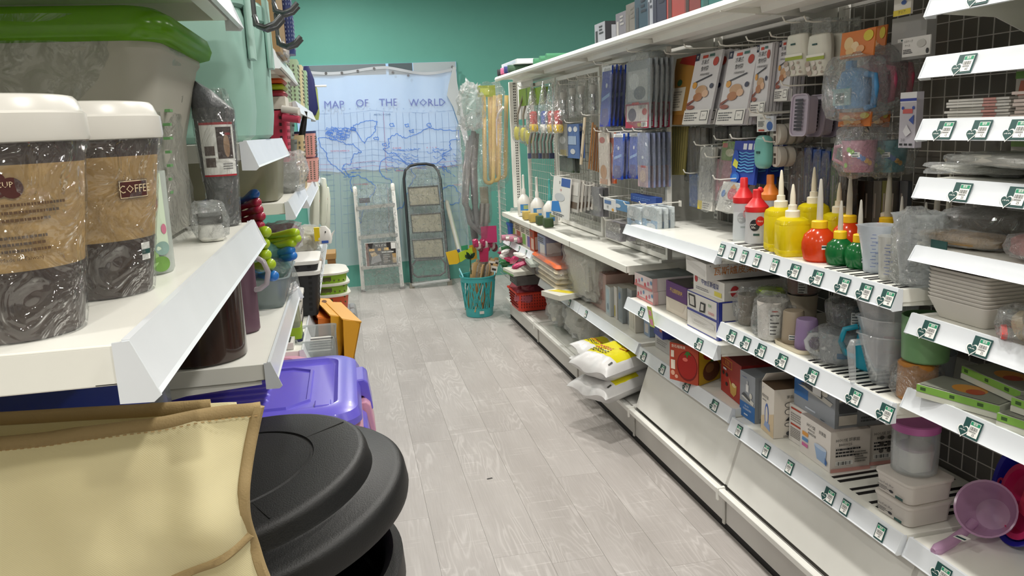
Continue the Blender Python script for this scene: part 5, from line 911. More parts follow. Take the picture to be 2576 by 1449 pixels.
sack((1.25,3.62,.243),(-.03,-.10,.40),(.46,.30,.12),'lowest front soil sack overhanging the base deck into the aisle')
sack((1.265,3.62,.355),(.0,-.10,.36),(.46,.30,.125),'upper front soil sack, on top of the overhanging one')
sack((1.31,3.99,.225),(-.02,.02,.15),(.36,.26,.075),'lower rear soil sack, under the grey creased one')
sack((1.315,3.98,.305),(.05,.0,.2),(.36,.26,.07),'upper rear soil sack with a creased corner')
# ================= edge shelves (right of frame) goods =================
HZ=film(haze=.2,bs=30)
def pouch(label,px,py,z,d,c_,rot=0,name='film_pouch',cat='pack',group=None,mm=None,amp=.18,seed=1,dx=0):
    p=at(px,py,'z',z); t=thing(name,label,cat,(p.x+dx,p.y,z+.001),rot,group)
    mk('pouch_contents',MB().blob((d[0]*.5,0,d[2]*.5),(d[0]*.9,d[1]*.9,d[2]*.8),.55,amp*.7,7,18,10,seed=seed),mm or mat(c_,.6,bump=.2,bs=60),t,smooth=.9); mk('clear_wrap',MB().blob((d[0]*.5,0,d[2]*.5),d,.6,amp,9,24,12,seed=seed+1),HZ,t,smooth=0); return t
for k,(dz,l) in enumerate(((0,'lowest'),(.022,'second'),(.044,'third'),(.062,'topmost'))): pouch('%s flat grey film pouch on the second edge shelf'%l,2390+8*k,160,1.6075+dz,(.22,.30,.024),'#a9a89f',.1*k-.15,group='grey film pouches',seed=k)
for k,(c_,l) in enumerate((('#7f9a3a','lime green'),('#2a62a8','bright blue'),('#c8815c','salmon orange'),('#a8a04a','olive yellow'))): carton('flat_pack',l+' flat pack standing at the back of the second edge shelf',(1.60,1.48-.1*k,1.608),(.02,.095,.1),c_,[('-x','r',.2,.4,.6,.6,'#3a3f34'),('-x','r',.25,.62,.7,.68,'#dcdccf')],rot=TH)
for k in range(7): 
    p=at(2350+2*k,292-5*k,'z',1.4725); carton('paper_stack','flat white packet, %s from the bottom of the left pile'%ORD[k],'x' and (1.33+.004*(k%2),1.42,1.473+.0062*k),(.16,.165,.005),'#cfccc6',[('tx','r',.1,.1,.9,.9,'#b9b5ae'),('-x','r',.6,0,.8,1,'#c48f88')],rot=TH+.03*(k%3),group='white packets left pile')
for k in range(7): carton('paper_stack','flat pinkish packet, %s from the bottom of the right pile'%ORD[k],(1.32+.004*(k%2),1.20,1.473+.0075*k),(.16,.2,.006),'#cdbdb6',[('tx','r',.1,.1,.9,.9,'#c3a8a0'),('-x','r',.2,0,.5,1,'#b8807c')],rot=TH-.03*(k%3),group='pinkish packets right pile')
pouch('loose film over the pinkish pile on the third edge shelf',2450,250,1.527,(.17,.2,.012),'#c9c4be',.1,seed=5,amp=.3)
for k,(y,l) in enumerate(((1.54,'left'),(1.44,'right'))):
    t=thing('cutter_pack','green topped white pack with an orange tool, hanging below the second edge shelf, %s'%l,'pack',(1.50,y,1.475),TH,'green topped packs')
    mk('pack_card',MB().box(0,.003,-.045,.045,0,.115),mat('#b9b5ad',.5),t,smooth=0); mk('header',MB().box(-.001,.004,-.046,.046,.08,.096).box(-.001,.004,-.046,.046,.1,.116,1),[mat('#5f9438',.5),mat('#d9d8d2',.5)],t,smooth=0); mk('orange_tool',MB().rect([(.006,.02,.006,.01),(.01,.026,.008,.03),(.008,.018,.006,.075)],k=4),mat('#c25a3a',.4),t,loc=(-.01,0,0))
for k in range(5): 
    t=thing('comb_pack','white fan comb on the third edge shelf, %s in its row'%ORD[k],'comb',(1.52+.012*k,1.36,1.473),TH,'white fan combs'); mk('comb_body',MB().prism([(-.03,0),(.03,0),(.022,.06),(.006,.092),(-.006,.092),(-.022,.06)],'x',0,.004),mat('#c9c7c0',.4),t,smooth=0)
for k,(y,c_) in enumerate(((1.56,'#c25a30'),(1.46,'#bf5c34'),(1.30,'#3a4040'),(1.18,'#b85a4a'))):
    carton('utensil_pack',('orange tool pack with a green band, left','orange tool pack with a green band, right','dark card pack with two white patches','dull red tool pack')[k]+', on the fourth edge shelf','x' and (1.52,y-.045,1.343),(.012,.09,.1),'#a8a49c',[('-x','r',0,.6,1,.95,'#6f8f4a' if k<2 else '#4a5a58'),('-x','p',[(.3,.1),(.5,.1),(.8,.75),(.6,.8)],c_)]+([('-x','r',.15,.2,.45,.55,'#d6d5cf'),('-x','r',.55,.2,.85,.55,'#d6d5cf')] if k==2 else []),rot=TH)
for k,(px,py,d,r_) in enumerate(((2350,445,(.2,.28,.028),.1),(2400,425,(.16,.3,.03),-.1),(2560,430,(.2,.2,.035),.3))): pouch('%s rolled white film bag on the fourth edge shelf'%('flat','upper','rightmost')[k],px+60,py,1.343+(.028 if k==1 else 0),d,'#cfcdc4',r_,group='rolled film bags',seed=k+9,amp=.25)
# brown mat, red pack
pouch('big dark brown and tan pack slumped on the fifth edge shelf',2450,620,1.185,(.26,.27,.085),'#4a382c',.25,'brown_pack',mm=mat('#3d2f26',.5),amp=.12,seed=3)
pouch('tan rolled cloth pack beneath the brown one',2380,625,1.185,(.12,.24,.035),'#9a7a4a',.15,'tan_pack',mm=mat('#a8834c',.6),amp=.2,seed=6)
pouch('red lettered pack at the right end of the fifth edge shelf',2560,665,1.185,(.2,.16,.06),'#b23c30',-.1,'red_pack',mm=mat('#b0392c',.4),amp=.15,seed=8)
carton('scale_card','small white scale card behind the tall clear cup',(1.48,1.50,1.185),(.003,.06,.08),'#c6c4be',[('-x','l',.1,.1,.9,.9,6,'#77746e')],rot=TH)
# foam trays
p0_=at(2420,805,'z',1.023)
for k in range(9):
    z=1.023+.0085*k; t=thing('foam_tray','white foam tray, %s from the bottom of the nested stack'%(ORD+['eighth'])[k] if k<8 else 'topmost white foam tray of the nested stack','tray',(1.375,1.505,z),TH,'nested white foam trays'); a,b=.068,.088; R=[]
    mk('tray_shell',MB().rect([(a*.75,b*.78,.01,.0),(a*.78,b*.8,.012,.002),(a,b,.012,.045),(a*1.02,b*1.02,.012,.047),(a*1.0,b*1.0,.012,.049),(a*.8,b*.8,.012,.006),(a*.5,b*.5,.01,.005)],k=5),mat('#d6d2ca',.7),t)
for k in range(3):
    t=thing('cookie_pouch','round biscuit pouch with a red clip on the sixth edge shelf, %s'%('left','middle','right')[k],'pouch',(1.33-.01*k,1.33-.075*k,1.023),.4*k,'biscuit pouches with red clips')
    mk('biscuit',MB().lathe([(0,-.012),(.03,-.012),(.034,0),(.03,.012),(0,.012)],20),mat('#c9b894',.6,bump=.3),t,rot=(1.1,.2,.2),loc=(0,0,.032)); mk('clip',MB().prism([(-.02,0),(.02,.0),(.026,.016),(.01,.024),(-.012,.02),(-.028,.012)],'y',-.005,.005),mat('#d8392e',.4),t,loc=(-.035,.02,.008),rot=(0,0,.9)); mk('clear_wrap',MB().blob((0,0,.035),(.11,.09,.08),.7,.25,8,16,10,seed=k),FILM,t,smooth=0)
# green boxes
GB=[('-x','r',0,.45,1,1,'#7fb04a'),('-x','r',.05,.6,.12,.85,'#3c5a2c'),('-x','r',.42,.6,.48,.85,'#3c5a2c'),('-x','r',.75,.6,.82,.85,'#3c5a2c'),('-x','r',.0,.0,1,.4,'#cfd2c4'),('tx','r',.02,.02,.98,.98,'#84867c'),('tx','e',.5,.5,.2,.3,'#c88a3c'),('tx','e',.6,.4,.1,.2,'#a8442c')]
for k,(x,y,z,r_,l) in enumerate(((1.325,1.375,.838,.30,'lower left'),(1.36,1.36,.872,-.12,'upper left'),(1.33,1.16,.838,.18,'lower right'),(1.34,1.15,.872,.10,'upper right'))):
    carton('bag_box','%s green banded flat box in film on the seventh edge shelf'%l,(x,y,z),(.1,.19,.03),'#c9ccc0',GB,rot=TH+r_); 
pouch('clear rolled sheet lying behind the green banded boxes',2520,880,.838,(.12,.25,.05),'#a9aaa4',.1,'clear_roll',seed=21,dx=.14)
# ================= canopy top goods, right =================
for a,b,h,c1,c2,l in ((1497,1522,.085,'#85888f','#1b1c22','black speaker box with a pale front'),(1550,1574,.09,'#5d5b62','#8c8a88','grey framed print box'),(1576,1600,.105,'#57534e','#5a5650','box with a bare tree picture'),(1598,1632,.115,'#16303f','#121c2a','dark blue box'),(1630,1643,.12,'#7c8088','#1c1e2e','pale narrow box'),(1643,1676,.125,'#161930','#12142a','navy box'),(1678,1722,.13,'#7e2a26','#3a1a18','red printed box'),(1722,1762,.13,'#63211f','#241615','dark red box with a black panel'),(1764,1830,.12,'#1f5a58','#1a4a48','dark teal box')):
    y1=at(a,100,'x',1.30).y; y0=at(b,70,'x',1.30).y; carton('gift_box',l+' standing on the canopy top','x' and (1.30,y0,1.872),(.11,max(.03,y1-y0-.006),h*1.35),c1,[('-x','r',.1,.1,.3,.7,c2),('-y','r',.3,.15,.7,.85,c1 if c1!='#1b1c22' else '#777'),('-x','l',.45,.5,.9,.9,3,c2)],rot=TH,faces={'-y':c2,'t':c2})
for k,(px,py,c_,l) in enumerate(((1222,176,'#1f1d22','black'),(1240,176,'#d06a92','pink'),(1262,172,'#2c3a7a','navy'),(1285,166,'#3a5a44','green'))): 
    p=at(px,py,'x',1.19); mk('umbrella_roll',MB().tube([(1.16,6.02-.13*k,1.872+.024),(1.50,6.0-.13*k,1.872+.024)],.024,12),mat(c_,.5),None,l+' rolled umbrella lying at the far end of the canopy top','umbrella','rolled umbrellas',smooth=.8)
carton('flat_box','white flat box on the rolled umbrellas',(1.2,5.5,1.921),(.25,.5,.03),'#d9dde2',[('-x','r',.1,.2,.9,.8,'#c4cedd')],rot=TH)
for k in range(3): mk('green_roll',MB().tube([(1.22,5.1-.16*k,1.896),(1.5,5.1-.16*k,1.896)],.022,10),mat('#3c7a58',.5),None,'dark green roll lying on the canopy top, %s from the far end'%('first','second','third')[k],'roll','dark green rolls',smooth=.8)
# ================= far end stand =================
p=at(1221,217,'x',1.12)
t=thing('foam_tube_pack','cream foam tubes bent in a U under a green header, hanging at the far end','pack',(0,0,0)); CRM=mat('#d6ba72',.75,bump=.4,bs=60); yf=6.28
def U(px0,px1,ptop,pbot,y,r=.030):
    a,b=at(px0,ptop,'y',y),at(px1,ptop,'y',y); a2,b2=at(px0+3,pbot-18,'y',y),at(px1-3,pbot-18,'y',y); c=(a2+b2)/2; rad=(b2.x-a2.x)/2
    return [a,a2]+[(c.x-rad*math.cos(i*PI/8),y,c.z-rad*math.sin(i*PI/8)) for i in range(1,8)]+[b2,b]
mk('foam_tube',MB().tube(U(1217,1243,240,468,yf),.0165,10),CRM,t,smooth=1.2); mk('foam_tube',MB().tube(U(1232,1258,238,462,yf+.05),.0165,10),CRM,t,smooth=1.2); mk('foam_tube',MB().tube(U(1248,1274,240,455,yf+.1),.0165,10),CRM,t,smooth=1.2)
a,b=at(1200,216,'y',yf),at(1246,243,'y',yf); mk('header_card',MB().box(a.x,b.x,yf-.012,yf-.006,b.z,a.z),mat('#9aa81c',.5),t,smooth=0); mk('header_print',MB().box(a.x+.02,a.x+.09,yf-.0135,yf-.0125,b.z+.015,a.z-.02),mat('#c2cc4a',.5),t,smooth=0)
c=(at(1240,345,'y',yf)); mk('clear_bag',MB().blob(c,(.24,.18,.84),.5,.06,8,16,14,seed=4),film(haze=.02,gl=.22),t,smooth=0)
t=thing('crumpled_bag','crumpled clear bag hanging beside the cream foam tubes','bag',at(1185,268,'y',6.3)); mk('bag_film',MB().blob((0,0,0),(.20,.16,.34),.7,.35,10,26,20,seed=12),film(haze=.22,bs=25),t,smooth=0)
t=thing('hose_pack','grey plastic hose bundle in a long clear bag at the far end','hose',(0,0,0)); GH=mat('#6f7172',.4)
for k in range(6):
    P=[at(1192-3*k+(k%2)*10,330+6*k,'y',6.34+.03*(k%3)),at(1178-2*k+(k%2)*18,420,'y',6.32+.03*(k%3)),at(1172+(k%2)*26-k,510,'y',6.32+.03*(k%3)),at(1182+6*k,560+4*k,'y',6.30+.03*(k%3)),at(1212-4*(k%3),588-5*k,'y',6.3+.03*(k%3))]
    S_=[]
    for i in range(4):
        for j in range(4): S_.append(P[i].lerp(P[i+1],j/4))
    mk('hose',MB().tube(S_+[P[4]],.021,8),GH,t,smooth=1.2)
mk('clear_bag',MB().blob(at(1192,450,'y',6.33),(.26,.22,1.0),.6,.12,8,18,18,seed=6),film(haze=.04,gl=.3),t,smooth=0)
mk('hose',MB().tube([at(1195,600,'y',6.4),at(1190,560,'y',6.4)],.03,8),mat('#55585a',.5),t,smooth=1.2)
mk('bent_rod',MB().tube([at(1266,270,'x',1.21),at(1254,286,'x',1.20),at(1250,300,'x',1.20),at(1252,400,'x',1.20),at(1260,610,'x',1.20)],.009,8),WHITE,None,'white bent metal rod standing left of the slotted end post','rod',smooth=1.2)
for k,(px,l) in enumerate(((1213,'left'),(1226,'right'))): mk('metal_tube',MB().tube([at(px-4,572,'y',6.35),at(px,512,'y',6.35)],.02,10),mat('#b3b0aa',.35,.6),None,'short brushed metal tube behind the pink sheet, %s'%l,'tube','metal tubes',smooth=.8)
mk('gap_tube',MB().tube([at(1217,470,'y',6.42),at(1222,560,'y',6.42)],.035,8),mat('#9a937c',.6),None,'dull beige tube hanging under the foam tubes','tube',smooth=.8)
a,b=at(1209,570,'y',6.28),at(1250,600,'y',6.28); mk('pink_sheet',MB().box(a.x,b.x,6.275,6.28,b.z-.03,a.z),mat('#b83468',.45),None,'magenta plastic sheet standing above the utensil basket','sheet',smooth=0)
mk('silver_pole',MB().tube([at(1124,508,'y',7.85),at(1158,640,'y',6.75)],.022,12),mat('#c9c4b4',.3,.5),None,'silver foil pole leaning on the far wall right of the black ladder','pole',smooth=.8)
# teal wire grid seen behind the end post
grid('teal tinted wire grid standing behind the end post',1.20,6.15,6.5,.3,1.85,.045,0)
# teal utensil basket
BXc,BYc=.968,6.27; TB_=mat('#3fa6a8',.45); t=thing('utensil_basket','teal plastic waste basket full of bamboo utensils on the floor','basket',(BXc,BYc,0),0)
H_=.33; r0,r1=.108,.142; rr=lambda z:r0+(r1-r0)*z/H_
mk('basket_base',MB().lathe([(0,.004),(r0-.004,.0),(r0,.004),(rr(.075),.075),(rr(.075)-.004,.075),(r0-.004,.008),(0,.008)],40),TB_,t); mk('basket_rim',MB().lathe([(rr(.29),.29),(r1,.325),(r1+.006,.328),(r1+.006,.336),(r1-.004,.336),(rr(.29)-.004,.29)],40),TB_,t)
q=random.Random(5); m=MB()
for k in range(78):
    a0=2*PI*k/78+q.uniform(-.05,.05); da=q.choice((-.5,-.32,-.18,.15,.3,.5)); z0,z1=(.07,.295) if k%3 else ((.07,q.uniform(.16,.26)) if k%2 else (q.uniform(.1,.2),.295)); P=[]
    for i in range(6): z=z0+(z1-z0)*i/5; a=a0+da*i/5; P.append(((rr(z)-.001)*math.cos(a),(rr(z)-.001)*math.sin(a),z))
    m.tube(P,.0042,4)
mk('lattice',m,TB_,t,smooth=0,kind='stuff'); mk('basket_label',MB().box(-.018,.018,-.1215,-.1195,.035,.058),mat('#c9c9c2',.5),t,smooth=0)
for s_ in (-1,1): mk('handle_loop',MB().tube([(s_*r1*math.cos(.25*i-.5)*1.02,r1*math.sin(.25*i-.5),.335+.06*math.sin(i*PI/4)) for i in range(5)],.006,6),mat('#7fc4ce',.4),t,smooth=1.2)
BAM=mat('#b8996a',.6)
for k in range(18):
    a=k*2.4; r_=.03+.085*((k*7)%10)/10; x,y=BXc+r_*math.cos(a),BYc+r_*math.sin(a); hh=.36+.05*((k*3)%5)/5
    t=thing('utensil_pack','bamboo utensil pack with a white card, standing in the teal basket','utensil pack',(x,y,.05),(.22*math.sin(a),.22*math.cos(a),a),'bamboo utensil packs in the basket')
    mk('bamboo_piece',MB().rect([(.014,.006,.005,0),(.016,.007,.006,hh-.1),(.024,.008,.007,hh-.02),(.018,.007,.006,hh+.02)],k=3),BAM,t); mk('paper_card',MB().box(-.028,.028,-.0095,-.008,hh-.05,hh+.0),mat('#d9d5cc',.5),t,smooth=0); mk('card_print',MB().box(-.018,.018,-.0105,-.0098,hh-.035,hh-.018),mat('#3a3632',.5),t,smooth=0)
    if k%3==0: mk('clear_sleeve',MB().blob((0,0,hh-.05),(.07,.03,.16),.5,.15,8,10,8,seed=k),FILM,t,smooth=0)
def flatcard(name,label,pts,y,c_,th=.004,cat='dustpan'): 
    P=[at(a,b,'y',y) for a,b in pts]; return mk(name,MB().prism([(p.x,p.z) for p in P],'y',y,y+th),mat(c_,.45),None,label,cat,smooth=0)
flatcard('yellow_dustpan','yellow dustpan with a blue patch leaning out of the utensil basket',[(1121,635),(1148,628),(1162,655),(1150,664),(1130,666)],6.22,'#d8b21c'); o=flatcard('blue_patch','blue printed pouch behind the yellow dustpan',[(1138,632),(1156,626),(1160,640),(1146,644)],6.24,'#3c5aa0',cat='pouch')
flatcard('lime_dustpan','lime translucent dustpan standing in the utensil basket',[(1153,636),(1187,622),(1190,640),(1158,660)],6.2,'#a8c42a'); flatcard('amber_sheet','amber plastic sheet standing behind the plant decoration',[(1180,618),(1198,614),(1200,650),(1184,655)],6.26,'#c99a24',cat='sheet'); flatcard('crimson_sheet','crimson plastic sheet standing in the utensil basket',[(1205,628),(1230,622),(1228,658),(1208,660)],6.24,'#a82450',cat='sheet')
flatcard('green_tag','small green tag above the yellow dustpan',[(1160,619),(1177,616),(1177,628),(1161,630)],6.2,'#2c8a5a',cat='tag')
t=thing('plant_decoration','dark green artificial succulent standing in the utensil basket','plant',at(1183,652,'y',6.12))
for k in range(16): a=k*2.399; l_=.05+.03*(k%3)/3; e=.25+.075*(k%9); m=MB().prism([(-.001,0),(.2*l_,.35*l_),(.14*l_,.75*l_),(0,l_),(-.14*l_,.75*l_),(-.2*l_,.35*l_)],'y',-.0015,.0015); mk('leaf',m,mat('#1f3d26',.5),t,rot=(0,1.3-e if k%2 else -1.3+e,a),smooth=0)
mk('stem',MB().tube([(0,0,-.12),(0,0,.0)],.005,6),mat('#2c4a30',.5),t)
for k in range(9): 
    p=at(1196+6*k,612+5*(k%3),'y',6.2+.02*k); mk('sweet_pack',MB().blob(p,(.05,.05,.07),.7,.25,6,10,6,seed=k+30),mat(('#a8305a','#c9c4bc','#7a3a44')[k%3],.25),None,('crimson','silvery','wine red')[k%3]+' crinkled packet bunched above the utensil basket, %s of its colour'%ORD[k//3],'packet','packets above the utensil basket',smooth=0)
# ================= far wall =================
YW=7.96
q0=at(1232,1204,'z',0); mk('paper_scrap',MB().rect([(.013,.005,.002,.0002),(.012,.0045,.002,.0012)],k=3),mat('#3c3a38',.7),None,'tiny dark scrap lying on the floor planks','scrap',None,(q0.x,q0.y,0),.2,smooth=0)
mk('window_poster',MB().prism([(-.42,1.17)]+[(-.42+1.545*i/60,1.135+.022*abs(math.sin(i*PI/60*4.5))) for i in range(61)]+[(1.125,2.14),(-.42,2.14)],'y',7.942,7.958),mat('#a9d2ff',.5),None,'pale blue poster board fixed to the teal wall behind the map curtain','poster',smooth=0)
po=bpy.data.objects['window_poster']
a,b=at(752,170,'y',7.94),at(978,200,'y',7.94)
mk('printed_wall',MB().box(-.42,at(970,165,'y',7.94).x,7.9405,7.9415,2.04,2.139),mat('#6c777e',.6),po,smooth=0); mk('printed_window',MB().box(at(977,165,'y',7.94).x,at(1037,165,'y',7.94).x,7.9405,7.9415,2.035,2.139),mat('#4c5a60',.6),po,smooth=0); mk('printed_pillar',MB().box(at(1039,165,'y',7.94).x,1.12,7.9405,7.9415,2.045,2.139),mat('#a6b2b8',.6),po,smooth=0)
def curt():
    m,nt,o=newmat('map_curtain'); L=nt.links.new; tr=nd(nt,'BsdfTransparent'); d=nd(nt,'BsdfDiffuse'); d.inputs[0].default_value=C('#dfe8f2'); g=nd(nt,'BsdfGlossy',Roughness=.3); a=nd(nt,'MixShader',i0=.36); L(tr.outputs[0],a.inputs[1]); L(d.outputs[0],a.inputs[2]); b=nd(nt,'MixShader',i0=.04); L(a.outputs[0],b.inputs[1]); L(g.outputs[0],b.inputs[2]); L(b.outputs[0],o.inputs[0]); return m
CURT=curt(); CX0,CX1=-.40,1.12; CT,CB=2.10,.225
def top(u): x=CX0+(CX1-CX0)*u; return CT+.02*math.cos((x-.42)*6.5)-.018-(.03*math.sin(max(0,(x-.45))*PI/.68))
def cy_(u,v): return 7.915-.010*math.sin(u*13+v*1.3)-.008*math.sin(u*31+2*v)-.012*v*math.sin(u*7)-.006*noise.noise(Vector((u*6,v*8,1)))
def CP(u,v):
    x=CX0+(CX1-CX0)*u; sh=max(0,(u-.9)/.1); k=max(0,1-abs(v-.12)/.2); x-=sh*.10*k; x+=max(0,v-.3)*.05*u
    z=top(u)*(1-v)+CB*v; return (x,cy_(u,v),z)
t=thing('map_curtain','translucent world map shower curtain pinned to the teal wall','curtain',(0,0,0))
mk('curtain_sheet',MB().sheet(CP,60,50),CURT,t,smooth=1.2)
def uv(p): u=(p.x-CX0)/(CX1-CX0); v=(top(min(max(u,0),1))-p.z)/(top(min(max(u,0),1))-CB); return u,v
def onc(px,py,e=.004): p=at(px,py,'y',7.91); u,v=uv(p); return Vector((p.x,cy_(u,v)-e,p.z))
def zoomp(zx,zy): return 750+zx/4.261,140+zy/4.262
def ribbon(m,pts,w_,k,e=.005):
    P=[onc(*zoomp(*q),e) for q in pts]
    for i in range(len(P)-1):
        d=(P[i+1]-P[i]); 
        if d.length<1e-6: continue
        d.normalize(); n=Vector((-d.z,0,d.x))*w_; d*=w_*.5; m.add([P[i]-d-n,P[i+1]+d-n,P[i+1]+d+n,P[i]-d+n],[(0,1,2,3)],k)
def wob(pts,a=8,sd=1,n=4):
    q=random.Random(sd); o=[]
    for i in range(len(pts)-1):
        for j in range(n): f=j/n; o.append((pts[i][0]+(pts[i+1][0]-pts[i][0])*f+q.uniform(-a,a)*(j>0),pts[i][1]+(pts[i+1][1]-pts[i][1])*f+q.uniform(-a,a)*(j>0)))
    return o+[pts[-1]]
m=MB()
for i in range(23):
    x=210+70*i; ribbon(m,[(x,610),(x+8,760),(x+18,960),(x+26,1160),(x+34,1440),(x+46,1760),(x+54,2060)],.0011,0,.003)
for j,y in enumerate((622,800,950,1040,1100,1165,1215,1270,1330,1390,1450,1530,1610,1700,1800,1900)): ribbon(m,[(160+j*6,y+2),(500,y),(800,y-38),(1000,y-20),(1350,y-8),(1720+j*4,y-40)],.0011,0 if j not in (5,6) else 3,.003)
ribbon(m,[(915,600),(930,900),(945,1200),(965,1500),(980,1900)],.0012,3,.0032)
LANDS=[[(215,885),(300,875),(380,900),(450,915),(520,955),(590,945),(640,1000),(680,1035),(600,1050),(570,1110),(560,1170),(500,1165),(470,1205),(520,1250),(560,1300),(520,1290),(450,1230),(380,1180),(315,1110),(310,1050),(250,990),(215,885)],
[(560,790),(610,745),(680,715),(770,695),(850,710),(820,760),(830,800),(780,865),(730,890),(715,940),(680,910),(650,850),(620,810),(560,790)],
[(965,905),(1000,860),(1060,835),(1110,870),(1150,880),(1240,850),(1330,810),(1400,770),(1480,790),(1560,800),(1720,800),(1730,900),(1640,905),(1620,960),(1640,1010),(1560,1050),(1540,1110),(1480,1160),(1400,1165),(1300,1180),(1230,1160),(1160,1150),(1080,1080),(1020,1040),(960,1050),(910,1000),(980,980),(965,905)],
[(890,1130),(960,1090),(1060,1110),(1180,1170),(1230,1260),(1260,1280),(1190,1400),(1160,1500),(1120,1620),(1060,1650),(1020,1500),(1000,1340),(900,1290),(870,1220),(890,1130)],
[(570,1300),(640,1280),(740,1330),(830,1400),(800,1480),(740,1560),(690,1680),(670,1800),(640,1700),(620,1520),(560,1420),(570,1300)],
[(1520,1440),(1600,1400),(1660,1390),(1740,1480),(1720,1580),(1640,1600),(1540,1560),(1520,1440)]]
for k,l in enumerate(LANDS): ribbon(m,wob(l,9,k,5),.0026,1,.006)
q=random.Random(9)
for k in range(30):
    x,y=300+q.random()*300,760+q.random()*120; ribbon(m,wob([(x,y),(x+50,y+10),(x+40,y+35),(x-5,y+25),(x,y)],7,k,3),.0018,1)
for k in range(46):
    x,y=(920+q.random()*260,960+q.random()*260) if k%2 else (1200+q.random()*420,980+q.random()*220); ribbon(m,wob([(x,y),(x+30,y+18),(x+70,y+8)],9,k+50,3),.0015,1)
for k in range(14): x,y=480+q.random()*180,1190+q.random()*110; ribbon(m,[(x,y),(x+30,y+3)],.0022,1)
for k in range(20): x,y=1540+q.random()*200,1000+q.random()*280; ribbon(m,wob([(x,y),(x+26,y+22)],8,k,3),.0018,1)
for x,y in ((980,735),(1140,738),(1380,735),(810,880),(900,945),(1190,800),(1540,1190)): ribbon(m,wob([(x,y),(x+40,y-10),(x+50,y+25),(x+10,y+20),(x,y)],8,int(x),3),.0025,1)
def mtext(s_,zx,zy,h,w_,k,rotz=0):
    p=onc(*zoomp(zx,zy),.009); a,b=onc(*zoomp(zx-w_/2,zy-math.tan(rotz)*-w_/2)),onc(*zoomp(zx+w_/2,zy-math.tan(rotz)*w_/2)); d=(b-a); wd=d.length; ang=math.atan2(d.z,d.x)
    M=Matrix(((math.cos(ang),-math.sin(ang),0,p.x),(0,0,-1,p.y),(math.sin(ang),math.cos(ang),0,p.z),(0,0,0,1))); m.text(s_,h,M,k,fit=wd)
for s_,x,y,w_ in (('MAP',385,530,255),('OF',688,512,150),('THE',968,505,235),('WORLD',1385,505,420)): mtext(s_,x,y,.098,w_,2,.02)
for s_,x,y,w_,k in (('ARCTIC OCEAN',900,632,215,4),('NORTH AMERICA',450,1022,265,5),('EUROPE',1060,992,105,5),('ATLANTIC OCEAN',720,1145,260,4),('PACIFIC OCEAN',1745,1103,210,4),('AFRICA',1085,1233,110,5),('SOUTH AMERICA',690,1380,240,5),('OCEAN',305,1280,105,4),('OCEAN',1705,1385,95,5),('A   S   I   A',1430,985,210,5)): mtext(s_,x,y,.022,w_,k,.02)
for i in range(20): mtext('%d°'%abs(180-20*i),195+72*i,600-(30 if 500<195+72*i<1250 else 8),.012,40,0)
mk('printed_map',m,[mat('#7488b0',.6),mat('#3f74cf',.6),mat('#6a76b4',.6),mat('#b06a86',.6),mat('#39507e',.6),mat('#b8586a',.6)],t,smooth=0)
m=MB().sheet(lambda u,v:(CX0+(CX1-CX0)*u,cy_(u,0)-.004,top(u)+.012-.026*v),60,1); mk('curtain_hem',m,mat('#b3bac2',.5),t,smooth=1.2)
for px,py in ((777,181),(820,184),(860,183),(900,178),(941,172),(988,182),(1027,190),(1138,168)): p=at(px,py,'y',7.90); mk('eyelet',MB().lathe([(.004,0),(.011,0),(.012,.004),(.004,.004)],14),mat('#77777a',.3,.9),t,rot=(PI/2,0,0),loc=(p.x,cy_(uv(p)[0],0)-.006,p.z),smooth=.8)
P=[(1139,168),(1146,170),(1150,210),(1168,300),(1180,360),(1176,390),(1160,330),(1140,270),(1124,240),(1128,215)]
mk('curtain_fold',MB().prism([(at(a,b,'y',7.89).x,at(a,b,'y',7.89).z) for a,b in P],'y',7.880,7.884),mat('#b4bcc0',.5),t,smooth=0)
# aluminium ladder in film
ALU=mat('#bdbdb9',.32,.75); YL=7.66
t=thing('step_ladder','silver aluminium step ladder wrapped in film, leaning on the map','ladder',(0,0,0))
def L3(px,py,f): return at(px,py,'y',7.66+.20*f)
fr=lambda py:(733-py)/260
A=[(914,733),(893,480)]; B=[(1012,722),(988,472)]
def railp(a,b,y): f=(a[1]-y)/(a[1]-b[1]); return (a[0]+(b[0]-a[0])*f,y)
for a,b in (A,B):
    p,q_=L3(*a,0),L3(*b,1); p.z=0
    mk('side_rail',MB().rings([[p+Vector(v) for v in ((-.018,-.018,0),(.018,-.018,0),(.018,.03,0),(-.018,.03,0))],[q_+Vector(v) for v in ((-.018,-.018,0),(.018,-.018,0),(.018,.03,0),(-.018,.03,0))]]),ALU,t,smooth=0); mk('rail_cap',MB().blob(q_+Vector((0,0,.0)),(.045,.06,.09),.6,0,6,12,8),WHITE,t); mk('rail_foot',MB().box(p.x-.022,p.x+.022,p.y-.024,p.y+.036,0,.025),mat('#8a8a88',.5),t,smooth=0)
for ya,yb in ((523,513),(596,588),(672,662)):
    p,q_=L3(*railp(A[0],A[1],ya),fr(ya)),L3(*railp(B[0],B[1],yb),fr(yb)); mk('step',MB().rings([[v+Vector(o_) for o_ in ((0,-.05,.012),(0,.05,.012),(0,.05,-.012),(0,-.05,-.02))] for v in (p,q_)]),ALU,t,smooth=0)
a,b=at(917,612,'y',7.63),at(1000,665,'y',7.63); lp=carton('printed_label','','', (0,0,0),'#000',par=t) if False else None
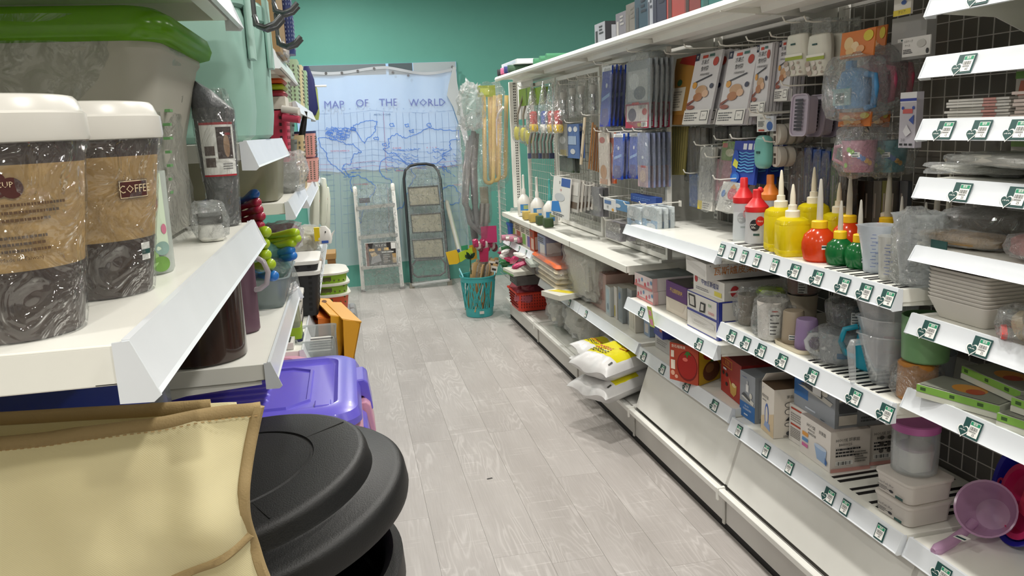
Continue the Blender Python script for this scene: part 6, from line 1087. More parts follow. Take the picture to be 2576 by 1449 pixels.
m=MB(); mats=[mat('#d9d9d6',.5)]; W_,Hh=b.x-a.x,a.z-b.z; P_=Print(m,mats,W_,.004,Hh); m.box(0,W_,0,.004,0,Hh,0); P_.do([('-y','r',.02,.02,.98,.98,'#1d1a1a'),('-y','r',.02,.02,.1,.98,'#6a3a2c'),('-y','p',[(.15,.1),(.5,.2),(.45,.5),(.2,.4)],'#8a8a8c'),('-y','p',[(.2,.4),(.4,.45),(.3,.6),(.15,.55)],'#b89a6a'),('-y','r',.52,.55,.9,.6,'#c9c9c6'),('-y','r',.58,.1,.7,.45,'#5a4a40'),('-y','r',.85,.1,.97,.5,'#a88a5a'),('-y','r',.83,.7,.97,.96,'#d9d9d6'),('-y','l',.55,.15,.8,.5,4,'#8f8f8c'),('-y','t',.5,.86,.12,'W L Z N','#d9d9d6'),('-y','r',.12,.64,.3,.74,'#c9a05a'),('-y','r',.4,.64,.5,.74,'#c9a05a'),('-y','r',.6,.64,.75,.76,'#d2b070')])
mk('product_sheet',m,mats,t,loc=(a.x,7.62,b.z),rot=(-.1,0,-.03),smooth=0)
m=MB(); v=[at(893,475,'y',7.80),at(990,470,'y',7.80),at(1014,722,'y',7.58),at(914,731,'y',7.58)]
mk('clear_wrap',MB().sheet(lambda u,w:tuple((v[0].lerp(v[1],u)).lerp(v[3].lerp(v[2],u),w)+Vector((0,-.025+.014*noise.noise(Vector((u*9,w*12,2)))-.02*math.sin(u*PI),0.035 if w==0 and .2<u<.8 else 0))),24,40),film(haze=.10,bs=20),t,smooth=.9)
mk('dark_hinge',MB().box(at(903,500,'y',7.8).x,at(930,500,'y',7.8).x,7.76,7.79,at(910,510,'y',7.8).z,at(910,498,'y',7.8).z),mat('#2a2638',.5),t,smooth=0)
# black step ladder
t=thing('step_ladder','black tubular step ladder with three beige treads, leaning on the map','ladder',(0,0,0)); BLK=mat('#22262a',.35); yb_=lambda py:7.64+.21*(716-py)/300
def Q(px,py): p=at(px,py,'y',yb_(py)); return p
arc=[(1036,712),(1026,580),(1016,450),(1020,428),(1032,417),(1050,413),(1072,412),(1090,416),(1102,430),(1108,452),(1119,580),(1131,706)]
P=[Q(*c_) for c_ in arc]; P[0].z=P[-1].z=.01; mk('frame_tube',MB().tube(P,.0135,8),BLK,t,smooth=1.2)
for (x0,x1,y0,y1) in ((1026,1101,469,518),(1033,1108,537,586),(1037,1112,601,650)):
    a,b,c_,d_=Q(x0,y0+3),Q(x1,y0-2),Q(x1+5,y1-4),Q(x0+5,y1); m=MB().add([a,b,c_,d_]+[p_+Vector((0,.02,0)) for p_ in (a,b,c_,d_)],[(0,1,2,3),(4,7,6,5),(0,4,5,1),(1,5,6,2),(2,6,7,3),(3,7,4,0)]); o=mk('tread',m,mat('#8f8b76',.6,bump=.1),t,smooth=0); mk('tread_edge',MB().tube([p_+Vector((0,-.004,0)) for p_ in (a,b,c_,d_)],.008,6,close=True),BLK,o)
P=[Q(*c_) for c_ in ((1046,655),(1110,650),(1120,662),(1120,684),(1108,692),(1050,697),(1038,688),(1037,668))]; mk('brace_tube',MB().tube(P,.010,8,close=True),BLK,t,smooth=1.2)
for px,py in ((1036,712),(1131,706)): p=Q(px,py); mk('rubber_foot',MB().box(p.x-.022,p.x+.022,p.y-.022,p.y+.022,0,.05),mat('#8a877c',.6),t,smooth=0)
v=[Q(1020,420),Q(1105,418),Q(1132,700),Q(1036,710)]; mk('clear_wrap',MB().sheet(lambda u,w:tuple((v[0].lerp(v[1],u)).lerp(v[3].lerp(v[2],u),w)+Vector((0,-.03+.014*noise.noise(Vector((u*9,w*12,7))),0))),24,40),film(haze=.06,bs=20),t,smooth=.9)
mk('foot_wrap',MB().tube([Q(1036,716)+Vector((0,-.03,0)),Q(1130,703)+Vector((0,-.03,0))],.016,6),film(haze=.35,bs=30),t,smooth=0)
# ================= left gondola =================
LJ=[.64,1.54,2.43,3.32,4.22,5.12,6.02]; LX=-.176
for i in range(6):
    y0,y1=LJ[i],LJ[i+1]; t=thing('gondola_bay','white back and uprights of the left gondola, %s bay from the camera'%('nearest','second','third','fourth','fifth','sixth')[i],'shelving',(-.64,y0,0),0,'left gondola bays')
    mk('back_panel',MB().box(-.012,-.004,.02,y1-y0-.02,.1,2.0),mat('#b5b3aa',.6),t,smooth=0); mk('foot_plate',MB().box(-.01,.06,.02,y1-y0-.02,0,.1),KICK,t,smooth=0)
    mk('upright',MB().box(-.03,.0,-.018,.018,0,2.1),WHITE,t,smooth=0)
def ls(label,y0,y1,z,depth=.44,rail=.046,brk=False,tilt=.015): return shelf(label,y0,y1,z,LX,depth,rail=rail,side=-1,rot=0,brk=brk,tilt=tilt,ptilt=.015)
ls('nearest left shelf, carrying the paper cup shaped jars',.642,1.537,1.348,rail=.043)
ls('top left shelf seen from below over the green lidded bin',.642,1.537,1.737)
ls('left shelf carrying the tall brown bin, storage boxes below it',1.548,2.425,1.07,rail=.046,brk=True,tilt=.005)
ls('left shelf under the mint cases',1.548,2.425,1.492)
ls('left shelf holding the clear box, beyond the scoops',2.435,3.315,1.308)
ls('upper left shelf holding the brown carton',2.435,3.315,1.742)
ls('low left shelf holding the white rimmed black baskets',2.435,3.315,.855)
ls('long left shelf far back with pink woven baskets',3.325,5.115,1.262); ls('long upper left shelf far back with green woven baskets',3.325,5.115,1.632); ls('far left shelf at knee height, mostly hidden',3.325,5.115,.86)
# ---- paper cup jars
LIDW=mat('#d6d4cd',.3,coat=.3); KRAFT=mat('#b4925a',.55,bump=.1); COFFEE=mat('#3b2a24',.4); SHR=film(haze=.03,bs=22,strength=1.0,rough=.06,gl=.45)
def cupjar(x,y,rb,r,label,arts):
    t=thing('paper_cup_jar',label,'jar',(x,y,1.349)); a0=camang(x,y)
    rz=lambda z: rb+(r-rb)*z/.163
    mk('jar_body',MB().lathe([(0,.002),(rb-.002,0),(rb,.003),(rz(.057),.057),(rz(.139),.139),(rz(.15),.15),(rz(.163),.163),(0,.163)],48,ms=[0,0,0,1,0,0,0]),[COFFEE,KRAFT],t)
    mk('lid',MB().lathe([(r*.98,.155),(r*1.05,.156),(r*1.065,.159),(r*1.055,.177),(r*1.02,.179),(r*.97,.188),(r*.93,.191),(r*.86,.192),(r*.82,.186),(0,.186)],48),LIDW,t,smooth=.45)
    global TP
    m=MB(); R=rb+.0012; TP=(r-rb)/.163
    for it in arts:
        if it[0]=='rect': wrect(m,it[1],it[2],it[3],it[4],R+it[6],a0,0,it[5])
        if it[0]=='disc': wdisc(m,it[1],it[2],it[3],it[4],R+it[6],a0,0,it[5])
        if it[0]=='txt': wtext(m,it[1],it[4],R+.0014+TP*it[3],a0,it[3],it[5],dx=it[2])
        if it[0]=='line':
            q=random.Random(int(it[2]*1e4)); x_=it[1]
            while x_<it[3]: w_=q.uniform(.0012,.003); wrect(m,x_,it[2]-.0011,x_+w_,it[2]+.0011,R+.0008,a0,0,it[4],2); x_+=w_+.0006
    TP=0.0
    mk('printed_art',m,[mat('#4a1f1c',.5),mat('#b08a56',.5),mat('#5c4632',.6),mat('#d6c4a0',.5),TAGWHITE,DKGREEN],t,smooth=0)
    def sh(u,v): 
        a=2*PI*u; z=.157*v; rr_=rz(z)+.0015+.0035*max(0,noise.noise(Vector((math.cos(a)*3,math.sin(a)*3,v*7+x*9))))
        return (rr_*math.cos(a),rr_*math.sin(a),z)
    mk('shrink_wrap',MB().sheet(sh,72,40),SHR,t,smooth=1.2)
    return t
A1=[('disc',-.008,.123,.016,.009,0,.0004),('disc',-.020,.122,.009,.008,0,.0006),('disc',.008,.122,.008,.008,0,.0006),('disc',-.004,.129,.009,.006,0,.0006),('txt','COFFEE CUP',-.008,.1245,.0062,3)]+[('line',-.035,.109-.0058*i,.045-.007*(i%3),2) for i in range(3)]+[('line',-.03,.084-.0052*i,.028-.005*(i%2),2) for i in range(3)]+[('txt','台灣 (Made in Taiwan)',.002,.0672,.0045,2)]
cupjar(-.278,.722,.047,.0675,'brown paper cup shaped jar with the coffee cup badge, nearest the camera',A1)
cupjar(-.258,.885,.047,.0715,'brown paper cup shaped jar with a dark square logo, second from the camera',[('rect',.026,.098,.06,.116,0,.0004),('rect',.0265,.0985,.0595,.1155,3,.0006),('rect',.0275,.0995,.0585,.1145,0,.0008),('txt','COFFEE',.044,.107,.011,3),('rect',.043,.034,.056,.052,4,.0004),('rect',.043,.040,.056,.045,5,.0008)])
t=thing('bird_cup','clear cup with a printed bird and green leaves behind the jars','cup',(-.245,1.003,1.349)); mk('cup_body',MB().lathe([(0,.003),(.032,.0),(.034,.004),(.036,.118),(.034,.118),(.031,.006),(0,.005)],32),frost('#e4ebe6',.35,.15),t)
m=MB(); a=camang(-.245,1.003)
wrect(m,-.03,.03,.034,.116,.0362,a,0,0); wdisc(m,.012,.085,.013,.017,.0366,a,0,1); wdisc(m,.010,.083,.008,.011,.037,a,0,2); wdisc(m,.018,.05,.011,.022,.0366,a,0,0); wdisc(m,.006,.02,.012,.012,.0366,a,0,3); wdisc(m,.024,.03,.010,.008,.0368,a,0,4); wdisc(m,.02,.012,.012,.009,.0368,a,0,5); wdisc(m,.029,.052,.004,.006,.0369,a,0,6)
mk('printed_bird',m,[mat('#cfe0c8',.5),mat('#8e2a22',.5),mat('#1f1c1c',.5),mat('#9ac27a',.5),mat('#8aa8a0',.5),mat('#6f9a4a',.5),mat('#c87890',.5)],t,smooth=0)
# ---- rice bin
t=thing('rice_bin','big milky food bin with a bright green lid, wrapped in film','storage bin',(-.425,1.345,1.353)); t.scale=(.8,1,1); MILK=frost('#cfccc0',.10,.3)
mk('bin_body',MB().rect([(.17,.145,.04,0),(.19,.16,.045,.004),(.195,.163,.045,.02),(.20,.168,.045,.15),(.235,.185,.05,.262),(.242,.19,.05,.27),(.242,.19,.05,.285)],k=7),MILK,t)
mk('lid',MB().rect([(.246,.194,.055,.278),(.262,.208,.06,.282),(.268,.213,.062,.295),(.262,.208,.06,.312),(.24,.19,.05,.322),(.15,.1,.04,.323)],k=7),frost('#6fae12',.08,.2),t,smooth=.9)
m=MB()
for i in range(7): wl=.012 if i%2 else .02; m.box(.205-.0,.2056+.02*(i/7),-.07,-.07+wl,.07+.02*i,.074+.02*i)
mk('level_marks',m,mat('#5f8f5a',.5),t,smooth=0)
def rw(u,v):
    a=2*PI*u; c_,s_=math.cos(a),math.sin(a); g=lambda q,e: math.copysign(abs(q)**e,q); z=.31*v; hx,hy=(.19+.06*v**3+.02*(1-v)**3+.008,.16+.045*v**3+.02*(1-v)**3+.008); n=.012*noise.noise(Vector((c_*4,s_*4,v*6)))+.005*noise.noise(Vector((c_*12,s_*12,v*14)))
    return ((hx+n)*g(c_,.5),(hy+n)*g(s_,.5),z)
mk('clear_wrap',MB().sheet(rw,80,40),film(haze=.03,bs=14,gl=.3),t,smooth=1.2)
# ---- small dish and canister
t=thing('soap_dish','wrapped white soap dish with a black band between the bin and canister','dish',(-.214,1.30,1.349),.2); mk('dish_base',MB().rect([(.016,.036,.012,0),(.019,.04,.014,.004),(.018,.037,.014,.018),(.015,.034,.012,.026)],k=6),WHITE,t); mk('black_band',MB().rect([(.018,.036,.012,.026),(.018,.036,.012,.038)],k=6),mat('#222220',.4),t); mk('clear_cover',MB().rect([(.016,.034,.012,.038),(.014,.03,.012,.056)],k=6),CLEAR,t); mk('clear_wrap',MB().blob((0,0,.03),(.055,.105,.06),.6,.18,8,16,10,seed=4),FILM,t,smooth=0)
t=thing('canister','dark grey canister with a speckled slanted lid and photo label','canister',(-.219,1.495,1.349)); t.scale=(.82,.82,1); GRY=frost('#7c7e80',.15,.2)
mk('canister_body',MB().lathe([(0,0),(.026,0),(.029,.004),(.040,.15),(.041,.19),(.039,.196),(.0,.196)],36),GRY,t)
v=MB().lathe([(.041,.186),(.0425,.19),(.0425,.21),(.040,.222),(.03,.232),(0,.236)],36); v.v=[(x,y,z+(max(0,z-.2))*(-x*22)) for x,y,z in v.v]; mk('lid',v,mat('#4d4f52',.35,bump=.5,bs=160),t,smooth=.9)
m=MB(); a=camang(-.219,1.495); RR=.0335; TP=.052
wrect(m,-.036,.088,.04,.18,RR,a,0,0,12); wrect(m,-.036,.176,.04,.18,RR+.0004,a,0,1,12); wrect(m,-.036,.088,.04,.091,RR+.0004,a,0,1,12); wrect(m,.0,.118,.034,.172,RR+.0004,a,0,2,8); wdisc(m,.02,.14,.007,.02,RR+.0007,a,0,3); wrect(m,-.028,.124,-.006,.14,RR+.0004,a,0,4,4); wrect(m,-.028,.104,-.006,.12,RR+.0004,a,0,4,4); wtext(m,'MKBI-5526',.0062,RR+.0007,a,.163,2,dx=-.016); wrect(m,.018,.158,.03,.162,RR+.0008,a,0,1,3)
for i in range(3): wrect(m,.008,.1+.004*i,.03,.102+.004*i,RR+.0004,a,0,5,4)
TP=0.0; mk('photo_label',m,[TAGWHITE,mat('#a82a34',.5),mat('#3a2626',.5),mat('#a8876a',.5),mat('#5a4a44',.5),mat('#8f8f8f',.5)],t,smooth=0); mk('clear_wrap',MB().lathe([(.032,0),(.0385,.09),(.044,.15),(.0445,.2),(.03,.238)],36),SHR,t)
# ---- mint cases with hooks
MINT=mat('#8fb5aa',.45)
for k,(y,xr,l) in enumerate(((1.745,-.172,'nearer mint green upright case on the left'),(1.985,-.156,'farther mint green upright case on the left'))):
    t=thing('mint_case',l,'case',(xr-.125,y,1.4935),0,'mint green cases'); mk('case_body',MB().rect([(.10,.08,.035,0),(.115,.09,.045,.012),(.122,.094,.05,.06),(.125,.096,.05,.235),(.118,.09,.05,.262)],k=8),MINT,t); mk('case_lid',MB().rect([(.122,.094,.05,.255),(.128,.099,.052,.26),(.128,.099,.052,.29),(.12,.09,.05,.30)],k=8),MINT,t)
    mk('hook_plate',MB().rect([(.006,.03,.006,.16),(.006,.03,.006,.31)],k=4),mat('#a5c7bd',.4),t,loc=(.131,-.02-.0*k,0))
GM=mat('#5d6062',.3,.85)
for k,(px,py,y) in enumerate(((640,40,1.66),(680,92,1.95),(672,8,1.93))):
    p=at(px,py,'y',y); t=thing('double_hook','bent dark metal double hook on the mint case, %s of three'%('nearest','lower far one','upper far one')[k],'hook',(max(p.x,-.1615 if y<1.8 else -.128)+0,p.y,p.z),0,'dark double hooks')
    mk('hook_back',MB().box(-.004,.004,-.008,.008,-.02,.05),GM,t,smooth=0,bev=.002)
    for s_ in (-1,1): mk('hook_prong',MB().tube([(0,s_*.004,-.0),(.004,s_*.010,-.018),(.02,s_*.020,-.024),(.038,s_*.026,-.018),(.052,s_*.026,-.004)],.0052,8),GM,t,smooth=1.2)
# ---- brown bin, jug
t=thing('waste_bin','tall glossy dark brown bin on the left shelf','bin',(-.312,1.643,1.071)); mk('bin_body',MB().lathe([(0,.002),(.078,0),(.084,.004),(.088,.275),(.090,.28),(.085,.28),(.08,.01),(0,.008)],56),mat('#32211a',.18,coat=.5),t)
m=MB()
for i in range(7): wrect(m,.062,.155+.009*i,.07,.162+.009*i,.0875,camang(-.312,1.643),0,0 if i>2 else 1,3)
mk('edge_sticker',m,[mat('#c9c42a',.5),mat('#3c7a3c',.5)],t,smooth=0)
t=thing('jug','mauve plastic jug with a clear looped handle behind the brown bin','jug',(-.262,1.845,1.071)); mk('jug_body',MB().lathe([(0,.002),(.036,0),(.040,.004),(.042,.2),(.0425,.225),(.039,.225),(.037,.01),(0,.008)],40),frost('#7c5f6e',.05,.15),t)
mk('handle',MB().tube([(.036,-.012,.165),(.05,-.016,.168),(.064,-.02,.158),(.072,-.022,.135),(.066,-.02,.108),(.05,-.016,.097),(.038,-.012,.095)],.006,10),frost('#cfc8cc',.25,.15),t,smooth=1.2)
# ---- scoops
t0=None
SC=[('blue','#1f62b4'),('dark red','#9c1f3c'),('lime green','#a3c01c'),('blue','#1e73c4')]
def scoop(px,py,bx,by,y,ci,label,r=.0125):
    p,q=at(px,py,'y',y),at(bx,by,'y',y+.16); t=thing('scoop',label,'scoop',(0,0,0),0,SC[ci][0]+' scoops'); d=(q-p); m_=mat(SC[ci][1],.28,coat=.3)
    mk('handle',MB().tube([p+d*.0,p+d*.03,p+d*.10,p+d*.25,p+d*.6,q],[r*.55,r*.9,r*1.05,r*.95,r*.6,r*.8],12),m_,t,smooth=1.2); mk('scoop_blade',MB().rect([(.045,.06,.02,0),(.05,.065,.02,.012),(.048,.063,.02,.016)],k=4),m_,t,loc=q+Vector((-.05,.05,-.008)))
scoop(644,486,600,510,2.05,0,'blue scoop topping the pile of scoops on the left')
for k,(a,b) in enumerate(((649,508),(654,526),(660,543),(658,566))): scoop(a,b,600,b+16,2.05,1,'dark red scoop, %s of four in the pile'%('first','second','third','lowest')[k])
for k,(a,b) in enumerate(((672,583),(668,612),(672,640),(684,664))): scoop(a,b,622,b+8,1.98,2,'short lime green scoop end pointing at the camera, %s of four'%('first','second','third','lowest')[k],.0145)
for k,(a,b) in enumerate(((748,585),(752,599),(740,611))): scoop(a,b,660,b+12,2.12,2,'long lime green scoop handle pointing into the aisle, %s of three'%('top','middle','bottom')[k],.0125)
for k,(a,b) in enumerate(((736,628),(741,642))): scoop(a,b,660,b+20,2.12,3,'blue scoop handle under the long lime ones, %s'%('upper','lower')[k])
scoop(692,694,640,692,1.98,3,'blue scoop lowest of the pile by the jug handle',.0135)
t=thing('clear_tray','clear tray of film packs under the scoops','tray',(-.29,2.20,1.071)); mk('tray_shell',MB().rect([(.10,.13,.02,0),(.105,.135,.02,.006),(.12,.15,.025,.075),(.125,.155,.026,.078),(.12,.15,.025,.08),(.104,.134,.02,.01)],k=5),frost('#b8c4c4',.5,.15),t); mk('teal_pouch',MB().blob((.06,.02,.10),(.1,.1,.1),.6,.2,7,14,9,seed=4),frost('#7fb8b0',.4,.2),t,smooth=0); mk('clear_wrap',MB().blob((.03,0,.06),(.2,.24,.12),.6,.2,8,18,10,seed=8),FILM,t,smooth=0)
# ---- clear box etc beyond
CB=frost('#a9a894',.25,.15)
t=thing('clear_box','large clear storage box on the left shelf beyond the mint cases','storage box',(-.37,2.62,1.309)); mk('box_body',MB().rect([(.15,.13,.03,0),(.16,.14,.035,.004),(.175,.155,.04,.155),(.18,.16,.04,.158),(.175,.155,.04,.162),(.157,.137,.033,.008)],k=6),CB,t)
t=thing('clear_box','smaller clear box with a rolled rim behind the large clear one','storage box',(-.26,2.93,1.309)); mk('box_body',MB().rect([(.08,.09,.02,0),(.085,.095,.02,.1),(.09,.1,.022,.103),(.085,.095,.02,.106),(.08,.09,.02,.006)],k=5),frost('#bfc0b8',.45,.15),t); mk('clear_wrap',MB().blob((.02,0,.07),(.2,.24,.15),.6,.25,8,16,10,seed=14),HZ,t,smooth=0)
# slotted red basket with stacked lids
def slotbasket(name,label,c,d,h_,rows,cols,loc,cat='basket',group=None,rim=None,hole='#3a1018'):
    t=thing(name,label,cat,loc,0,group); a,b=d; m_=mat(h_,.45); mk('basket_body',MB().rect([(a*.86,b*.86,.015,0),(a*.88,b*.88,.018,.004),(a,b,.02,c),(a*.96,b*.96,.02,c),(a*.84,b*.84,.016,.008)],k=4),m_,t); q=MB()
    for j in range(rows):
        for i in range(cols):
            z=c*(.12+.72*j/max(1,rows-1)); f=.88+.12*z/c; u=-.75+1.5*i/max(1,cols-1); q.box(a*f-.001,a*f+.0012,u*b*f-b*.05,u*b*f+b*.05,z,z+c*.4/rows); q.box(u*a*f-a*.05,u*a*f+a*.05,-b*f-.0012,-b*f+.001,z,z+c*.4/rows)
    mk('slot',q,mat(hole,.6),t,smooth=0,kind='stuff')
    if rim: mk('rim',MB().rect([(a*1.0,b*1.0,.02,c-.014),(a*1.05,b*1.05,.022,c-.012),(a*1.06,b*1.06,.022,c),(a*1.0,b*1.0,.02,c+.002)],k=4),mat(rim,.4),t)
    return t
t=slotbasket('slotted_basket','tall crimson slotted basket with rolled tubes, on the left shelf far back',.19,(.085,.10),'#b8304c',7,4,(-.275,3.05,1.40)); 
for k,(c_,l) in enumerate((('#a3243c','crimson'),('#a8c020','lime'),('#d8561c','orange'))): mk('flat_cover',MB().rect([(.08,.095,.02,0),(.088,.102,.022,.01),(.08,.095,.02,.018)],k=4),mat(c_,.4),None,l+' flat lid stacked above the crimson slotted basket','lid','stacked lids',(-.275,3.05,1.64+.021*k))
carton('card_carton','plain carton supporting the coloured lids',(-.36,2.96,1.595),(.17,.18,.043),'#cfcabf')
carton('card_carton','carton hidden under the crimson slotted basket',(-.36,2.96,1.3095),(.17,.18,.09),'#b9b4a8')
for k in range(4): mk('rolled_tube',MB().tube([(-.20,2.90+.045*(k%2),1.565+.028*(k//2)),(-.145,2.89+.045*(k%2),1.555+.028*(k//2))],.013,10),mat('#d2cfc8' if k//2 else '#b8405a',.4),None,('white','crimson')[1-k//2]+' tube end sticking out of the crimson basket, %s'%('left','right')[k%2],'tube','tube ends',smooth=.8)
# brown carton and mesh
carton('brown_carton','large brown carton on the upper left shelf',(-.46,2.50,1.743),(.30,.30,.42),'#8b6f47',[('+x','r',.0,.47,1,.485,'#a88a5c'),('-y','r',0,.47,1,.485,'#a88a5c')])
t=slotbasket('mesh_basket','navy mesh basket behind the brown carton, upper of two',.13,(.02,.05),'#2c3a6e',8,4,(-.155,2.90,1.91),group='navy mesh baskets',hole='#8f9ab8'); dup(t,loc=(-.155,2.90,1.77),label='navy mesh basket behind the brown carton, lower of two')
pouch('crinkled film packs drooping over the upper left shelf rail',752,150,1.742,(.06,.4,.055),'#c4bab2',0,'film_pack',seed=41,dx=-.09,amp=.3)
# far back baskets
def weave(label,c_,loc,d=(.07,.09),h=.2,g='woven baskets'): return slotbasket('woven_basket',label,h,d,c_,9,7,loc,group=g,hole='#5a5a50')
weave('grey green woven basket on the upper far left shelf','#8f9c86',(-.27,3.55,1.633)); weave('sage green woven basket, second on the upper far left shelf','#9db394',(-.245,3.85,1.633)); weave('cream woven basket, third on the upper far left shelf','#cfc6a0',(-.24,4.15,1.633)); weave('pale green woven basket at the end of the upper far left shelf','#9fbf9c',(-.235,4.5,1.633))
weave('dark brown woven basket between the cream and green ones','#3d2c22',(-.24,4.32,1.633),(.06,.06),.2)
for k in range(3): slotbasket('slotted_basket','dark grey slotted basket in the stack on the far left shelf, %s'%('lowest','middle','top')[k],.11,(.1,.11),('#6a6c68','#5f625c','#8a8f86')[k],3,5,(-.30,3.55,1.263+.112*k),group='grey slotted baskets',hole='#22221f')
weave('tan woven basket standing by the grey slotted stack','#b8a67e',(-.25,3.86,1.263),(.07,.08),.24)
weave('pink woven basket at the far left, upper of two','#d89a94',(-.215,4.35,1.39),(.07,.09),.12,'pink woven baskets'); weave('pink woven basket at the far left, lower of two','#dba39c',(-.215,4.35,1.263),(.075,.095),.12,'pink woven baskets')
weave('navy woven basket behind the pink ones','#33406a',(-.22,4.62,1.263),(.07,.09),.26)
mk('black_strap',MB().tube([at(769,280,'y',3.9),at(764,310,'y',3.9),at(758,350,'y',3.9),at(753,395,'y',3.9)],[.008,.014,.016,.006],8),mat('#121214',.4),None,'black strap hanging in front of the pink woven baskets','strap',smooth=1.2)
mk('hang_rod',MB().tube([(-.40,5.13,1.80),(-.40,5.42,1.80)],.008,8).tube([(-.40,5.28,1.80),(-.08,5.28,1.80)],.006,8).box(-.645,-.385,5.10,5.13,1.78,1.82),WHITE,None,'white bracket rod carrying bags at the far end of the left gondola','rod',smooth=0)
t=thing('navy_bag','navy blue bag hanging at the far end of the left gondola','bag',at(776,225,'y',5.28)); mk('bag_body',MB().rect([(.03,.02,.01,-.16),(.05,.03,.02,-.12),(.04,.03,.02,.06),(.015,.015,.01,.14)],k=4),mat('#1d2460',.6),t)
t=thing('flower_bag','lime and pink flowered pouch behind the navy bag','bag',at(788,245,'y',5.30)); mk('bag_body',MB().rect([(.02,.02,.01,-.14),(.03,.025,.015,-.1),(.03,.025,.015,.05),(.01,.01,.008,.1)],k=4),mat('#9aa860',.6),t)
for k,(px,py,c_) in enumerate(((792,505,'#5f8f2c'),(812,500,'#2c5a2c'),(820,520,'#7fae3a'))):
    p=at(px,py,'y',4.6+.2*k); t=thing('plant_food_pack','green and white picture pack hanging at the far left, %s'%('nearest','middle','farthest')[k],'pack',p,(.1,.1,.2),'green picture packs'); mk('pack_body',MB().rect([(.012,.045,.008,-.15),(.02,.06,.012,-.12),(.018,.055,.012,.05),(.012,.03,.01,.12)],k=4),mat('#d9ddd0',.35),t); mk('green_print',MB().blob((.010,-.0,-.06),(.03,.09,.12),.7,.1,6,12,8,seed=k),mat(c_,.4),t); mk('lime_print',MB().blob((.010,.01,.06),(.026,.07,.07),.7,.1,6,12,8,seed=k+4),mat('#a8c83a',.4),t); mk('red_dot',MB().blob((.022,.0,.0),(.012,.02,.02),.8,0,6,8,6),mat('#b03030',.4),t)
# packs near (760,600)
def pouchat(label,loc,d,c_,seed):
    t=thing('film_pack',label,'pack',loc); mk('pouch_contents',MB().blob((0,0,d[2]/2),(d[0]*.9,d[1]*.9,d[2]*.85),.55,.18,9,20,12,seed=seed),mat(c_,.6,bump=.2,bs=60),t,smooth=.9); mk('clear_wrap',MB().blob((0,0,d[2]/2),d,.6,.25,10,28,16,seed=seed+1),HZ,t,smooth=0)
pouchat('crinkled pink pouch lowest in the pile by the black baskets',(-.25,3.56,.862),(.2,.36,.06),'#b88a92',54)
pouchat('crinkled pouch of orange snacks above the pink pouch',(-.24,3.55,.925),(.21,.36,.075),'#b8946c',53)
pouchat('big crinkled clear bag with a yellow print, left gondola',(-.24,3.56,1.0),(.21,.38,.11),'#c6c2a8',52)
pouchat('crinkled clear bag of wine red cloths beside the lime scoops',(-.26,3.02,1.09),(.16,.30,.10),'#7a2c40',51)
p=at(815,592,'y',3.40); t=thing('bird_pack','white bird head pack with a yellow band poking into the aisle','pack',p); mk('pack_body',MB().rect([(.05,.02,.02,-.05),(.06,.025,.02,-.02),(.05,.02,.02,.03),(.02,.012,.01,.055)],k=5),mat('#e6e6e2',.4),t); mk('yellow_band',MB().box(-.07,-.03,-.024,.024,-.03,.05),mat('#e3cc12',.4),t,smooth=0); mk('beak_tip',MB().prism([(.03,-.01),(.085,.03),(.05,-.03)],'y',-.008,.008),mat('#e6e6e2',.4),t,smooth=0); mk('eye_dot',MB().box(.01,.018,-.0285,-.02,.018,.026),BLACK,t,smooth=0); t.scale=(.55,.55,.7); mk('blue_print',MB().box(-.02,.03,-.027,-.02,-.045,-.03),mat('#3a62b8',.4),t,smooth=0)
# black baskets with white rims on z=.855
BK='#232427'
for k in range(2):
    for j in range(1): pass
t=slotbasket('rimmed_basket','tall black slotted basket with a white rim, lower of the pair',.165,(.115,.12),BK,7,5,(-.245,3.02,.856),rim='#dcdcd8',hole='#0c0c0d',group='black baskets with white rims'); dup(t,loc=(-.245,3.02,.895),label='black slotted basket with a white rim, nested on top of the pair')
slotbasket('rimmed_basket','white slotted basket with a dark inside, in front of the black ones',.12,(.07,.09),'#d9d8d2',3,5,(-.255,2.76,.856),rim='#e6e6e2',hole='#2a2a2c')
t=thing('lime_box','lime green box with a clear top on the low left shelf','box',(-.245,2.60,.856)); mk('box_base',MB().rect([(.06,.05,.01,0),(.06,.05,.01,.045)],k=3),mat('#8fae1c',.35),t); mk('box_top',MB().rect([(.058,.048,.01,.045),(.055,.045,.012,.11)],k=3),frost('#c2c8b0',.4,.15),t); mk('navy_base',MB().rect([(.062,.052,.01,-.0),(.062,.052,.01,.008)],k=3),mat('#1d2348',.4),t)
carton('dark_tray','dark grey flat tray with white edges on the low left shelf',(-.36,2.46,.8565),(.155,.085,.02),'#d9d8d2',[('t','r',.06,.1,.94,.9,'#3a3c3e')])
t=thing('blue_cone','small royal blue cone in film on the low left shelf','cone',(-.262,2.495,.878)); mk('cone_body',MB().lathe([(.022,0),(.02,.01),(.006,.045),(0,.047)],16),mat('#1f3a9c',.4),t); mk('clear_wrap',MB().blob((0,0,.026),(.06,.06,.07),.7,.2,8,12,8,seed=3),FILM,t,smooth=0)
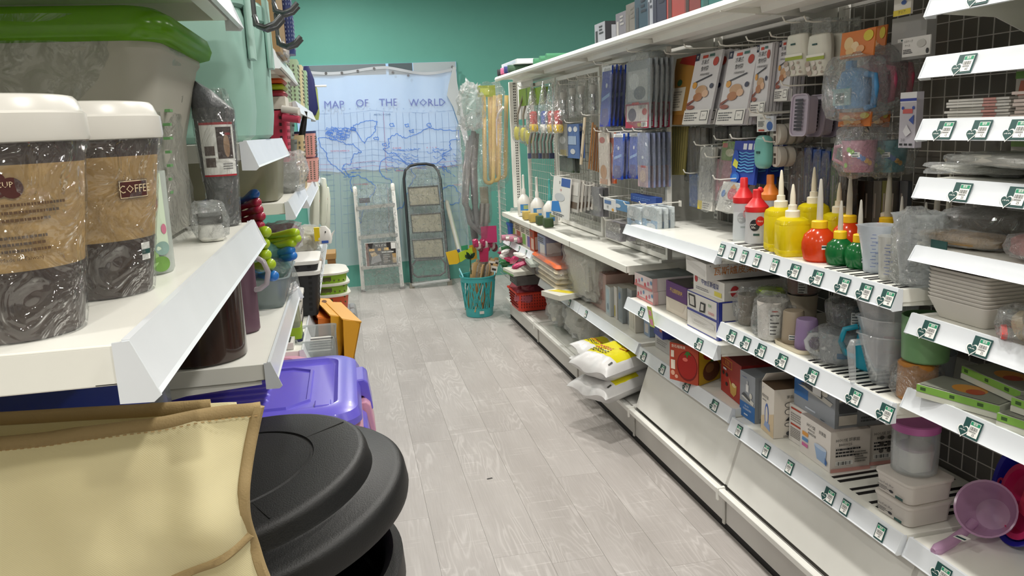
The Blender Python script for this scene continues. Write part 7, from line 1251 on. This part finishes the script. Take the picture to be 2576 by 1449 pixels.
# ---- storage boxes with purple lids
PUR=mat('#6a5fd0',.3,coat=.25); PNK=mat('#d49cb4',.35)
def lid(label,cx,cy,z,hx,hy,m_,ribs=True):
    t=thing('storage_cover',label,'lid',(cx,cy,z)); mk('lid_shell',MB().rect([(hx-.004,hy-.004,.06,-.012),(hx,hy,.062,-.008),(hx,hy,.062,.006),(hx-.008,hy-.008,.058,.022),(hx-.022,hy-.022,.05,.030),(hx-.05,hy-.045,.04,.031),(hx-.055,hy-.05,.038,.024),(hx-.06,hy-.055,.036,.021)],k=8),m_,t,smooth=.5)
    if ribs:
        for k in range(5): mk('lid_rib',MB().rect([(hx-.17,.006,.005,.020),(hx-.175,.0045,.004,.025),(hx-.18,.002,.002,.026)],k=4),m_,t,loc=(-.03,-.085+.0425*k,0))
        mk('lid_frame',MB().tube([(-hx+.1,-hy+.085,.021),(hx-.16,-hy+.085,.021),(hx-.115,-hy+.12,.021),(hx-.115,hy-.12,.021),(hx-.16,hy-.085,.021),(-hx+.1,hy-.085,.021)],.006,6,close=True),m_,t)
        mk('lid_recess_corner',MB().box(hx-.10,hx-.065,-hy+.06,-hy+.10,.019,.029),m_,t,smooth=0,bev=.003)
    return t
def clip(t,x,z,m_,y=0): mk('side_clip',MB().prism([(-.01,.03),(.012,.032),(.022,.022),(.026,-.01),(.03,-.045),(.018,-.048),(.010,-.012),(-.01,-.005)],'y',-.055,.055),m_,t,loc=(x,y,z),smooth=0,bev=.003)
cxp,cyp,hx,hy=-.315,1.845,.305,.235
t=lid('violet storage box lid with ribs, top of the stack by the black bins',cxp,cyp,.905,hx,hy,PUR); clip(t,hx-.004,-.01,PUR,.06)
t=lid('pink storage box lid just under the violet one',cxp,cyp,.868,hx,hy-.004,PNK,False); clip(t,hx-.002,-.02,PNK,.03)
def sbox(label,cx,cy,z,hx,hy,h,clipm,bodym):
    t=thing('storage_box',label,'storage box',(cx,cy,z),0,'stacked storage boxes'); mk('box_body',MB().rect([(hx*.86,hy*.86,.05,0),(hx*.88,hy*.88,.05,.006),(hx*.97,hy*.97,.055,h-.03),(hx,hy,.06,h-.02),(hx,hy,.06,h)],k=6),bodym,t)
    for y in (-.09,.06): clip(t,hx*.96,h-.02,clipm,y)
    return t
sbox('violet clipped storage box directly under the pink lid',cxp,cyp,.43,hx,hy,.425,PUR,frost('#7f74d0',.2,.2)); sbox('clear storage box with violet clips at the bottom of the stack',cxp,cyp,.0,hx,hy,.425,PUR,frost('#c9cdd4',.35,.2))
t=lid('small pink storage lid behind the violet stack',-.33,2.30,.815,.18,.15,PNK,False)
for k in range(3): mk('lid_rib',MB().box(-.12,.12,-.008,.008,.022,.028),PNK,t,loc=(0,-.06+.06*k,0),smooth=0)
sbox('pink lidded storage box standing behind the violet stack',-.33,2.30,.0,.17,.14,.80,PNK,frost('#d0c4c8',.3,.2))
t=thing('clear_crate','clear box holding a white slotted crate beside the yellow dustpans','storage box',(-.14,2.62,.0)); mk('box_body',MB().rect([(.055,.10,.015,0),(.06,.11,.018,.86),(.063,.113,.019,.865),(.057,.107,.016,.86),(.053,.098,.014,.01)],k=4),frost('#d0d6d6',.6,.12),t); mk('white_crate',MB().rect([(.045,.085,.012,.0),(.05,.095,.014,.825),(.044,.088,.012,.825)],k=4),WHITE,t)
m=MB()
for i in range(5): m.box(-.047,.047,-.075+.032*i,-.06+.032*i,.8255,.8275)
mk('crate_slot',m,mat('#6a6a6a',.6),t,smooth=0)
# ---- yellow and orange dustpans
def dustpan(label,c_,loc,rot):
    t=thing('dustpan',label,'dustpan',loc,rot,'nested dustpans'); m_=mat(c_,.35)
    mk('pan_floor',MB().prism([(-.13,-.02),(.13,-.02),(.11,.24),(-.11,.24)],'z',0,.004),m_,t,smooth=0); mk('pan_back',MB().prism([(-.115,0),(.115,0),(.10,.07),(-.10,.07)],'y',.236,.241),m_,t,smooth=0)
    for s_ in (-1,1): mk('pan_side',MB().rings([[(s_*.13,-.02,0),(s_*.126,-.02,0),(s_*.126,-.02,.012),(s_*.13,-.02,.012)],[(s_*.11,.24,0),(s_*.106,.24,0),(s_*.106,.24,.07),(s_*.11,.24,.07)]]),m_,t,smooth=0)
    mk('rubber_edge',MB().tube([(-.13,-.02,.012),(-.128,.08,.032),(-.115,.2,.062),(-.10,.242,.074)],.010,8),mat('#6a4220',.5),t,smooth=1.2)
    q=MB()
    for i in range(10):
        for j in range(3): q.box(-.08+.018*i,-.072+.018*i,.05+.05*j,.056+.05*j,.004,.0052)
    mk('pan_texture',q,mat('#b8781a',.5),t,smooth=0,kind='stuff'); return t
for k,(px,py,y,c_,l) in enumerate(((878,850,3.02,'#e0a021','amber yellow dustpan with a brown edge, outermost of the nest'),(848,840,3.05,'#e6a82c','amber yellow dustpan nested second in the stack'),(818,845,3.08,'#d9762a','orange dustpan nested third in the stack'),(800,850,3.12,'#d46a2a','orange dustpan nearest the shelf in the stack'))):
    p=at(px,py+10,'y',y); dustpan(l,c_,(p.x-.05,p.y,p.z-.11),(PI/2-.25,.15,-1.25))
sbox('clear storage box the dustpans stand on',-.16,3.05,.0,.16,.18,.36,frost('#d0d4d4',.5),frost('#c4c8c8',.4,.2))
# ---- orange and lime baskets
def handbasket(label,c_,z,cx=-.155,cy=4.45,inner=None):
    t=thing('hand_basket',label,'basket',(cx,cy,z),.1,'nested oval hand baskets'); m_=mat(c_,.35); mk('basket_body',MB().rect([(.085,.13,.07,0),(.09,.135,.075,.005),(.105,.155,.085,.115),(.098,.148,.08,.115),(.086,.131,.07,.01)],k=8),m_,t); mk('basket_rim',MB().rect([(.104,.154,.085,.104),(.114,.164,.09,.106),(.115,.165,.09,.116),(.105,.155,.085,.119)],k=8),mat('#e2e0d6',.4),t); q=MB()
    for j in range(2):
        for i in range(7): a=PI+2*PI*i/14; x=-.075+.025*i; q.add([(x+.005*math.cos(b_*PI/4),-.139-.012*j-.0025,.04+.035*j+.005*math.sin(b_*PI/4)) for b_ in range(8)],[tuple(range(8))])
    mk('basket_hole',q,mat('#5a5a2a',.6),t,smooth=0,kind='stuff'); mk('grip_slot',MB().rect([(.03,.002,.002,.075),(.03,.002,.002,.095)],k=3),mat('#4a4a20',.6),t,loc=(-.02,-.151,0)); return t
zb=at(830,755,'y',4.45).z
handbasket('orange oval hand basket with a white rim, lowest of three',"#d9521f",zb-.06); handbasket('lime oval hand basket nested in the orange one','#86b01c',zb+.0); handbasket('topmost lime oval hand basket with a white rim','#8fbb1f',zb+.06)
sbox('clear storage box under the orange and lime baskets',-.18,4.45,.0,.15,.17,zb-.062,frost('#d0d4d4',.5),frost('#c4c8c8',.4,.2))
# ---- wooden stool
p=at(822,690,'y',6.6); t=thing('wooden_stool','small pale wooden stool near the far wall on the left','stool',(-.30,6.55,0)); OAK=mat('#b08a55',.5,bump=.2)
zt=at(820,635,'y',6.5).z
mk('seat',MB().box(-.16,.16,-.12,.12,zt-.05,zt),OAK,t,smooth=0,bev=.006)
for sx in (-1,1):
    for sy in (-1,1): mk('leg',MB().box(sx*.12-.03,sx*.12+.03,sy*.09-.02,sy*.09+.02,0,zt-.05),mat('#8a6234',.5,bump=.2),t,smooth=0)
# ---- black waste bins with lids
BLKP=mat('#0a0b0c',.5,bump=.25,bs=420); bx,by=-.245,1.30
t=thing('bin_lid','black round bin lid with a ringed top, tilted on the bin stack','lid',(bx,by,.95),(.02,-.13,0))
mk('lid_top',MB().lathe([(0,.012),(.148,.012),(.150,.009),(.153,.009),(.155,.012),(.229,.011),(.236,.009),(.241,.004),(.243,-.003),(.2445,-.022),(.246,-.026),(.250,-.028),(.282,-.033),(.291,-.036),(.296,-.041),(.298,-.048),(.299,-.072),(.296,-.082),(.28,-.082)],88),BLKP,t,smooth=.7)
for k in range(4):
    a=k*PI/2+.45; m=MB().box(.156,.228,-.0008,.0008,.0105,.0122); mk('lid_seam',m,mat('#050505',.5),t,rot=(0,0,a),smooth=0)
t=thing('waste_bin','black ribbed round waste bin under the tilted lid','bin',(bx+.02,by-.05,.40),(.0,-.06,0)); mk('bin_body',MB().lathe([(0,0),(.2,0),(.21,.01),(.24,.33),(.262,.335),(.285,.35),(.29,.36),(.29,.40),(.275,.41),(.262,.40),(.25,.36)],88),BLKP,t,smooth=.9)
t=thing('waste_bin','black round waste bin at the bottom, the other bin nested in it','bin',(bx,by-.05,.0)); mk('bin_body',MB().lathe([(0,0),(.22,0),(.23,.01),(.262,.38),(.295,.39),(.305,.40),(.308,.44),(.297,.452),(.275,.44),(.25,.02),(0,.01)],88),BLKP,t,smooth=.9)
# ---- cream fabric boxes
def clothmat(): 
    m,nt,o=newmat('cream_nonwoven_cloth'); L=nt.links.new; b=nd(nt,'BsdfPrincipled',Roughness=.75); tc=nd(nt,'TexCoord'); n=nd(nt,'TexNoise',Scale=5.0,Detail=3.0); L(tc.outputs['Object'],n.inputs[0]); mx=nd(nt,'Mix',_data_type='RGBA'); mx.inputs[6].default_value=C('#eadfae'); mx.inputs[7].default_value=C('#f4edc8'); L(n.outputs[0],mx.inputs[0]); L(mx.outputs[2],b.inputs['Base Color']); wv=nd(nt,'TexWave',Scale=260.0,Distortion=1.5); wv.bands_direction='DIAGONAL'; L(tc.outputs['Object'],wv.inputs[0]); bp=nd(nt,'Bump',Strength=.18,Distance=.0006); L(wv.outputs[0],bp.inputs['Height']); L(bp.outputs[0],b.inputs['Normal']); tr=nd(nt,'BsdfTranslucent'); L(mx.outputs[2],tr.inputs[0]); ms=nd(nt,'MixShader',i0=.25); L(b.outputs[0],ms.inputs[1]); L(tr.outputs[0],ms.inputs[2]); L(ms.outputs[0],o.inputs[0]); return m
CLOTH=clothmat(); TRIM=mat('#a08a60',.75,bump=.3,bs=500)
CY=.75; tr_=at(655,1012,'y',CY); xr,zt=tr_.x,tr_.z; zbm=1.045
t=thing('fabric_box','cream fabric storage box with brown piping, nearest at the lower left','fabric box',(0,0,0))
def fp(u,v):
    x=-.62+(xr+.62)*u; z=zt+(zbm-zt)*v; s_=max(0,(u-.55)/.45)
    x+=-.018*math.sin(v*PI*1.05)*max(0,(u-.6)/.4)**1.2-.006*v*u
    dpt=.010*noise.noise(Vector((u*6,v*2.2,1)))+.012*s_*math.sin(v*9+u*14)*math.sin(v*PI)+.006*noise.noise(Vector((u*16,v*7,3)))*s_+.02*math.exp(-((u-.88-.1*v)/.05)**2)*math.sin(v*PI)*-.6
    sag=-.010*math.sin(min(1,u*1.0)*PI*.9)*(1-v)
    return (x,CY+dpt+.012*math.sin(v*PI)*math.sin(u*5),z+sag)
mk('front_panel',MB().sheet(fp,90,36),CLOTH,t,smooth=1.2,solid=.0015)
def bp_(u,v): x,y,z=fp(u*.955,0); return (x,CY+.014+.10*(1-u)**.8+.004*noise.noise(Vector((u*5,0,2))),zt+.006-.006*u+(zbm-zt)*v-.012*math.sin(u*PI*.95)*(1-v)+.004*(1-u))
mk('back_panel',MB().sheet(bp_,60,12),CLOTH,t,smooth=1.2,solid=.0015)
def flat_trim(P,w_,name='piping',side=(0,-1,0)):
    m=MB(); S2=Vector(side); R=[]
    for i,p in enumerate(P):
        d=(Vector(P[min(i+1,len(P)-1)])-Vector(P[max(i-1,0)])).normalized(); n=d.cross(S2).normalized(); p=Vector(p); R.append([p+n*w_+S2*.0012,p+n*w_*.6+S2*.004,p-n*w_*.6+S2*.004,p-n*w_+S2*.0012,p-n*w_-S2*.002,p+n*w_-S2*.002])
    m.rings(R,0); return mk(name,m,TRIM,t,smooth=.9)
flat_trim([Vector(fp(i/60,0))+Vector((0,0,-.003)) for i in range(61)],.0062); flat_trim([Vector(bp_(i/60,0))+Vector((0,0,-.003)) for i in range(58)],.0065); flat_trim([Vector(fp(1,i/30))+Vector((-.002,0,0)) for i in range(31)],.0055)
def seam(i): f=i/24; u=.76+.24*f; v=.84-.255*f**1.15; return Vector(fp(min(u,1),min(v,1)))+Vector((0,-.001,0))
flat_trim([seam(i) for i in range(25)],.005,'seam_tape')
m=MB()
for i in range(60):
    p=Vector(fp(.3+.7*i/60,0)); m.box(p.x,p.x+.003,p.y-.0062,p.y-.0052,p.z-.008,p.z-.0072)
mk('stitching',m,mat('#b89a6a',.7),t,smooth=0,kind='stuff')
t=thing('fabric_box','second cream fabric box beneath, only its brown piped corner showing','fabric box',(0,0,0)); q_=at(862,1438,'y',.96)
mk('box_shell',MB().rect([(.27,.085,.01,q_.z-.50),(.27,.085,.012,q_.z-.004)],k=3),CLOTH,t,loc=(q_.x-.275,.845,0)); mk('piping',MB().rect([(.272,.087,.012,q_.z-.012),(.277,.092,.014,q_.z-.008),(.277,.092,.014,q_.z),(.27,.085,.01,q_.z+.002)],k=5),TRIM,t,loc=(q_.x-.275,.845,0))
t=thing('fabric_box','third cream fabric box at the bottom of the stack on the floor','fabric box',(q_.x-.27,.845,0)); mk('box_shell',MB().rect([(.26,.085,.01,0),(.26,.085,.012,q_.z-.502)],k=3),CLOTH,t)
# ---- dark blue bins glimpsed under the nearest left shelf
t=thing('blue_bin','dark blue lidded bin in the shade under the nearest left shelf','bin',(-.42,1.12,.945)); BLU=mat('#1f3a9a',.4)
mk('bin_lid',MB().lathe([(0,.24),(.10,.235),(.13,.225),(.135,.21),(.12,.205)],32),BLU,t); mk('bin_knob',MB().blob((.03,-.02,.19),(.1,.08,.05),.8,0,6,14,8),BLU,t)
mk('bin_body',MB().lathe([(0,0),(.09,0),(.12,.21)],32),frost('#8f9ab0',.3,.2),t)
t=thing('clear_panel_box','clear upright box beside the blue bin under the left shelf','storage box',(-.375,1.25,.95)); mk('box_body',MB().rect([(.075,.04,.008,0),(.075,.04,.008,.24)],k=3),frost('#b4bac0',.6,.12),t)
